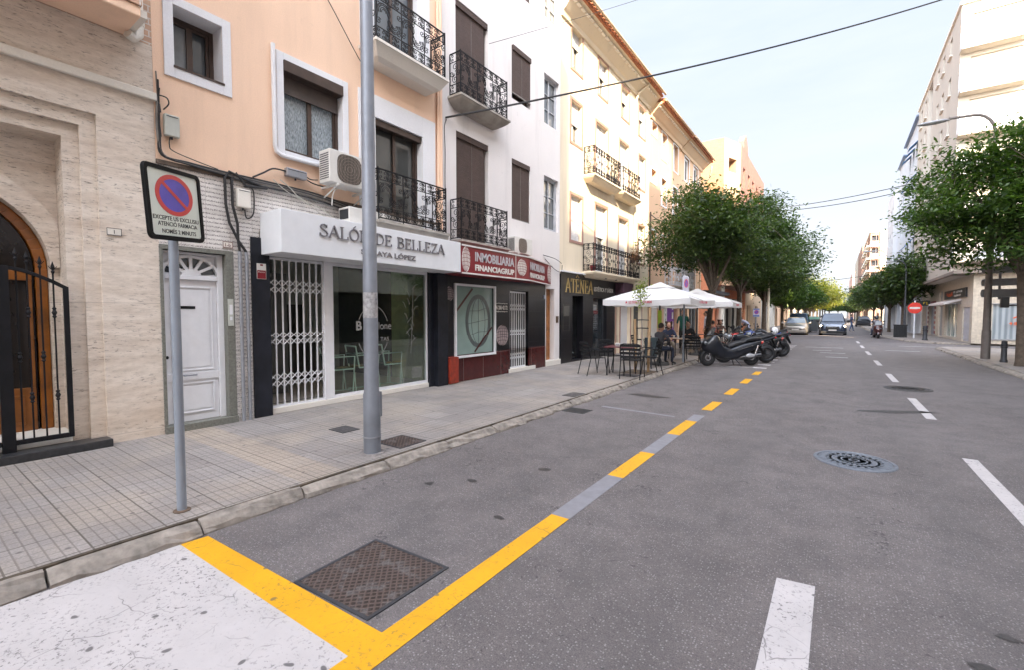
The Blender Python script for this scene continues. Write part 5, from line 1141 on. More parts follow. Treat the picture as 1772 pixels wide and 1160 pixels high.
DRY = m_leaf('dry_reddish_leaves', (.12, .07, .03), (.25, .09, .07))
pot('flowering plant overhanging the right end of the lower cream balcony', 17.9, 3.85, .42, BROWNAL, DRY)
pot('second plant beside the first at the balcony end', 17.5, 3.7, .40, BROWNAL, DRY)
# television aerial
t = thing('roof_aerial', 'white television aerial above the tan roof', 'aerial', (-8.6, 29.5, 11.6)); mb = MB(); mb.tube([(-8.6, 29.5, 11.4), (-8.6, 29.5, 14.3)], .03, n=5); mb.build('mast', WMETAL, t)
mb = MB(); mb.tube([(-8.6, 29.5, 14.0), (-8.9, 28.0, 14.0)], .025, n=5)
for q in range(5): mb.tube([(-8.75 - .02 * q - .3, 28.9 - .2 * q, 14), (-8.75 - .02 * q + .3, 28.9 - .2 * q, 14)], .015, n=4)
mb.build('yagi_arm', WMETAL, t)
# ------------------------------------------------------------------ right-hand side
def RF(X): return Fr(X, 0, 0, -1)        # faces the street; s = -Y
def FY(Y): return Fr(0, Y, 1, 0)         # faces the camera; s = X
WB = m_stucco('white_block_render', (.50, .45, .385), .2); WB2 = m_stucco('bluish_white_render', (.52, .54, .58), .3)
BLIND = m_slats('pale_blind', (.55, .56, .6), .06, .4)
def rwin(t, F, a, dep, gm=None, sh=.5, fm=None, sill=True):
    mb = MB(); ring(mb, F, a[0], a[1], a[2], a[3], .05, -dep + .01, -dep + .06); o = mb.build('window', fm or _mc['white_window_frame'], t)
    g = MB(); g.fbox(F, a[0], a[1], a[2], a[3], -dep, -dep + .012); g.build('glass', gm or GLASSB, o)
    if sh: g = MB(); g.fbox(F, a[0] + .04, a[1] - .04, a[3] - (a[3] - a[2]) * sh, a[3] - .01, -dep + .06, -dep + .075); g.build('shutter', BLIND, o)
    if sill: g = MB(); g.fbox(F, a[0] - .06, a[1] + .06, a[2] - .07, a[2] - .005, .0, .12); g.build('window_sill', OFFW, o)
# corner block
t = thing('corner_block', 'tall white corner apartment block with balconies above the shop with a white awning', 'building', (5.15, 35.6, 0)); CB = t
F = RF(5.15); FB = FY(35.6)
ys = [38.0, 40.3, 42.2]; zf = [4.9 + 2.33 * i for i in range(6)]
ops = [(-y - .8, -y, z + .6, z + 1.7, .18) for y in ys for z in zf] + [(-46.9, -44.9, 4.2, 18.6, .25)] + [(-y - .9, -y, z + .3, z + 1.7, .18) for y in (47.6, 49.8) for z in zf]
mb = MB(); wall(mb, F, -52, -35.6, 3.85, 18.75, ops, 0); wall(mb, FB, 5.15, 15, 3.85, 18.75, [(5.6, 7.9, z + .05, z + 1.95, .12) for z in [4.7 + 2.3 * i for i in range(6)]], 0)
mb.quad((5.15, 52, 3.85), (5.15, 52, 18.75), (20, 52, 18.75), (20, 52, 3.85)); mb.quad((5.15, 35.6, 3.85), (20, 35.6, 3.85), (20, 52, 3.85), (5.15, 52, 3.85)); mb.quad((5.15, 35.6, 18.75), (20, 35.6, 18.75), (20, 52, 18.75), (5.15, 52, 18.75)); mb.build('wall', WB, t)
mb = MB(); mb.fbox(F, -46.9, -44.9, 4.2, 18.6, -.25, -.22); mb.build('recessed_strip', M('grey_recess', (.36, .37, .40), .7), t)
for a in ops:
    if a[1] - a[0] < 1.5: rwin(t, F, a[:4], .18, sh=.6)
mb = MB(); mb.box(5.05, 15.2, 35.45, 52, 18.755, 18.9); mb.build('parapet', OFFW, t)
for z in [4.7 + 2.3 * i for i in range(6)]:
    mb = MB(); mb.fbox(FB, 5.62, 7.88, z + .06, z + 1.9, -.11, -.08); mb.build('window', M('cream_shutters', (.62, .56, .46), .7), t)
    mb = MB(); mb.fbox(FB, 5.10, 7.7, z - .14, z, .0, .75); o = mb.build('balcony', WB, t, bevel=.01)
    mb = MB(); mb.fbox(FB, 5.13, 7.67, z + .0, z + .10, .62, .72); mb.fbox(FB, 5.13, 7.67, z + .98, z + 1.04, .63, .71)
    for q in range(42): mb.fbox(FB, 5.14 + .06 * q, 5.175 + .06 * q, z + .10, z + .98, .65, .69)
    for q in range(11): mb.fbox(FB, 5.13, 5.17, z + .1, z + 1.0, .02 + .06 * q, .055 + .06 * q); mb.fbox(FB, 7.63, 7.67, z + .1, z + 1.0, .02 + .06 * q, .055 + .06 * q)
    mb.fbox(FB, 5.2, 7.6, z + .12, z + .96, .60, .63)
    mb.build('railing', WMETAL, o)
# ground floor and shops
t2 = t; G = RF(5.8); FG = FY(33.9)
CT = m_tilewall('cream_wall_tiles', .3, .3, (.60, .53, .43), (.56, .49, .40), (.45, .4, .33), ms=.004, rough=.4, right=True)
CT2 = m_tilewall('cream_wall_tiles_front', .3, .3, (.60, .53, .43), (.56, .49, .40), (.45, .4, .33), ms=.004, rough=.4, right=False)
og = [(-36.2, -34.5, .15, 2.1, .12), (-41.6, -37.7, .25, 2.35, .2), (-43.9, -42.4, .15, 2.3, .15), (-43.5, -42.6, 2.6, 3.3, .1), (-48.4, -45.2, .15, 2.4, .25), (-51.5, -49, .15, 2.7, .3)]
mb = MB(); wall(mb, G, -52, -33.9, .1, 3.85, og, 0); mb.build('ground_floor', CT, t)
mb = MB(); wall(mb, FG, 5.8, 20, .1, 3.85, [(6.55, 12, .35, 2.22, .12)], 0); mb.build('shop_front_wall', CT2, t)
mb = MB(); mb.box(4.95, 20, 33.5, 35.59, 3.86, 4.02); mb.box(4.95, 5.14, 35.59, 52, 3.86, 4.02); mb.build('canopy', M('dull_canopy', (.22, .18, .15), .8, dirt=.4), t)
mb = MB(); mb.fbox(FG, 6.5, 12, .30, .36, -.02, .03); mb.fbox(FG, 6.5, 12, 2.22, 2.27, -.02, .03)
mb.build('shop_window_frame', GREYAL, t)
mb = MB(); mb.fbox(FG, 6.55, 12, .36, 2.22, -.1, -.08)
cur = NT('pale_blue_curtain'); cx = cur.n('SeparateXYZ', i_Vector=cur.pos()); wv = cur.math('SINE', cur.math('MULTIPLY', cx.outputs[0], 30.)); cur.base(cur.ramp(cur.math('ADD', cur.math('MULTIPLY', wv, .3), cur.noise(cur.pos(scale=(3, 3, .3)), 1.5)), [(.2, (.22, .26, .29)), (.8, (.42, .47, .50))])); cur.set(Roughness=.25)
mb.build('shop_window', cur.m, t)
ORL = M('orange_lettering', (.75, .13, .03), .5)
mb = MB(); mb.marks((7.15, 33.9, 1.15), (1, 0, 0), 1.3, .17, 8, .02, N=(0, -1, 0), seed=3); mb.ribbon([(7.3, 1.5), (7.5, 1.62), (7.7, 1.52), (7.9, 1.75), (8.1, 1.55)], .07, FG, .02, .03); mb.build('window_lettering', ORL, t)
mb = MB(); mb.fbox(G, -36.2, -34.5, .15, 2.1, -.1, -.06)
for q in range(5): mb.fbox(G, -36.15, -34.55, .25 + .38 * q, .29 + .38 * q, -.06, -.03)
mb.build('roller_gate', M('pale_translucent_gate', (.52, .52, .56), .5), t)
mb = MB(); mb.fbox(G, -41.6, -37.7, .25, 2.35, -.18, -.16); mb.build('shop_window', bpy.data.materials['frosted_green_glass'], t)
for q in (-41.5, -40.2, -38.9, -37.8): mb = MB(); mb.fbox(G, q, q + .06, .25, 2.35, -.15, -.1); mb.build('mullion', OFFW, t)
mb = MB(); mb.fbox(G, -43.9, -42.4, .15, 2.3, -.14, -.1); mb.fbox(G, -43.5, -42.6, 2.6, 3.3, -.09, -.06); mb.build('door', GREYAL, t)
mb = MB(); mb.fbox(G, -48.4, -45.2, .15, 2.4, -.24, -.2); mb.fbox(G, -51.5, -49, .15, 2.7, -.28, -.25); mb.build('pale_shopfront', M('pale_lilac_shopfront', (.42, .43, .50), .5), t)
mb = MB()
for q in range(7): mb.fbox(G, -48.5, -48.2, .3 + .36 * q, .5 + .36 * q, .0, .03); mb.fbox(G, -45.5, -45.1, .3 + .36 * q, .5 + .36 * q, .0, .03)
for q in range(9): mb.fbox(G, -48.4 + .37 * q, -48.2 + .37 * q, 2.35, 2.7, .0, .04)
mb.build('red_checks', RED, t)
a = thing('shop_awning', 'white fabric awning over the shop window below the black sign', 'awning', (5.8, 38, 2.5)); mb = MB()
mb.prism([(5.79, 36.6, 2.62), (5.05, 36.6, 2.40), (5.05, 36.6, 2.28), (5.79, 36.6, 2.50)], (0, 5.6, 0)); mb.build('canvas', M('off_white_canvas', (.66, .60, .56), .8), a)
mb = MB(); mb.tube([(5.79, 36.6, 2.35), (5.07, 36.62, 2.3)], .015, n=5); mb.tube([(5.79, 42.15, 2.35), (5.07, 42.15, 2.3)], .015, n=5); mb.build('awning_arm', STEEL, a)
a = thing('shop_sign', 'black shop sign with orange and white lettering above the white awning', 'shop sign', (5.8, 38, 2.7)); mb = MB(); mb.fbox(G, -41.4, -35.2, 2.68, 3.2, .0, .08); mb.build('sign_board', M('black_sign_board', (.02, .02, .022), .4), a, bevel=.006)
mb = MB(); mb.marks((5.715, 40.6, 2.83), (0, -1, 0), 1.9, .24, 5, .006, N=(-1, 0, 0), seed=5); mb.build('orange_lettering', ORL, a)
mb = MB(); mb.marks((5.715, 38.4, 2.97), (0, -1, 0), 2.4, .13, 10, .006, N=(-1, 0, 0), seed=6); mb.marks((5.715, 38.3, 2.77), (0, -1, 0), 1.9, .12, 8, .006, N=(-1, 0, 0), seed=7); mb.build('white_lettering', WPLAST, a)
# following blocks up the street
def block(name, label, X, y0, y1, h, m, pitch=2.6, fl=2.75, z0=4.2, front=True, depth=12, wm=None, bal=False, w=1.1):
    t = thing(name, label, 'building', (X, y0, 0)); F = RF(X); k = int((y1 - y0 - .6) / pitch)
    ops = [(-(y0 + .7 + pitch * q) - w, -(y0 + .7 + pitch * q), z0 + fl * f, z0 + fl * f + 1.5, .15) for q in range(k) for f in range(int((h - z0) / fl))]
    mb = MB(); wall(mb, F, -y1, -y0, .1, h, ops + [(-(y0 + 1 + 4 * q) - 2.6, -(y0 + 1 + 4 * q), .15, 2.9, .3) for q in range(int((y1 - y0) / 4))], 0); B = FY(y0)
    of = [(X + .9 + 2.6 * q, X + 2.2 + 2.6 * q, z0 + fl * f, z0 + fl * f + 1.5, .15) for q in range(2) for f in range(int((h - z0) / fl))] if front else []
    wall(mb, B, X, X + depth, .1, h, of, 0); mb.quad((X, y1, .1), (X, y1, h), (X + depth, y1, h), (X + depth, y1, .1)); mb.quad((X, y0, h), (X + depth, y0, h), (X + depth, y1, h), (X, y1, h)); mb.build('wall', m, t)
    for a in ops:
        g = MB(); g.fbox(F, a[0], a[1], a[2], a[3], -.14, -.11); g.build('window', wm or GLASSB, t)
    for a in of: g = MB(); g.fbox(B, a[0], a[1], a[2], a[3], -.14, -.11); g.build('window', wm or GLASSB, t)
    g = MB()
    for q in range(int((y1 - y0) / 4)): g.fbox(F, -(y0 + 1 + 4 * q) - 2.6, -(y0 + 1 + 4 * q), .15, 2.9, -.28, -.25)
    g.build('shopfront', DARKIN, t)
    return t, F, ops
t, F, ops = block('white_apartment_block', 'pale bluish-white block with blue awnings beyond the corner block', 5.25, 52.05, 61.4, 18.5, WB2, 2.3)
mb = MB(); r = random.Random(4)
for a in ops:
    if r.random() < .35: mb.prism([F.P(a[0], a[3], .02), F.P(a[0], a[3] - .6, .6), F.P(a[0], a[3] - .65, .6), F.P(a[0], a[3] - .06, .02)], (0, -1.1, 0))
mb.build('blue_awnings', M('blue_awning', (.06, .16, .32), .7), t)
mb = MB(); mb.box(5.0, 8, 52.05, 61.4, 18.5, 18.62); mb.build('roof_edge', M('blue_grey_edge', (.15, .2, .3), .6), t)
t, F, ops = block('white_apartment_block', 'narrow white block slightly lower than the blue-awning block', 5.25, 61.45, 67.3, 17.8, WB2, 1.9)
mb = MB(); mb.box(5.0, 8, 61.45, 67.3, 17.8, 17.92); mb.build('roof_edge', _mc['blue_grey_edge'], t)
block('grey_apartment_block', 'greyish block with dark windows and air conditioners at the end of the white row', 4.85, 67.4, 75.4, 15.8, m_stucco('grey_white_render', (.52, .52, .54), .4), 2.4, wm=GLASS)
# brick tower with balconies
X0 = 4.95; Y0 = 118
t = thing('brick_tower', 'brick and cream apartment tower with wrap-round white balconies far up the right side', 'building', (X0, Y0, 0)); F = RF(X0); B = FY(Y0)
BR = M('brown_brick', (.24, .14, .10), .85, var=.2); LC = M('pale_cream_render', (.48, .41, .32), .85, dirt=.2)
mb = MB(); wall(mb, F, -Y0 - 26, -Y0, .1, 18.3, [(-Y0 - 26 + 3.2 * q + .4, -Y0 - 26 + 3.2 * q + 2.6, 3.3 + 2.5 * f, 5.2 + 2.5 * f, .9) for q in range(8) for f in range(6)], 0); wall(mb, B, X0, X0 + 1.5, .1, 18.3, [(X0 + .25, X0 + 1.3, 3.3 + 2.5 * f, 5.2 + 2.5 * f, .9) for f in range(6)], 0); wall(mb, B, X0 + 1.5, X0 + 2.3, .1, 18.3, [], .15); mb.build('brick_wall', BR, t)
mb = MB(); wall(mb, B, X0 + 2.3, X0 + 14, .1, 18.3, [], 0); mb.box(X0 - .1, X0 + 12, Y0 - .2, Y0 + 26, 18.3, 18.6); mb.build('wall', LC, t)
mb = MB(); mb.fbox(F, -Y0 - 26, -Y0 - .02, .2, 18, -1.0, -.9); mb.fbox(B, X0 + .02, X0 + 1.5, .2, 18, -1.0, -.9); mb.build('window_wall', M('brownish_windows', (.10, .085, .08), .4), t)
for f in range(6):
    mb = MB(); z = 3.0 + 2.5 * f
    for q in range(4): mb.fbox(F, -Y0 - 6.2 * q - 5.4, -Y0 - 6.2 * q - .2, z, z + .35, -.1, .55)
    mb.fbox(B, X0 - .1, X0 + 1.45, z, z + .35, -.1, .55); o = mb.build('balcony', OFFW, t)
    mb = MB(); mb.fbox(B, X0 - .05, X0 + 1.4, z + .36, z + 1.1, .44, .5)
    for q in range(4): mb.fbox(F, -Y0 - 6.2 * q - 5.3, -Y0 - 6.2 * q - .3, z + .36, z + 1.1, .44, .5)
    mb.build('railing', M('brown_railing', (.2, .13, .1), .6), o)
block('far_block', 'orange-brown block far away behind the brick tower', 4.6, 146, 175, 19.5, BR, 3, 2.9)
block('far_block', 'pale block with a grey roof far away past the brown one', 4.9, 176, 220, 21, LC, 3, 2.9)
block('far_block', 'pinkish low block farthest down the right side', 4.4, 230, 300, 19.5, M('pink_render', (.55, .35, .27), .85), 4, 3)
# near right row: unseen houses sized as shadow casters; only rounded corner balconies show
def near(label, y0, y1, h, x=7.2, dep=9, m=CREAM):
    t = thing('shading_house', label, 'building', (x, y0, 0)); F = RF(x); k = max(1, int((y1 - y0 - .6) / 2.8)); fl = int((h - 3.6) / 3)
    ops = [(-(y0 + .8 + 2.8 * q) - 1.1, -(y0 + .8 + 2.8 * q), 4 + 3 * f, 5.7 + 3 * f, .15) for q in range(k) for f in range(fl)] + [(-y1 + .8, -y0 - .8, .1, 2.9, .4)]
    mb = MB(); wall(mb, F, -y1, -y0, .1, h, ops, 0); shell(mb, F, -y1, -y0, h, 0, dep, 0); mb.build('wall', m, t)
    g = MB(); g.fbox(F, ops[-1][0], ops[-1][1], .1, 2.9, -.38, -.3); g.build('shopfront', GLASS, t)
    for a in ops[:-1]: g = MB(); g.fbox(F, a[0], a[1], a[2], a[3], -.14, -.1); g.build('window', GLASS, t)
    return t
near('unseen tall cream block behind the camera on the right, sized to shade the near facades', -110, -13.0, 27.5, dep=4)
near('unseen mid-height tan house on the right beside the camera, its height set for the shade line', -12.95, .0, 18.9, m=TAN2, dep=4)
near('unseen white house on the right opposite the salon, its height set for the shade line', .05, 3.5, 22.0, m=WHITE, dep=3)
near('unseen tall pale block on the right opposite the cream house, sized to shade the pale tan facade', 3.55, 6.5, 27, m=OFFW, dep=3)
near('pale house at the right edge with rounded corner balconies', 6.55, 26.2, 20.5, x=7.2, dep=3.4, m=OFFW)
t = thing('balcony_tower', 'rounded stack of peach balconies at the top right edge', 'building', (6.55, 25.4, 0))
mb = MB(); prof = []
mb.lathe([(1.0, 4.0), (1.0, 22)], (6.6, 25.4, 0), n=28); mb.build('round_wall', OFFW, t, smooth=True)
for z in (4.4, 7.6, 10.8, 14.2): mb = MB(); mb.lathe([(1.01, z - .1), (1.12, z + .15), (1.14, z + .2), (1.14, z + 1.25), (1.05, z + 1.25)], (6.6, 25.4, 0), n=28); mb.build('balcony', PEACH, t, smooth=True)
t = thing('unseen_end_block', 'unseen wide block added behind the camera to cut light from down the street', 'building', (0, -62, 0)); mb = MB(); mb.box(-7, 7.1, -66, -62, 0, 22); mb.build('wall', OFFW, t); mb = MB(); mb.box(-5, 5, -61.99, -61.9, 3, 5); mb.build('window', GLASS, t)  # added out of view to stop bright bounce from the street behind
t = thing('unseen_low_block', 'unseen low wide block added along the side street to keep sun off the road', 'building', (14, 0, 0)); mb = MB(); mb.box(14.5, 42, 2, 25.5, 0, 13.5); mb.build('wall', OFFW, t); mb = MB(); mb.box(14.45, 14.49, 4, 24, 1, 2.8); mb.build('window', GLASS, t)  # added out of view to stop a sun patch through the side street

# ------------------------------------------------------------------ trees
import numpy as np
LEAFD = m_leaf('dark_green_leaves', (.018, .040, .012), (.075, .112, .028)); LEAFG = m_leaf('fresh_green_leaves', (.026, .058, .012), (.09, .15, .028)); LEAFY = m_leaf('yellow_green_leaves', (.12, .13, .025), (.32, .27, .045), .4)
BARK = M('brown_bark', (.10, .075, .055), .9, var=.4, vs=9, bump=1, bs=30)
def leaf_mesh(centres, per, spread, size, seed, flat=.5):
    rg = np.random.default_rng(seed); C = np.repeat(np.array(centres), per, axis=0); n = len(C)
    off = rg.normal(0, 1, (n, 3)) * np.array([spread, spread, spread * flat]); p = C + off
    a = rg.normal(0, 1, (n, 3)); a[:, 2] = a[:, 2] * .5 - .35; a /= np.linalg.norm(a, axis=1)[:, None]
    b = np.cross(a, rg.normal(0, 1, (n, 3)) * .5 + np.array([0, 0, 1.])); b /= np.linalg.norm(b, axis=1)[:, None] + 1e-9
    nn = np.cross(a, b); s = size * rg.uniform(.6, 1.25, (n, 1))
    v = np.stack([p - a * s, p + b * s * .42 - nn * s * .12 - a * s * .1, p + a * s * 1.1, p - b * s * .42 - nn * s * .12 - a * s * .1], axis=1).reshape(-1, 3)
    me = bpy.data.meshes.new('foliage'); me.vertices.add(4 * n); me.vertices.foreach_set('co', v.astype('f').ravel()); me.loops.add(4 * n); me.loops.foreach_set('vertex_index', np.arange(4 * n, dtype='i'))
    me.polygons.add(n); me.polygons.foreach_set('loop_start', np.arange(0, 4 * n, 4, dtype='i')); me.update(calc_edges=True); me.validate(); return me
def crown_points(seed, n, rx, ry, zc, rz, lobes=9):
    r = random.Random(seed); lb = [(Vector((r.gauss(0, 1), r.gauss(0, 1), r.gauss(0, .8))).normalized(), r.uniform(.6, 1.28)) for _ in range(lobes * 4)]
    out = []
    while len(out) < n:
        d = Vector((r.gauss(0, 1), r.gauss(0, 1), r.gauss(0, 1))).normalized(); k = max(lb, key=lambda q: q[0].dot(d)); R_ = k[1] * (.55 + .45 * k[0].dot(d) ** 3)
        q = r.uniform(.25, 1) ** .45 * R_; p = Vector((d.x * rx * q, d.y * ry * q, zc + d.z * rz * q))
        if d.z < 0: p.z = zc + d.z * rz * q * .75
        out.append(p)
    return out
def tree(name, label, loc, seed, rx, ry, zc, rz, th, tr, mat, nclus=330, per=42, size=.085, spread=.30, lean=(0, 0), group=None):
    t = local_thing(name, label, 'tree', loc, 0, group); r = random.Random(seed); cl = crown_points(seed, nclus, rx, ry, zc, rz)
    mb = MB(); top = Vector((lean[0], lean[1], th)); mb.tube([(0, 0, -.1), (0, 0, .15), (lean[0] * .3, lean[1] * .3, th * .5), top], [tr * 1.25, tr, tr * .85, tr * .8], n=10); mb.build('trunk', BARK, t, smooth=True)
    mb = MB(); heads = []
    for k in range(7):
        a = 2 * math.pi * k / 7 + r.uniform(-.3, .3); e = Vector((rx * .55 * math.cos(a), ry * .55 * math.sin(a), zc + r.uniform(-.2, .5) * rz)); m = top.lerp(e, .5) + Vector((r.uniform(-.2, .2), r.uniform(-.2, .2), .1)); mb.tube([top - Vector((0, 0, .1)), m, e], [tr * .55, tr * .36, tr * .16], n=7); heads += [m, e]
    heads.append(Vector((0, 0, zc + rz * .4))); mb.tube([top, (lean[0], lean[1], zc), heads[-1]], [tr * .6, tr * .35, tr * .12], n=7)
    for c in cl[:: max(1, nclus // 130)]:
        h = min(heads, key=lambda q: (q - c).length); mid = h.lerp(c, .5) + Vector((0, 0, .08)); mb.tube([h, mid, c], [tr * .13, tr * .07, tr * .03], n=4, caps=False)
    mb.build('branches', BARK, t, smooth=True)
    me = leaf_mesh([tuple(c) for c in cl], per, spread, size, seed); me.materials.append(mat); me.name = 'crown'; o = bpy.data.objects.new('crown', me); COL.objects.link(o); o.parent = t
    return t
tree('street_tree', 'green street tree with a leaning trunk just behind the white parasols', (-4.25, 19.4, .1), 11, 2.05, 2.3, 4.75, 2.15, 2.5, .13, LEAFD, 520, 44, .08, lean=(.1, .4))
tree('street_tree', 'larger green street tree behind the scooters in front of the orange brick wall', (-4.25, 26.6, .1), 12, 3.3, 3.8, 5.3, 2.75, 2.8, .15, LEAFD, 680, 44, .095, .34)
tree('street_tree', 'dark green street tree beyond the pale lamp post on the left', (-4.3, 37.0, .1), 13, 2.4, 3.6, 4.8, 2.6, 2.6, .17, LEAFD, 480, 44, .12, .42)
tree('street_tree', 'big leafy tree at the right edge overhanging the lamp post and the direction signs', (4.5, 19.9, .1), 14, 3.1, 3.0, 5.0, 2.5, 2.8, .14, LEAFG, 720, 48, .085, .26, lean=(-.05, .1))
mid = tree('street_tree', 'small dark tree behind the no entry sign on the right', (4.1, 46.5, .1), 15, 2.3, 2.6, 4.1, 1.9, 2.2, .13, LEAFD, 240, 34, .15, .4, group='dark trees down the right side')
yel = tree('street_tree', 'bright yellow-green sunlit tree beyond the parked cars', (-4.2, 86, .1), 16, 4.4, 5.5, 4.7, 2.7, 2.2, .22, LEAFY, 340, 40, .2, .5, group='yellow-green trees down the left side')
lt = tree('street_tree', 'olive green tree just past the dark tree on the left', (-4.3, 50, .1), 17, 1.7, 3.0, 3.7, 1.7, 2.2, .15, LEAFG, 260, 36, .16, .4, group='green trees down the left side')
for i, (x, y, lb) in enumerate([(3.9, 55, 'small dark tree above the motorcyclist on the right'), (4.0, 66, 'dark tree on the right left of the motorcyclist'), (3.9, 78, 'dark tree on the right in front of the brick tower'), (3.8, 92, 'dark tree on the right below the brick tower balconies')]): copy_tree(mid, loc=(x, y, .1), rz=1.1 * i + .5, label=lb)
for i, y in enumerate([106, 120, 136, 155, 178, 205]): copy_tree(mid, loc=(3.7, y, .1), rz=.7 * i, label='distant dark tree in the line at the far end of the right side')
for i, (y, lb) in enumerate([(98, 'second sunlit yellow-green tree, nearer the middle of the street'), (112, 'farther yellow-green tree at the centre of the view')]): copy_tree(yel, loc=(-4.1, y, .1), rz=1.3 * i + .8, label=lb)
for i, (y, lb) in enumerate([(60, 'olive tree second past the dark tree on the left'), (72, 'olive tree in shade just before the sunlit yellow tree')]): copy_tree(lt, loc=(-4.3, y, .1), rz=1.0 * i + 1, label=lb)
for i, (x, y) in enumerate([(-4, 130), (-4, 150), (-4, 175), (-4, 205), (-3, 240), (0, 290), (4, 300), (-4, 300)]):
    c = copy_tree(lt, loc=(x, y, .1), rz=.9 * i, label='distant green tree in the line closing the end of the street', group='trees at the end of the street'); c.scale = (1.5, 1.5, 1.5)
# sapling with stakes
t = local_thing('sapling', 'young thin tree tied between two wooden stakes by the cafe table', 'sapling', (-4.25, 11.95, .1), 0)
mb = MB(); mb.tube([(0, 0, 0), (.02, 0, .7), (-.03, .02, 1.5), (-.06, .0, 2.1)], [.028, .024, .018, .008], n=6); mb.build('trunk', M('pale_bark', (.33, .28, .23), .8), t)
for dx in (-.17, .18): mb = MB(); mb.tube([(dx * .8, dx * .5, -.1), (dx, dx * .5, 1.75 if dx > 0 else 1.45)], .035, n=8); mb.build('stake', M('wooden_stake', (.36, .23, .12), .8, bump=.5), t)
for z in (1.2, 1.42): mb = MB(); mb.tube([(-.17, -.08, z), (0, -.04, z + .01), (.18, .09, z)], .016, n=5); mb.build('tie', BLACKR, t)
cl = [(-.05 + random.gauss(0, .07), random.gauss(0, .07), 2.15 + random.gauss(0, .22)) for _ in range(24)]; me = leaf_mesh(cl, 12, .07, .045, 3, 1); me.materials.append(m_leaf('pale_yellow_green_leaves', (.12, .16, .03), (.3, .34, .08))); o = bpy.data.objects.new('crown', me); COL.objects.link(o); o.parent = t
mb = MB(); mb.box(-.45, .3, -.45, .45, -.01, .004); mb.build('tree_pit', M('bare_earth', (.12, .09, .065), .95, var=.5, vs=15, bump=1, bs=40), t)
# ------------------------------------------------------------------ street furniture
def no_park(mb_parent, U, N, O, r, sc=1):
    """round no-parking disc: purple field, red ring and one red bar"""
    V = Vector((0, 0, 1)); U = Vector(U); N = Vector(N); O = Vector(O)
    T = lambda a, b, d: tuple(O + U * a + V * b + N * d)
    m = MB(); m.prism([T(r * .8 * math.cos(R(a)), r * .8 * math.sin(R(a)), .001) for a in range(0, 360, 10)], tuple(N * .001)); m.build('blue_field', M('violet_blue_sign_film', (.10, .075, .42), .4, var=.15), mb_parent)
    m = MB(); q = [R(a) for a in range(0, 361, 10)]
    for i in range(36): m.prism([T(r * k * math.cos(a), r * k * math.sin(a), .001) for k, a in ((.79, q[i]), (1, q[i]), (1, q[i + 1]), (.79, q[i + 1]))], tuple(N * .002))
    c, s = math.cos(R(-43)), math.sin(R(-43)); w = .075
    m.prism([T(r * (a * c - b * s), r * (a * s + b * c), .002) for a, b in ((-.82, -w), (.82, -w), (.82, w), (-.82, w))], tuple(N * .0015)); m.build('red_ring', M('faded_red_sign_film', (.62, .055, .05), .4, var=.1), mb_parent)
PGREY = M('blue_grey_painted_steel', (.27, .30, .345), .5, .2, var=.1, bump=.15, bs=200, dirt=.2)
t = thing('no_parking_sign', 'no parking sign with black border and Catalan text on the nearest grey pole', 'traffic sign', (-4.18, 1.37, .1))
mb = MB(); mb.tube([(-4.18, 1.37, .08), (-4.18, 1.37, 2.6)], .033, n=16); mb.build('pole', PGREY, t, smooth=True)
ang = R(34); U = Vector((-math.sin(ang), math.cos(ang), 0)); N = Vector((U.y, -U.x, 0)); roll = R(5.2); Ur = U * math.cos(roll) + Vector((0, 0, math.sin(roll))); Vr = N.cross(Ur)
O = Vector((-4.18, 1.37, 2.485)) + N * .05 - U * .035; W, Hh = .278, .265
def rr_pts(w, h, r, n=5): return [(sx * (w - r) + r * math.cos(R(a0 + 90 * i / n)), sz * (h - r) + r * math.sin(R(a0 + 90 * i / n))) for sx, sz, a0 in ((1, 1, 0), (-1, 1, 90), (-1, -1, 180), (1, -1, 270)) for i in range(n + 1)]
T = lambda a, b, d: tuple(O + Ur * a + Vr * b + N * d)
mb = MB(); mb.prism([T(a, b, -.012) for a, b in rr_pts(W - .006, Hh - .006, .042)], tuple(N * .014)); mb.build('sign_plate', M('sign_backing', (.25, .25, .26), .5, .4), t)
mb = MB(); o_, i_ = rr_pts(W, Hh, .045), rr_pts(W - .030, Hh - .030, .022); k = len(o_)
for i in range(k): j = (i + 1) % k; mb.prism([T(*o_[i], .002), T(*i_[i], .002), T(*i_[j], .002), T(*o_[j], .002)], tuple(N * .012))
mb.prism([T(a, b, -.008) for a, b in rr_pts(W + .003, Hh + .003, .047)], tuple(N * .0105))
mb.build('black_border', M('black_sign_rim', (.006, .006, .006), .6, spec=.2), t)
mb = MB(); mb.prism([T(a, b, .0025) for a, b in i_], tuple(N * .002)); mb.build('sign_face', M('pale_grey_sign_film', (.72, .76, .68), .4, var=.06), t)
Oc = O + Vr * .068 + N * .005; rr_ = .150; TT = lambda a, b, d: tuple(Oc + Ur * a + Vr * b + N * d)
EX = 1.25
m = MB(); m.prism([TT(rr_ * EX * .8 * math.cos(R(a)), rr_ * .8 * math.sin(R(a)), .0) for a in range(0, 360, 10)], tuple(N * .001)); m.build('blue_field', M('violet_blue_sign_film', (.115, .085, .48), .4, var=.15), t)
m = MB(); q = [R(a) for a in range(0, 361, 10)]
for i in range(36): m.prism([TT(rr_ * EX * kk * math.cos(a), rr_ * kk * math.sin(a), .0) for kk, a in ((.79, q[i]), (1, q[i]), (1, q[i + 1]), (.79, q[i + 1]))], tuple(N * .0017))
c, s = math.cos(R(-42)), math.sin(R(-42))
m.prism([TT(rr_ * EX * (a * c - b * s), rr_ * (a * s + b * c), .001) for a, b in ((-.82, -.08), (.82, -.08), (.82, .08), (-.82, .08))], tuple(N * .0015)); m.build('red_ring', M('faded_red_sign_film', (.62, .06, .055), .4, var=.1), t)
BL = M('black_sign_lettering', (.02, .02, .02), .5); mb = MB()
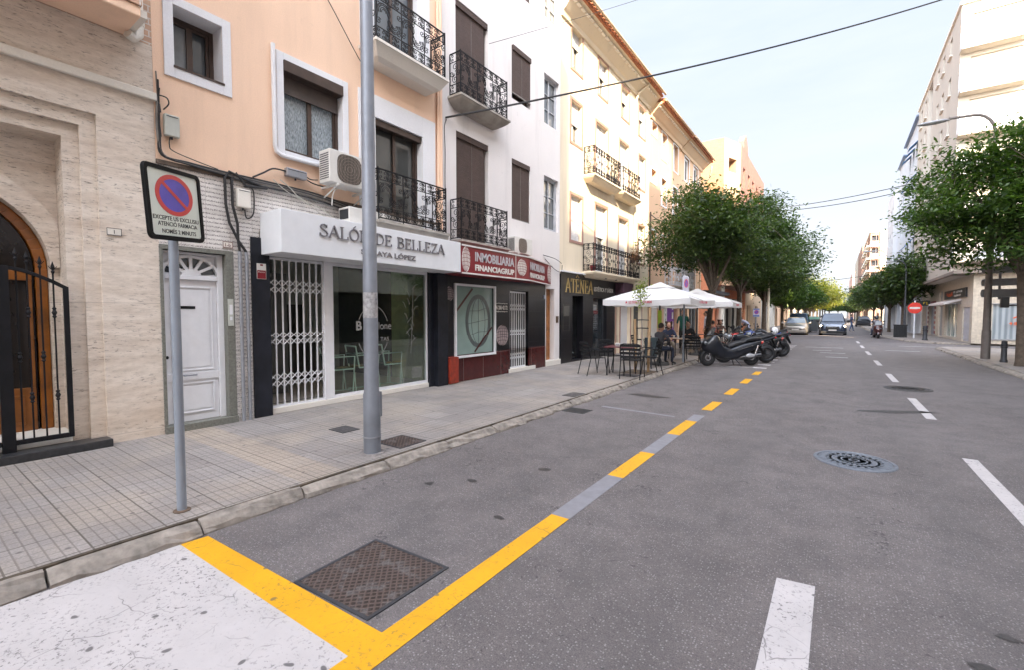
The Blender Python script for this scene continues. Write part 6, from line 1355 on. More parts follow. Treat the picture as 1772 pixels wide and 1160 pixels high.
for tx, a, b, h, w in (('EXCEPTE US EXCLUSIU', -.228, -.120, .031, .458), ('ATENCIÓ FARMACIA', -.19, -.163, .031, .40), ('NOMÉS 2 MINUTS', -.155, -.216, .031, .345)): mb.text(tx, T(a, b, .005), Ur, Vr, h=h, w=w, depth=.001, bold=.012, N=N)
mb.build('sign_lettering', BL, t)
mb = MB(); mb.lathe([(.06, .1), (.06, .108), (.036, .112)], (-4.18, 1.37, 0), n=10); mb.build('foot', M('rusty_foot', (.12, .08, .055), .9, var=.5), t)
# nearest lamp post
LP = M('galvanised_lamp_post', (.22, .235, .265), .5, .3, var=.2, vs=3, bump=.2, bs=60, dirt=.35)
t = thing('lamp_post', 'tall grey tapering lamp post with a worn sticker in front of the salon', 'lamp post', (-4.2, 3.2, .1))
mb = MB(); mb.tube([(-4.2, 3.2, .1), (-4.2, 3.2, .76), (-4.2, 3.2, .80), (-4.2, 3.2, 8.2)], [.094, .092, .081, .055], n=28); mb.build('pole', LP, t, smooth=True)
mb = MB(); mb.tube([(-4.2, 3.2, .285), (-4.2, 3.2, .30)], .099, n=28); mb.build('band', STEEL, t)
mb = MB(); mb.tube([(-4.2, 3.2, .05), (-4.2, 3.2, .115)], [.16, .13], n=14); mb.build('base', M('mortar_collar', (.22, .2, .19), .95, var=.4, vs=20, bump=1), t)
mb = MB(); mb.box(-4.235, -4.165, 3.275, 3.315, .50, .78); mb.build('service_box', LP, t, bevel=.004)
mb = MB(); mb.tube([(-4.2, 3.2, 1.62), (-4.2, 3.2, 1.90)], [.0785, .0775], n=28, caps=False); mb.build('sticker', M('torn_sticker', (.36, .35, .35), .8, var=.5, vs=25, bump=.6), t)
mb = MB(); mb.tube([(-4.2, 3.2, 8.1), (-4.2, 3.2, 8.7), (-3.8, 3.2, 9.1), (-3, 3.2, 9.2)], .035, n=10); mb.build('arm', LP, t, smooth=True)
mb = MB(); mb.ell((-2.6, 3.2, 9.18), (.45, .16, .09), 14, 8); mb.build('lantern', GREYAL, t, smooth=True)
# earth and crumbs at its foot
# right lamp post with a curved arm
def lamp(loc, h, reach, label, rb, m, lit=False):
    t = local_thing('lamp_post', label, 'lamp post', loc); sg = 1 if reach > 0 else -1; mb = MB(); mb.tube([(0, 0, 0), (0, 0, 1.0), (0, 0, 1.05), (0, 0, h)], [rb, rb * .97, rb * .85, rb * .45], n=18); mb.build('pole', m, t, smooth=True)
    mb = MB(); mb.tube([(0, 0, h - .05)] + [(reach * .30 * (1 - math.cos(R(a))), 0, h + .75 * math.sin(R(a))) for a in range(10, 91, 16)] + [(reach * .62, 0, h + .78)], rb * .38, n=10); mb.build('arm', m, t, smooth=True)
    mb = MB(); mb.ell((reach * .84, 0, h + .74), (abs(reach) * .24, .13, .07), 16, 8); mb.build('lantern', GREYAL, t, smooth=True)
    mb = MB(); mb.box(-.04, .04, -rb - .01, -rb + .03, .45, .75); mb.build('service_door', m, t); return t
lamp((4.22, 22.5, .1), 7.75, -1.9, 'brown-grey lamp post with a long curved arm rising through the leafy tree on the right', .125, M('brown_lamp_post', (.17, .145, .13), .6, .2, dirt=.3))
lamp((-3.9, 35.8, .1), 6.2, 1.6, 'pale lamp post between the trees on the left', .10, M('cream_lamp_post', (.62, .56, .44), .5))
lamp((4.0, 62, .1), 7.6, -1.9, 'slim lamp post with a curved arm against the brick tower', .08, GREYAL)
lamp((4.0, 44.2, .1), 4.8, -1.2, 'dark lamp post beside the no entry sign', .09, DKSTEEL)
# other signs
def small_sign(loc, z, w, h, label, blue=False, a=R(30)):
    t = local_thing('parking_sign', label, 'traffic sign', loc, a); mb = MB(); mb.tube([(0, 0, 0), (0, 0, z + h)], .03, n=10); mb.build('pole', PGREY, t, smooth=True)
    mb = MB(); mb.box(-w / 2, w / 2, -.06, -.04, z, z + h); mb.build('sign_plate', M('blue_white_plate', (.50, .52, .62), .5), t, bevel=.004)
    U = Vector((1, 0, 0)); N = Vector((0, -1, 0)); no_park(t, U, N, (0, -.061, z + h * .58), w * .34)
    if blue: mb = MB(); mb.box(-w / 2 + .01, w / 2 - .01, -.066, -.061, z + .03, z + h * .2); mb.box(-w / 2 + .01, w / 2 - .01, -.066, -.061, z + h * .88, z + h - .01); mb.build('blue_bands', M('sign_blue', (.04, .12, .42), .5), t)
    return t
small_sign((-4.04, 15.2, .1), 2.25, .40, .55, 'small no parking sign on a thin pole rising over the white parasol', a=R(78)); small_sign((-4.0, 30.8, .1), 1.45, .36, .5, 'blue banded no parking sign beyond the scooters', True, R(25))
t = local_thing('no_entry_sign', 'round red no entry sign on a white pole at the far corner', 'traffic sign', (4.05, 39.3, .1), 0)
mb = MB(); mb.tube([(0, .05, 0), (0, .05, 2.5)], .04, n=8); mb.build('pole', WMETAL, t)
mb = MB(); mb.prism([(.36 * math.cos(R(a)), 0, 2.02 + .36 * math.sin(R(a))) for a in range(0, 360, 12)], (0, .02, 0)); mb.build('red_disc', M('sign_red', (.62, .035, .02), .4), t)
mb = MB(); mb.box(-.26, .26, -.006, -.001, 1.96, 2.08); mb.build('white_bar', WPLAST, t)
t = thing('street_sign', 'yellow-green illuminated shop sign hanging above the no entry sign', 'shop sign', (5.0, 46, 2.6)); mb = MB(); mb.box(4.5, 5.6, 46, 46.15, 2.35, 2.75); mb.build('sign_board', M('dark_sign_box', (.03, .035, .03), .5), t)
mb = MB(); mb.marks((4.55, 45.995, 2.45), (1, 0, 0), .95, .2, 6, .006, N=(0, -1, 0), seed=8); mb.build('sign_lettering', M('yellow_lettering', (.7, .5, .03), .5), t)
t = thing('direction_sign', 'three stacked direction panels seen from their grey backs at the right edge', 'direction sign', (4.3, 22.9, .1))
DB = M('grey_panel_back', (.24, .235, .24), .55, .35, var=.1, dirt=.2)
for z0, z1 in ((3.12, 3.36), (2.68, 2.93), (2.28, 2.56)): mb = MB(); mb.prism([(4.10 + .05 * (1 - math.cos(R(a))) if 0 else 4.15 + .05 * math.cos(R(a)), 22.85, (z0 + z1) / 2 + (z1 - z0) / 2 * math.sin(R(a))) for a in range(90, 271, 30)] + [(6.9, 22.85, z0), (6.9, 22.85, z1)], (0, .06, 0)); mb.build('panel', DB, t, bevel=.006)
for x in (4.55, 6.6): mb = MB(); mb.box(x, x + .06, 22.93, 22.98, 0 if x > 5 else 2.2, 3.4); mb.build('support', DB, t)
t = thing('traffic_light', 'dark pole carrying a traffic light seen from behind at the right edge', 'traffic light', (6.35, 28.6, .1)); mb = MB(); mb.tube([(6.35, 28.6, .1), (6.35, 28.6, 2.7)], .075, n=12); mb.build('pole', DKSTEEL, t, smooth=True)
mb = MB(); mb.box(5.75, 6.0, 28.45, 28.7, 1.98, 2.75); mb.build('signal_box', M('black_signal_case', (.012, .012, .012), .5), t, bevel=.02); mb = MB(); mb.box(6.0, 6.33, 28.55, 28.6, 2.05, 2.1); mb.build('arm', DKSTEEL, t)
mb = MB(); mb.box(6.45, 6.7, 28.48, 28.5, 2.0, 2.45); mb.build('red_plate', M('sign_red', (.62, .035, .02), .4), t)
def bollard(loc, h, r, label):
    t = local_thing('bollard', label, 'bollard', loc, group='bollards on the right pavement'); mb = MB(); mb.lathe([(r * 1.25, 0), (r * 1.25, .06), (r, .1), (r * .92, h * .8), (r * 1.1, h * .82), (r * 1.1, h * .86), (r * .95, h * .88), (r * .95, h), (r * .5, h + .02)], n=16); mb.build('post', DKSTEEL, t, smooth=True)
    mb = MB(); mb.lathe([(r * 1.14, h * .70), (r * 1.16, h * .71), (r * 1.16, h * .74), (r * 1.14, h * .75)], n=16); mb.build('ring', BLACKR, t)
bollard((4.40, 21.2, .1), .68, .075, 'dark iron bollard beside the brown-grey lamp post'); bollard((4.28, 36.6, .1), .9, .11, 'greenish dark bollard at the far corner beside the no entry sign')
t = local_thing('slatted_bin', 'black slatted litter container standing left of the no entry sign', 'litter bin', (3.45, 40.3, .1)); mb = MB()
mb.box(-.34, .34, -.25, .25, .08, .12); mb.box(-.36, .36, -.27, .27, .86, .92); mb.build('frame', BLACKR, t); mb = MB()
for q in range(9): mb.box(-.33 + .078 * q, -.29 + .078 * q, -.26, -.235, 0, .86)
mb.build('slat_panel', BLACKR, t); mb = MB()
for q in range(9): mb.box(-.33 + .078 * q, -.29 + .078 * q, .235, .26, 0, .86)
mb.build('slat_panel', BLACKR, t); mb = MB(); mb.box(-.28, .28, -.2, .2, .12, .8); mb.build('liner', DARKIN, t)
t = local_thing('litter_bin', 'dark perforated litter bin hung on a frame at the kerb by the cafe', 'litter bin', (-4.35, 13.0, .1), R(20)); mb = MB()
for y in (-.2, .2): mb.tube([(0, y * 1.05, 0), (0, y * 1.05, .78)], .02, n=6)
mb.build('frame', DKSTEEL, t); mb = MB(); mb.lathe([(.14, .28), (.17, .32), (.185, .86), (.19, .88), (.17, .88)], n=14); mb.build('bucket', M('blue_grey_bin', (.06, .085, .095), .5, .2, bump=.5, bs=120), t, smooth=True)
mb = MB(); mb.box(-.02, .0, -.2, .2, .9, .93); mb.build('lid', BLACKR, t)
t = local_thing('recycling_container', 'grey roadside recycling container with a green lid behind the parked cars', 'container', (-2.3, 53.0, 0), 0); mb = MB(); mb.loft([[(-.75, -.6, .1), (.75, -.6, .1), (.75, .6, .1), (-.75, .6, .1)], [(-.85, -.7, 1.25), (.85, -.7, 1.25), (.85, .7, 1.25), (-.85, .7, 1.25)]]); mb.build('body', M('dark_grey_container', (.07, .075, .08), .6), t, bevel=.03)
mb = MB(); mb.prism([(-.88, -.72, 1.26), (-.88, -.5, 1.5), (-.88, .5, 1.5), (-.88, .72, 1.26)], (1.76, 0, 0)); mb.build('lid', M('green_lid', (.06, .16, .10), .5), t, bevel=.03)
# ------------------------------------------------------------------ overhead cables
def span(label, a, b, sag, r, n=26):
    a = Vector(a); b = Vector(b); mb = MB(); mb.tube([a.lerp(b, i / n) - Vector((0, 0, 4 * sag * (i / n) * (1 - i / n))) for i in range(n + 1)], r, n=6); return tag(mb.build('overhead_cable', CABLE, smooth=True), label, 'cable')
span('thick black cable crossing the sky from the white house to the top right', (-7.03, 7.38, 5.93), (7.15, 25.7, 14.75), .45, .022)
span('upper one of the two cables strung between the orange block and the corner block', (-5.75, 47.0, 11.15), (5.15, 47.2, 11.97), .25, .03); span('lower one of the two cables strung between the orange block and the corner block', (-5.75, 46.8, 10.9), (5.15, 47.0, 11.5), .35, .03)
span('thin distant cable low over the street in front of the brick tower', (-7, 74, 6.0), (5.2, 73.5, 7.1), .3, .03)
span('very thin wire rising from the white house over the cream roof', (-7.03, 8.9, 8.2), (7.2, 26, 19.4), .5, .006)
# ------------------------------------------------------------------ cafe terrace
CHM = M('black_aluminium_chair', (.010, .011, .013), .5, 0, var=.3, spec=.3)
def chair(label, loc, rz):
    c = local_thing('cafe_chair', label, 'chair', loc, rz, 'cafe terrace chairs'); r = .0125
    for y in (-.25, .25):
        mb = MB(); mb.tube([(.27, y, 0), (.2, y, .43), (.17, y, .64), (.05, y, .67), (-.18, y, .66), (-.22, y, .6)], r, n=6); mb.build('front_leg', CHM, c, smooth=True)
        mb = MB(); mb.tube([(-.31, y * .95, 0), (-.2, y * .95, .43), (-.29, y * .92, .82)], r, n=6); mb.build('rear_leg', CHM, c, smooth=True)
    mb = MB()
    for q in range(6): mb.box(-.19 + .072 * q, -.135 + .072 * q, -.235, .235, .435, .45)
    mb.build('seat', CHM, c); mb = MB()
    for q in range(4): z = .50 + .09 * q; x = -.215 - (z - .45) * .22; mb.prism([(x, -.225, z), (x - .006, -.225, z + .06), (x - .018, -.225, z + .06), (x - .012, -.225, z)], (0, .45, 0))
    mb.tube([(-.285, -.23, .82), (-.3, -.15, .845), (-.3, .15, .845), (-.285, .23, .82)], r, n=6); mb.build('backrest', CHM, c)
    return c
ch0 = chair('empty black armchair, leftmost of the terrace, turned sideways to the red table', (-5.1, 10.75, .1), R(55))
def more(label, x, y, rz): return copy_tree(ch0, loc=(x, y, .1), rz=R(rz), label=label)
more('empty black slatted chair with its back to the camera in front of the red table', -4.05, 10.72, 100)
more('empty black chair half hidden behind the red table on the wall side', -4.95, 11.55, -30); more('empty black chair by the sapling behind the red table', -4.0, 11.75, 215)
for x, y, rz, lb in ((-4.4, 13.95, 65, 'chair under the man in the grey shirt'), (-3.85, 15.45, 110, 'black chair with its back to the kerb beside the thin sign pole'), (-5.05, 16.95, -80, 'chair under the woman with curly hair'), (-4.75, 18.5, 200, 'chair under the person in the dark jacket'), (-5.6, 15.6, 10, 'empty black chair against the wall behind the seated man'), (-4.2, 20.3, 80, 'black chair beyond the first street tree trunk'), (-5.2, 20.9, -20, 'black chair in the shade between the first trunk and the wall'), (-4.5, 22.3, -90, 'farthest black terrace chair behind the scooters')): more(lb, x, y, rz)
def table(label, loc, top, cup=()):
    t = local_thing('cafe_table', label, 'table', loc, R(8), 'cafe terrace tables'); mb = MB(); mb.box(-.36, .36, -.36, .36, .71, .735); mb.build('tabletop', top, t, bevel=.006)
    for sx in (-1, 1):
        for sy in (-1, 1): mb = MB(); mb.tube([(sx * .30, sy * .30, 0), (sx * .26, sy * .26, .71)], .016, n=6); mb.build('leg', CHM, t)
    return t
table('empty dark red square terrace table with a white napkin holder', (-4.5, 11.15, .1), M('dark_red_tabletop', (.10, .018, .025), .3)); table('terrace table with cups between the seated people', (-4.45, 15.9, .1), M('pale_wood_tabletop', (.35, .24, .16), .4)); table('farther terrace table in the shade of the second parasol', (-4.6, 20.6, .1), _mc['dark_red_tabletop'])
def cup(label, x, y, z, r=.04, h=.08): c = local_thing('coffee_cup', label, 'cup', (x, y, z), group='cups on the terrace table'); mb = MB(); mb.lathe([(r * .6, 0), (r, h), (r * .85, h), (r * .5, .01)], n=12); mb.build('cup', WPLAST, c, smooth=True); mb = MB(); mb.lathe([(r * 1.6, -.012), (r * 1.7, -.004), (r * .6, 0)], n=12); mb.build('saucer', WPLAST, c)
cup('white cup in front of the woman with curly hair', -4.6, 16.1, .852); cup('white cup beside the man in the grey shirt', -4.35, 15.7, .852); cup('white cup nearest the person in the dark jacket', -4.3, 16.15, .852)
t = local_thing('napkin_holder', 'white napkin holder on the empty dark red table', 'napkin holder', (-4.62, 11.2, .836)); mb = MB(); mb.box(-.06, .06, -.045, .045, 0, .07); mb.build('case', WPLAST, t, bevel=.008); mb = MB(); mb.box(-.05, .05, -.047, -.0455, .015, .055); mb.build('slot', GREYAL, t)
# parasols
CANV = M('white_parasol_canvas', (.72, .71, .71), .85, var=.05, vs=2, bump=.2, bs=200, dirt=.25)
tr = CANV.node_tree; b_ = tr.nodes['Principled BSDF']; tl = tr.nodes.new('ShaderNodeBsdfTranslucent'); tl.inputs[0].default_value = (.8, .78, .75, 1); mx = tr.nodes.new('ShaderNodeMixShader'); mx.inputs[0].default_value = .3; tr.links.new(b_.outputs[0], mx.inputs[1]); tr.links.new(tl.outputs[0], mx.inputs[2]); tr.links.new(mx.outputs[0], tr.nodes['Material Output'].inputs[0])
def parasol(label, loc, rz, h):
    t = local_thing('parasol', label, 'parasol', loc, R(rz)); mb = MB(); e = 1.85; top = 2.50; n = 14
    def P(i, k, u):   # i side, k along side 0..1, u 0 edge..1 centre
        c = [(-h, -h), (h, -h), (h, h), (-h, h)]; a = c[i]; b = c[(i + 1) % 4]; x = a[0] + (b[0] - a[0]) * k; y = a[1] + (b[1] - a[1]) * k; dip = math.sin(math.pi * k) * .10 * (1 - u) * (0.4 + u)
        return (x * (1 - u) * (1 - .03 * math.sin(math.pi * k)), y * (1 - u) * (1 - .03 * math.sin(math.pi * k)), e + .17 + (top - e - .17) * (u ** .92) - dip)
    for i in range(4):
        for j in range(n):
            for q in range(6):
                u0, u1 = q / 6, (q + 1) / 6; mb.quad(P(i, j / n, u0), P(i, (j + 1) / n, u0), P(i, (j + 1) / n, u1), P(i, j / n, u1))
    mb.build('canopy', CANV, t, smooth=True); mb = MB()
    for i in range(4):
        for j in range(n):
            a, b = P(i, j / n, 0), P(i, (j + 1) / n, 0); w0 = .17 + .012 * math.sin(j * 1.9 + i); w1 = .17 + .012 * math.sin((j + 1) * 1.9 + i); mb.quad((a[0] * 1.002, a[1] * 1.002, a[2] - w0), (b[0] * 1.002, b[1] * 1.002, b[2] - w1), b, a)
    mb.build('valance', CANV, t); mb = MB()
    for i in range(4):
        c = [(-h, -h), (h, -h), (h, h), (-h, h)][i]; mb.tube([(c[0] * .98, c[1] * .98, e + .17), (0, 0, top - .05)], .014, n=4); d = [(0, -h), (h, 0), (0, h), (-h, 0)][i]; mb.tube([(d[0] * .97, d[1] * .97, e + .13), (0, 0, top - .05)], .014, n=4); mb.tube([(c[0] * .5, c[1] * .5, e + .35), (0, 0, 1.85)], .013, n=4)
    mb.build('ribs', DKSTEEL, t); mb = MB(); mb.tube([(0, 0, .05), (0, 0, top + .05)], .028, n=8); mb.build('pole', DKSTEEL, t, smooth=True)
    mb = MB(); mb.lathe([(.30, 0), (.31, .03), (.28, .07), (.08, .09), (.05, .2)], n=18); mb.build('base', M('cast_iron_base', (.05, .05, .05), .7), t)
    mb = MB(); mb.loft([[(x * .36, y * .36, z) for x, y in ((-1, -1), (1, -1), (1, 1), (-1, 1))] for z in (top - .12,)] + [[(x * .02, y * .02, top + .06) for x, y in ((-1, -1), (1, -1), (1, 1), (-1, 1))]]); mb.build('vent_cap', CANV, t)
    mb = MB()
    for (O_, U_, N_) in (((-h * .45, -h - .004, e + .04), (1, 0, 0), (0, -1, 0)), ((h + .004, -h * .35, e + .04), (0, 1, 0), (1, 0, 0))): mb.text('★ ESTRELLA DAMM', O_, U_, (0, 0, 1), h=.075, w=h * .62, depth=.002, bold=.012, N=N_)
    mb.build('red_lettering', M('red_print', (.45, .02, .05), .6), t)
    return t
_np = parasol('nearer large white square parasol with red lettering on its valance', (-4.45, 14.05, .1), -2, 1.28); mb = MB(); mb.tube([(0, 0, 1.15), (0, 0, 1.7)], .06, n=10); mb.build('pole_sleeve', M('lime_green_sleeve', (.32, .42, .03), .6), _np); parasol('farther white parasol partly hidden behind the nearer one', (-4.35, 18.2, .1), 3, 1.38)
# ------------------------------------------------------------------ two-wheelers
BPL = M('black_gloss_paint', (.008, .010, .016), .3, 0, var=.2, bump=0, coat=.35); MBL = M('matt_black_plastic', (.01, .01, .011), .6, var=.3); SEATM = M('black_vinyl_seat', (.011, .010, .011), .55, bump=.3); ENG = M('engine_metal', (.12, .12, .125), .4, .7, var=.4, vs=20); CHR = M('chrome', (.55, .56, .58), .15, 1., var=.05, bump=0); REDL = M('red_tail_lens', (.5, .01, .01), .2, coat=.5); HEADL = M('clear_headlamp', (.22, .24, .26), .12, .2, coat=.6); ORD = M('red_moto_paint', (.5, .02, .015), .3, coat=.5); BLUEP = M('blue_moto_paint', (.03, .06, .25), .3, coat=.5)
def wheel(par, x, r, w, nm='wheel', y=0, spokes=5, rim=None):
    mb = MB(); k = 10; prof = [(r - w * .55 + w * .55 * math.cos(R(a)) , w * .5 * math.sin(R(a))) for a in range(-100, 101, 20)]; prof = [(prof[0][0] - .03, -w * .32)] + prof + [(prof[-1][0] - .03, w * .32)]
    mb.lathe([(a, b + y) for a, b in prof], (x, 0, r), n=28, ax='y'); o = mb.build(nm, BLACKR, par, smooth=True)
    mb = MB(); ri = r - w * 1.0; mb.lathe([(ri + .02, -w * .34 + y), (ri - .02, -w * .34 + y), (ri - .02, w * .34 + y), (ri + .02, w * .34 + y)], (x, 0, r), n=28, ax='y'); mb.lathe([(.05, -.06 + y), (.05, .06 + y)], (x, 0, r), n=10, ax='y')
    for s in range(spokes): a = 2 * math.pi * s / spokes + .3; mb.tube([(x + .04 * math.cos(a), y, r + .04 * math.sin(a)), (x + ri * math.cos(a), y, r + ri * math.sin(a))], .016, n=5)
    mb.build('rim', rim or ENG, o); mb = MB(); mb.lathe([(ri * .72, .045 + y), (ri * .72, .05 + y), (ri * .45, .05 + y), (ri * .45, .045 + y)], (x, 0, r), n=20, ax='y'); mb.build('brake_disc', CHR, o)
def sec(x, zb, zt, w, n=12, tk=.75):
    zc, hz = (zb + zt) / 2, (zt - zb) / 2; out = []
    for i in range(n):
        a = 2 * math.pi * (i + .5) / n; c, s = math.cos(a), math.sin(a); out.append((x, w * (abs(c) ** tk) * (1 if c > 0 else -1), zc + hz * (abs(s) ** tk) * (1 if s > 0 else -1)))
    return out
def scooter(label, loc, rz, paint=BPL):
    t = local_thing('scooter', label, 'scooter', loc, rz); wheel(t, .78, .27, .13); wheel(t, -.70, .27, .14)
    mb = MB(); mb.loft([sec(*q) for q in [(.99, .58, .66, .03), (.93, .50, .76, .13), (.82, .42, .90, .21), (.70, .38, 1.0, .25), (.58, .34, 1.04, .26), (.48, .27, .98, .25), (.40, .22, .80, .23), (.28, .19, .62, .21), (.05, .18, .58, .21), (-.12, .20, .66, .21), (-.35, .30, .74, .22), (-.65, .46, .78, .21), (-.92, .60, .82, .15), (-1.08, .72, .84, .06)]]); mb.build('body', paint, t, smooth=True)
    mb = MB(); mb.loft([sec(*q) for q in [(.12, .56, .66, .08), (.0, .58, .76, .15), (-.2, .64, .80, .17), (-.38, .70, .82, .17), (-.46, .74, .90, .16), (-.7, .78, .93, .15), (-.95, .80, .93, .10), (-1.02, .82, .90, .04)]]); mb.build('seat', SEATM, t, smooth=True)
    mb = MB(); mb.loft([[(x, y * w, z) for y in (-1, -.5, .5, 1, .5, -.5)] and [(x, -w, z), (x - .01, 0, z + .02), (x, w, z), (x - .02, w, z), (x - .03, 0, z + .02), (x - .02, -w, z)] for x, z, w in ((.74, .98, .17), (.66, 1.12, .16), (.58, 1.25, .10))]); mb.build('windscreen', M('smoked_screen', (.05, .055, .06), .1, coat=.5), t)
    mb = MB(); mb.tube([(.50, -.34, 1.02), (.56, -.2, 1.06), (.56, .2, 1.06), (.50, .34, 1.02)], .014, n=6); mb.build('handlebar', MBL, t)
    for y in (-1, 1):
        mb = MB(); mb.tube([(.50, y * .34, 1.02), (.53, y * .23, 1.05)], .02, n=8); mb.tube([(.55, y * .3, 1.04), (.60, y * .24, 1.06)], .007, n=4); mb.build('grip', BLACKR, t)
        mb = MB(); mb.tube([(.60, y * .22, 1.06), (.62, y * .28, 1.20)], .007, n=5); mb.ell((.62, y * .31, 1.24), (.025, .075, .045), 10, 6); mb.build('mirror', MBL, t)
        mb = MB(); mb.ell((.90, y * .115, .74), (.07, .05, .05), 10, 6, rot=Matrix.Rotation(R(-25), 3, 'Y')); mb.build('headlight', HEADL, t, smooth=True)
        mb = MB(); mb.tube([(.78, y * .085, .27), (.70, y * .085, .62)], .024, n=8); mb.build('fork_leg', CHR, t)
    mb = MB(); mb.loft([[(.78 + rr_ * math.cos(R(a)), yy, .27 + rr_ * math.sin(R(a))) for rr_, yy in ((.30, -.075), (.325, 0), (.30, .075), (.285, 0))] for a in range(20, 151, 20)]); mb.build('front_mudguard', paint, t, smooth=True)
    mb = MB(); mb.box(-.62, -.15, -.12, .14, .20, .44); mb.box(-.80, -.5, .09, .14, .24, .38); mb.build('engine', ENG, t, bevel=.03)
    for y in (-1, 1):
        mb = MB(); mb.tube([(-.25, y * .13, .28), (-.45, y * .19, .30), (-.9, y * .2, .36)], [.03, .05, .055], n=10); mb.build('exhaust' if y < 0 else 'belt_cover', MBL if y < 0 else ENG, t, smooth=True)
        mb = MB(); mb.ell((-.52, y * .245, .34), (.15, .025, .065), 12, 7); mb.build('heat_shield' if y < 0 else 'engine_cover', M('silver_grey_cover', (.5, .5, .52), .35, .4), t, smooth=True)
        mb = MB(); mb.tube([(-.70, y * .17, .30), (-.82, y * .18, .66)], .028, n=8); mb.build('shock_absorber', CHR, t)
        mb = MB(); mb.prism([(-.1, y * .222, .50), (-.5, y * .235, .62), (-.95, y * .165, .74), (-.95, y * .165, .755), (-.5, y * .235, .64), (-.1, y * .222, .52)], (0, y * .004, 0)); mb.build('side_trim', CHR, t)
    mb = MB(); mb.loft([sec(*q) for q in [(-.96, .66, .80, .15), (-1.06, .72, .80, .10), (-1.1, .75, .79, .04)]]); mb.build('tail_light', REDL, t, smooth=True)
    mb = MB(); mb.prism([(-.95, -.07, .62), (-1.12, -.07, .38), (-1.13, -.07, .39), (-.97, -.07, .64)], (0, .14, 0)); mb.box(-1.13, -1.12, -.1, .1, .36, .5); mb.build('plate_holder', MBL, t)
    mb = MB(); mb.tube([(-.1, .1, .22), (-.25, .22, .0)], .014, n=6); mb.tube([(-.1, -.1, .22), (-.25, -.22, .0)], .014, n=6); mb.build('centre_stand', DKSTEEL, t)
    return t
def motorbike(label, loc, rz, paint=BPL, high=False, tail=REDL):
    t = local_thing('motorcycle', label, 'motorcycle', loc, rz, 'motorcycles in the parking bay'); wheel(t, .72, .31, .12); wheel(t, -.70, .31, .17)
    mb = MB(); mb.loft([sec(*q) for q in [(.42, .74, .86, .07), (.34, .70, .98, .15), (.15, .70, 1.02, .17), (-.05, .70, .94, .14), (-.2, .70, .82, .09)]]); mb.build('fuel_tank', paint, t, smooth=True)
    mb = MB(); mb.loft([sec(*q) for q in [(-.08, .76, .84, .08), (-.3, .74, .84, .14), (-.5, .78, .90, .12), (-.8, .86, .98, .09), (-.98, .92, 1.0, .04)]]); mb.build('seat', SEATM, t, smooth=True)
    mb = MB(); mb.loft([sec(*q) for q in [(-.3, .66, .74, .12), (-.7, .74, .86, .11), (-1.0, .84, .94, .05)]]); mb.build('tail', paint, t, smooth=True); mb = MB(); mb.ell((-.98, 0, .86), (.05, .08, .035), 10, 6); mb.build('tail_light', tail, t)
    mb = MB(); mb.box(-.15, .30, -.14, .14, .30, .66); mb.box(-.3, .1, -.12, .12, .24, .42); mb.build('engine', ENG, t, bevel=.04); mb = MB(); mb.tube([(.3, 0, .9), (.1, 0, .6), (-.25, 0, .5), (-.3, 0, .3)], .03, n=8); mb.build('frame', DKSTEEL, t)
    for y in (-1, 1):
        mb = MB(); mb.tube([(.72, y * .1, .31), (.42, y * .1, .98)], [.028, .02], n=8); mb.build('fork_leg', CHR, t)
        mb = MB(); mb.tube([(-.25, y * .1, .42), (-.70, y * .11, .31)], .022, n=6); mb.build('swingarm', DKSTEEL, t)
        mb = MB(); mb.tube([(.36, y * .12, 1.02), (.28, y * .36, 1.05)], .016, n=6); mb.tube([(.34, y * .24, 1.04), (.36, y * .3, 1.2)], .006, n=4); mb.ell((.36, y * .32, 1.23), (.02, .07, .04), 8, 6); mb.build('handlebar', MBL, t)
    mb = MB(); mb.ell((.56, 0, .90), (.10, .11, .11), 12, 8); mb.build('headlight', HEADL, t, smooth=True)
    mb = MB(); mb.loft([[(.72 + q * math.cos(R(a)), yy, .31 + q * math.sin(R(a))) for q, yy in ((.33, -.07), (.35, 0), (.33, .07), (.32, 0))] for a in range(30, 141, 22)]); mb.build('front_mudguard', paint, t, smooth=True)
    z0, z1 = (.42, .84) if high else (.30, .46)
    mb = MB(); mb.tube([(.2, -.1, .3), (-.1, -.15, z0 - .08), (-.45, -.18, z0 + (z1 - z0) * .4), (-.55, -.18, z0 + (z1 - z0) * .5), (-1.0, -.2, z1)], [.022, .025, .03, .06, .06], n=10); mb.build('exhaust', CHR if high else MBL, t, smooth=True)
    mb = MB(); mb.prism([(-.85, -.07, .84), (-1.02, -.07, .52), (-1.03, -.07, .53), (-.88, -.07, .86)], (0, .14, 0)); mb.build('plate_holder', MBL, t); mb = MB(); mb.tube([(0, .12, .3), (.05, .3, .0)], .012, n=5); mb.build('side_stand', DKSTEEL, t)
    return t
AZ = R(222)
def put(rear, rzdeg): a = R(rzdeg); return (rear[0] + .70 * math.cos(a), rear[1] + .70 * math.sin(a), 0), a
l, a = put((-2.25, 16.45), 221); scooter('black maxi scooter at the near end of the motorcycle bay', l, a)
l, a = put((-1.95, 17.6), 214); motorbike('black motorcycle with a red tail light right behind the maxi scooter', l, a, BPL, False)
l, a = put((-2.2, 18.7), 205); motorbike('motorcycle with a red tank and fairing third from the near end', l, a, ORD, False)
l, a = put((-1.75, 20.5), 212); motorbike('motorcycle with a large silver exhaust and a white helmet on its seat', l, a, BPL, True)
l, a = put((-2.2, 21.9), 203); motorbike('blue-tanked motorcycle hidden behind the one with the white helmet', l, a, BLUEP, False)
l, a = put((-1.95, 19.4), 216); scooter('dark grey scooter squeezed between the red motorcycle and the one with the white helmet', l, a, MBL)
l, a = put((-2.1, 23.3), 200); scooter('dark scooter farther along the motorcycle bay', l, a, MBL)
l, a = put((-2.2, 24.9), 200); motorbike('last dark motorcycle at the far end of the bay', l, a, BPL, False)
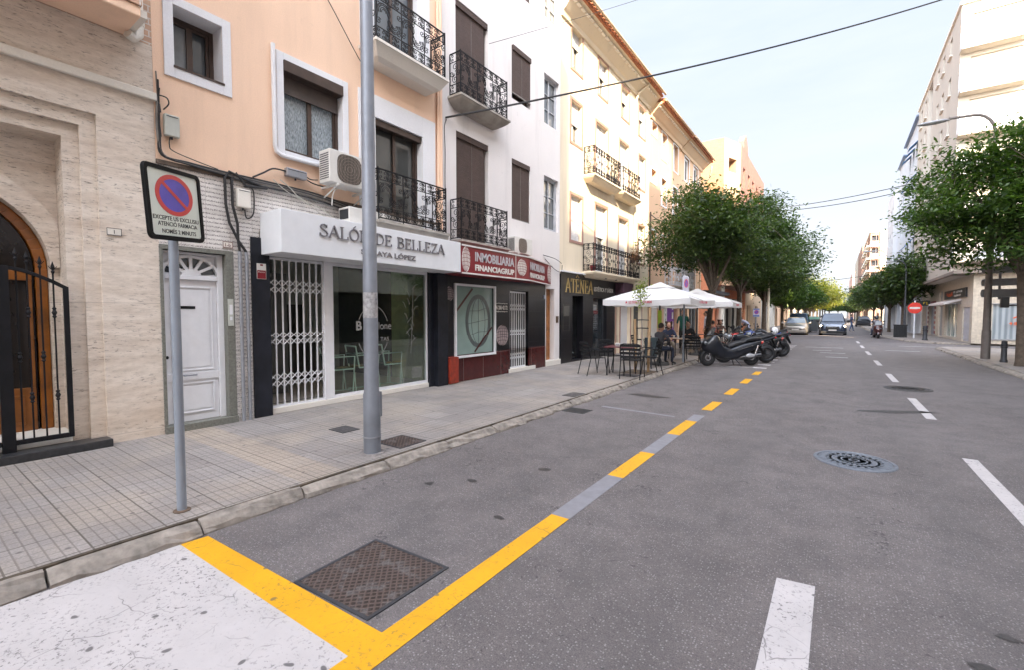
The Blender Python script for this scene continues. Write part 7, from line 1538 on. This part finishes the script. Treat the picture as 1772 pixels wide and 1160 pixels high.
t = local_thing('helmet', 'white helmet resting on the seat of the motorcycle with the silver exhaust', 'helmet', (-1.98, 20.3, .93)); mb = MB(); mb.ell((0, 0, .12), (.13, .14, .15), 14, 10); mb.build('shell', M('white_helmet_shell', (.7, .7, .72), .2, coat=.6), t, smooth=True); mb = MB(); mb.ell((-.035, -.02, .10), (.11, .115, .06), 12, 6); mb.build('visor', MBL, t)
# ------------------------------------------------------------------ cars
def car(name, label, loc, rz, paint, W=1.8, Lh=4.3, H=1.6, prof=None, lower=None, lights=False, face='y', rack=False):
    """front looks towards local -y; profile stations: (y, z_bottom, z_shoulder, z_top, half width at shoulder, half width at top)"""
    t = local_thing(name, label, 'car', loc, rz); w = W / 2
    st = prof
    def ring_(y, zb, zs, zt, ws, wt):
        return [(-ws * .9, y, zb), (-ws, y, zb + .12), (-ws * 1.0, y, (zb + zs) / 2), (-ws * .97, y, zs), (-wt, y, zt - (.03 if zt > zs + .05 else 0)), (-wt * .8, y, zt), (0, y, zt + .015), (wt * .8, y, zt), (wt, y, zt - (.03 if zt > zs + .05 else 0)), (ws * .97, y, zs), (ws * 1.0, y, (zb + zs) / 2), (ws, y, zb + .12), (ws * .9, y, zb)]
    mb = MB(); mb.loft([ring_(*q) for q in st]); mb.build('body', paint, t, smooth=True)
    return t
def mk_car(name, label, loc, rz, paint, W, Lh, H, hood, wsy, lights, dark_low, rack=False, sil=(.0,)):
    w = W / 2; L2 = Lh / 2; rh = H - .55
    hb, ht = hood          # hood height at nose and at windscreen base
    y0 = -L2
    st = [(y0, .30, .55, .60, w * .72, w * .66), (y0 + .06, .22, .60, hb - .06, w * .86, w * .78), (y0 + .22, .20, .66, hb, w * .95, w * .84), (wsy - .25, .18, .80, ht - .03, w, w * .86), (wsy, .18, .86, ht, w, w * .84),
          (wsy + .62, .18, .92, H - .07, w, w * .70), (wsy + .85, .18, .94, H, w, w * .70), (L2 - .55, .18, .94, H - .02, w, w * .69), (L2 - .12, .24, .92, H - .18 if H > 1.7 else H - .35, w * .97, w * .66), (L2, .34, .85, .95, w * .90, w * .8)]
    t = car(name, label, loc, rz, paint, W, Lh, H, st)
    g = MB(); a0, a1 = wsy + .03, wsy + .60; e = .012   # windscreen
    zf = lambda y: ht + (H - .07 - ht) * (y - wsy) / .62
    g.prism([(-w * .80, a0, zf(a0) + e), (w * .80, a0, zf(a0) + e), (w * .66, a1, zf(a1) + e), (-w * .66, a1, zf(a1) + e)], (0, -.012, .012)); g.build('windscreen', m_glass('windscreen_glass', (.035, .05, .075), .03) if 'windscreen_glass' not in bpy.data.materials else bpy.data.materials['windscreen_glass'], t)
    for s in (-1, 1):
        g = MB(); g.prism([(s * w * .985, wsy + .15, .96), (s * w * .985, L2 - .75, .96), (s * w * .72, L2 - .8, H - .12), (s * w * .72, wsy + .72, H - .12)], (s * .012, 0, 0)); g.build('side_window', GLASS, t)
        g = MB(); g.ell((s * w * .72, y0 + .17, hb - .18), (w * .2, .12, .085), 12, 7); g.build('headlight', M('lit_headlamp', (1., .75, .45), .2, emit=6) if lights else HEADL, t, smooth=True)
        g = MB(); g.ell((s * (w + .12), wsy + .22, ht + .06), (.11, .06, .085), 10, 6); g.tube([(s * w * .9, wsy + .2, ht), (s * (w + .05), wsy + .2, ht + .03)], .02, n=5); g.build('mirror', MBL if dark_low else paint, t, smooth=True)
        for yy in (y0 + .78, L2 - .75):
            g = MB(); g.lathe([(.20, s * (w - .20)), (.31, s * (w - .19)), (.32, s * (w - .1)), (.31, s * (w + .0)), (.2, s * (w + .005))], (0, yy, .32), n=20, ax='y'); g.v = [(v[1], yy + v[0], v[2]) if False else v for v in g.v]
            # lathe about the y axis is turned to run along x
            g.v = [((v[1] - yy), yy + v[0], v[2]) for v in g.v]; o = g.build('wheel', BLACKR, t, smooth=True)
            g = MB(); g.lathe([(.20, s * (w - .06)), (.19, s * (w + .006)), (.03, s * (w + .012))], (0, yy, .32), n=14, ax='y'); g.v = [((v[1] - yy), yy + v[0], v[2]) for v in g.v]; g.build('rim', CHR, o)
    g = MB(); g.box(-w * .86, w * .86, y0 - .03, y0 + .15, .20, .40); g.build('bumper', MBL if dark_low else paint, t, bevel=.03)
    g = MB(); g.box(-w * .5, w * .5, y0 - .015, y0 + .1, .50, hb - .22); g.build('grille', BLACKR, t, bevel=.02); g = MB(); g.box(-w * .46, w * .46, y0 - .03, y0 - .016, hb - .25, hb - .23); g.box(-w * .46, w * .46, y0 - .03, y0 - .016, hb - .31, hb - .295); g.build('chrome_bars', CHR, t)
    g = MB(); g.box(-.26, .26, y0 - .045, y0 - .032, .42, .53); g.build('number_plate', WPLAST, t)
    if rack: g = MB(); [g.tube([(s * w * .62, wsy + .9, H), (s * w * .62, wsy + .95, H + .06), (s * w * .62, L2 - .7, H + .06), (s * w * .62, L2 - .65, H)], .02, n=5) for s in (-1, 1)]; g.build('roof_rails', MBL, t)
    g = MB(); g.box(-w * .6, w * .6, L2 - .05, L2 + .01, .35, .5); g.build('rear_bumper', MBL, t)
    return t
VANP = M('dark_blue_grey_paint', (.045, .06, .095), .22, .5, var=.1, bump=0, coat=.8)
mk_car('car', 'dark blue-grey van-like car with lit headlights driving towards the camera', (-.32, 46.2, 0), R(0), VANP, 1.82, 4.38, 1.80, (.98, 1.12), -1.15, True, True, True)
SILV = M('silver_beige_paint', (.36, .33, .30), .28, .6, var=.08, bump=0, coat=.7)
mk_car('car', 'silver car parked at the kerb past the motorcycles, nose to the camera', (-2.9, 46.3, 0), R(2), SILV, 1.76, 4.2, 1.48, (.78, .95), -.95, False, False)
mk_car('car', 'dark teal van parked right behind the silver car', (-3.0, 51.6, 0), R(0), M('dark_teal_paint', (.02, .06, .085), .25, .4, coat=.7), 1.85, 4.5, 1.85, (.95, 1.12), -1.2, False, False)
mk_car('car', 'white car parked farther up on the left beyond the container', (-2.7, 60, 0), R(0), M('white_car_paint', (.6, .6, .62), .3, coat=.6), 1.78, 4.2, 1.5, (.78, .95), -.95, False, False)
mk_car('car', 'small grey car parked far up on the left', (-2.7, 68, 0), R(0), SILV, 1.75, 4.0, 1.5, (.78, .95), -.95, False, False)
mk_car('car', 'distant dark car parked on the right side of the street', (3.0, 84, 0), R(180), BPL, 1.78, 4.2, 1.5, (.78, .95), -.95, False, False)
# ------------------------------------------------------------------ people
SKIN = M('skin', (.42, .23, .15), .55, var=.06, bump=0)
def cloth(n, c): return M(n, c, .85, var=.15, vs=14, bump=.4, bs=60)
POSES = {
 'stand': dict(pel=(0, 0, .95), sp=(.01, 0, 1.15), ch=(0, 0, 1.36), nk=(.01, 0, 1.49), hd=(.025, 0, 1.63), sh=(0, .175, 1.41), el=(-.03, .235, 1.14), wr=(.07, .24, .90), hp=(0, .085, .92), kn=(.03, .10, .50), an=(-.01, .10, .09), to=(.15, .125, .03)),
 'sit': dict(pel=(-.05, 0, .52), sp=(-.08, 0, .70), ch=(-.04, 0, .92), nk=(.0, 0, 1.05), hd=(.04, 0, 1.19), sh=(-.02, .18, .97), el=(.12, .25, .74), wr=(.33, .13, .79), hp=(-.03, .085, .50), kn=(.40, .13, .50), an=(.36, .13, .09), to=(.52, .15, .03)),
 'ride': dict(pel=(-.2, 0, .86), sp=(-.18, 0, 1.04), ch=(-.08, 0, 1.26), nk=(-.02, 0, 1.39), hd=(.03, 0, 1.53), sh=(-.05, .19, 1.30), el=(.1, .33, 1.08), wr=(.30, .33, 1.08), hp=(-.17, .1, .84), kn=(.2, .24, .70), an=(.05, .28, .30), to=(.2, .3, .25)),
 'lean': dict(pel=(-.15, 0, .92), sp=(-.05, 0, 1.08), ch=(.14, 0, 1.20), nk=(.27, 0, 1.25), hd=(.38, 0, 1.34), sh=(.18, .18, 1.20), el=(.28, .22, .98), wr=(.45, .2, .85), hp=(-.14, .085, .9), kn=(-.05, .10, .50), an=(-.1, .10, .09), to=(.06, .12, .03)),
}
def person(label, loc, rz, pose, top, legs, hair, haircol=(.03, .02, .015), shoe=(.03, .03, .03), scale=1., bare_arm=True, step=0, helmet=None):
    p = POSES[pose]; t = local_thing('person', label, 'person', loc, rz); t.scale = (scale,) * 3
    V = []; E_ = []; Rd = []; reg = []
    def node(q, r, par=None, g='top'):
        V.append(q); Rd.append(r); i = len(V) - 1
        if par is not None: E_.append((par, i)); reg.append(g)
        return i
    root = node(p['pel'], .135); sp = node(p['sp'], .120, root, 'top'); ch = node(p['ch'], .135, sp, 'top'); nk = node(p['nk'], .055, ch, 'top'); hdn = node(tuple(Vector(p['nk']).lerp(Vector(p['hd']), .6)), .052, nk, 'skin')
    for s in (-1, 1):
        m = lambda k, dx=0: (p[k][0] + dx, p[k][1] * s, p[k][2])
        sh = node(m('sh'), .058, ch, 'top'); el = node(m('el'), .042, sh, 'top'); wr = node(m('wr'), .026, el, 'skin' if bare_arm else 'top'); d = (Vector(m('wr')) - Vector(m('el'))).normalized(); hand = node(tuple(Vector(m('wr')) + d * .07), .028, wr, 'skin')
        hp = node(m('hp'), .095, root, 'leg'); kn = node(m('kn', step * s * .5), .062, hp, 'leg'); an = node(m('an', step * s), .040, kn, 'leg'); to = node(m('to', step * s), .032, an, 'shoe')
    me = bpy.data.meshes.new('sk'); me.from_pydata(V, E_, []); o = bpy.data.objects.new('sk', me); COL.objects.link(o); md = o.modifiers.new('s', 'SKIN'); md.use_smooth_shade = True
    if not me.skin_vertices: o.data.skin_vertices
    for i, r in enumerate(Rd): me.skin_vertices[0].data[i].radius = (r, r); me.skin_vertices[0].data[i].use_root = (i == 0)
    o.modifiers.new('ss', 'SUBSURF').levels = 1
    dg = bpy.context.evaluated_depsgraph_get(); m2 = bpy.data.meshes.new_from_object(o.evaluated_get(dg)); mb = MB(); vs = [tuple(v.co) for v in m2.vertices]; mi = {'top': 0, 'leg': 1, 'skin': 2, 'shoe': 3}
    for f in m2.polygons:
        c = f.center; best = 9
        for (a, b), g in zip(E_, reg):
            A, B = Vector(V[a]), Vector(V[b]); u = max(0, min(1, (c - A).dot(B - A) / (B - A).length_squared)); dd = (c - A.lerp(B, u)).length - (Rd[a] * (1 - u) + Rd[b] * u)
            if dd < best: best = dd; gg = g
        mb.f.append(tuple(f.vertices)); mb.m.append(mi[gg])
    mb.v = vs; bpy.data.objects.remove(o); bpy.data.meshes.remove(me); bpy.data.meshes.remove(m2)
    h = Vector(p['hd']); mb.ell(h, (.095, .075, .12), 16, 12, 2); mb.ell(h + Vector((.045, 0, -.055)), (.05, .05, .05), 10, 8, 2); mb.ell(h + Vector((.098, 0, -.01)), (.02, .014, .024), 8, 6, 2)
    for s in (-1, 1):
        mb.ell(h + Vector((0, s * .076, -.01)), (.018, .012, .03), 8, 6, 2); mb.ell(h + Vector((.083, s * .032, .015)), (.012, .014, .009), 8, 5, 3)
        d = (Vector((p['wr'][0], p['wr'][1] * s, p['wr'][2])) - Vector((p['el'][0], p['el'][1] * s, p['el'][2]))).normalized(); hb = Vector((p['wr'][0], p['wr'][1] * s, p['wr'][2])) + d * .08; sd = d.cross(Vector((1, .2, .1))).normalized(); cu = d.cross(sd)
        for k in range(4): b0 = hb + sd * (.0165 * (k - 1.5)); l = (.062, .072, .068, .052)[k]; mb.tube([b0, b0 + d * l * .55 + cu * .006, b0 + d * l * .9 + cu * .022], [.0085, .008, .006], n=6, mi=2)
        b0 = hb - d * .045 + sd * .026; mb.tube([b0, b0 + sd * .025 + d * .025, b0 + sd * .026 + d * .055], [.010, .009, .007], n=6, mi=2)
    mb.ell(h + Vector((.088, 0, -.052)), (.008, .024, .007), 8, 5, 4)
    mb.build('body', [cloth(*top), cloth(*legs), SKIN, cloth('dark_shoes', shoe), M('lips', (.3, .08, .07), .5)], t, smooth=True)
    hm = MB()
    if helmet: hm.ell(h + Vector((-.005, 0, .02)), (.135, .125, .145), 16, 10); hm.build('helmet', M('dark_helmet', (.04, .05, .06), .25, coat=.5), t, smooth=True)
    elif hair == 'short': hm.ell(h + Vector((-.022, 0, .035)), (.092, .082, .102), 14, 9); hm.build('hair', M('dark_hair', haircol, .7, bump=.6, bs=90), t, smooth=True)
    else:
        r = random.Random(5); hm.ell(h + Vector((-.03, 0, .02)), (.10, .095, .125), 14, 9)
        for q in range(38): a = r.uniform(0, 6.28); z = r.uniform(-.12, .13); k = math.cos(a); hm.ell(h + Vector((-.03 + .1 * min(k, .55), .105 * math.sin(a), z)), (.032, .032, .034), 6, 5)
        hm.build('hair', M('dark_curly_hair', haircol, .8, bump=.8, bs=80), t, smooth=True)
    return t
person('seated man in a charcoal grey T-shirt seen from behind under the nearer parasol', (-4.4, 14.0, .1), R(65), 'sit', ('charcoal_tshirt', (.06, .06, .07)), ('dark_jeans', (.03, .04, .07)), 'short')
person('seated woman with curly dark hair and navy jacket facing the camera', (-5.02, 16.9, .1), R(-68), 'sit', ('navy_jacket', (.02, .025, .05)), ('beige_trousers', (.2, .16, .12)), 'curly', (.05, .022, .014), bare_arm=False)
person('seated person in a black jacket bent over the table beside the thin sign pole', (-4.72, 18.4, .1), R(-80), 'sit', ('black_jacket', (.015, .015, .017)), ('khaki_shorts', (.22, .17, .12)), 'short', bare_arm=False)
person('standing man in a dark green T-shirt under the parasols', (-5.7, 21.3, .1), R(-70), 'stand', ('dark_green_tshirt', (.015, .09, .07)), ('black_trousers', (.02, .02, .022)), 'short', scale=1.03)
person('standing person in a white shirt and black trousers beside the first tree trunk', (-5.15, 23.3, .1), R(200), 'stand', ('white_shirt', (.55, .53, .6)), ('black_trousers', (.02, .02, .022)), 'short')
person('person in a pale plaid shirt bending over behind the motorcycles', (-4.35, 29.6, .1), R(150), 'lean', ('plaid_shirt', (.3, .32, .42)), ('grey_trousers', (.12, .11, .11)), 'short', (.25, .2, .15))
person('seated person in a reddish top half hidden behind the scooters', (-4.6, 22.1, .1), R(100), 'sit', ('reddish_top', (.25, .08, .06)), ('dark_jeans', (.03, .04, .07)), 'short')
person('seated person with bare arms behind the red motorcycle', (-4.9, 25.2, .1), R(-60), 'sit', ('brown_top', (.14, .08, .06)), ('dark_jeans', (.03, .04, .07)), 'curly')
person('pedestrian crossing far up the street right of the approaching car', (1.15, 58, 0), R(20), 'stand', ('navy_top', (.03, .04, .09)), ('blue_jeans', (.05, .08, .16)), 'short', step=.22)
person('person in a pale yellow shirt standing behind the motorcyclist', (2.9, 52, .1), R(-90), 'stand', ('pale_yellow_shirt', (.6, .5, .3)), ('grey_trousers', (.12, .11, .11)), 'short')
l = (2.2, 40.6, 0); s_ = scooter('dark scooter being ridden towards the camera at the far right corner', l, R(-85), M('dark_maroon_paint', (.05, .012, .012), .3, coat=.6))
person('helmeted rider in a grey patterned top on the scooter at the far corner', (2.2, 40.75, -.05), R(-85), 'ride', ('grey_patterned_top', (.22, .2, .23)), ('dark_jeans', (.03, .04, .07)), 'short', helmet=True)
l = (-1.55, 66, 0); motorbike('distant white-clad rider\'s motorcycle coming up on the left of the van', l, R(-90), WPLAST)
person('distant rider in white on the motorcycle left of the approaching car', (-1.55, 66, -.05), R(-90), 'ride', ('white_jacket', (.6, .58, .56)), ('grey_trousers', (.12, .11, .11)), 'short', helmet=True)
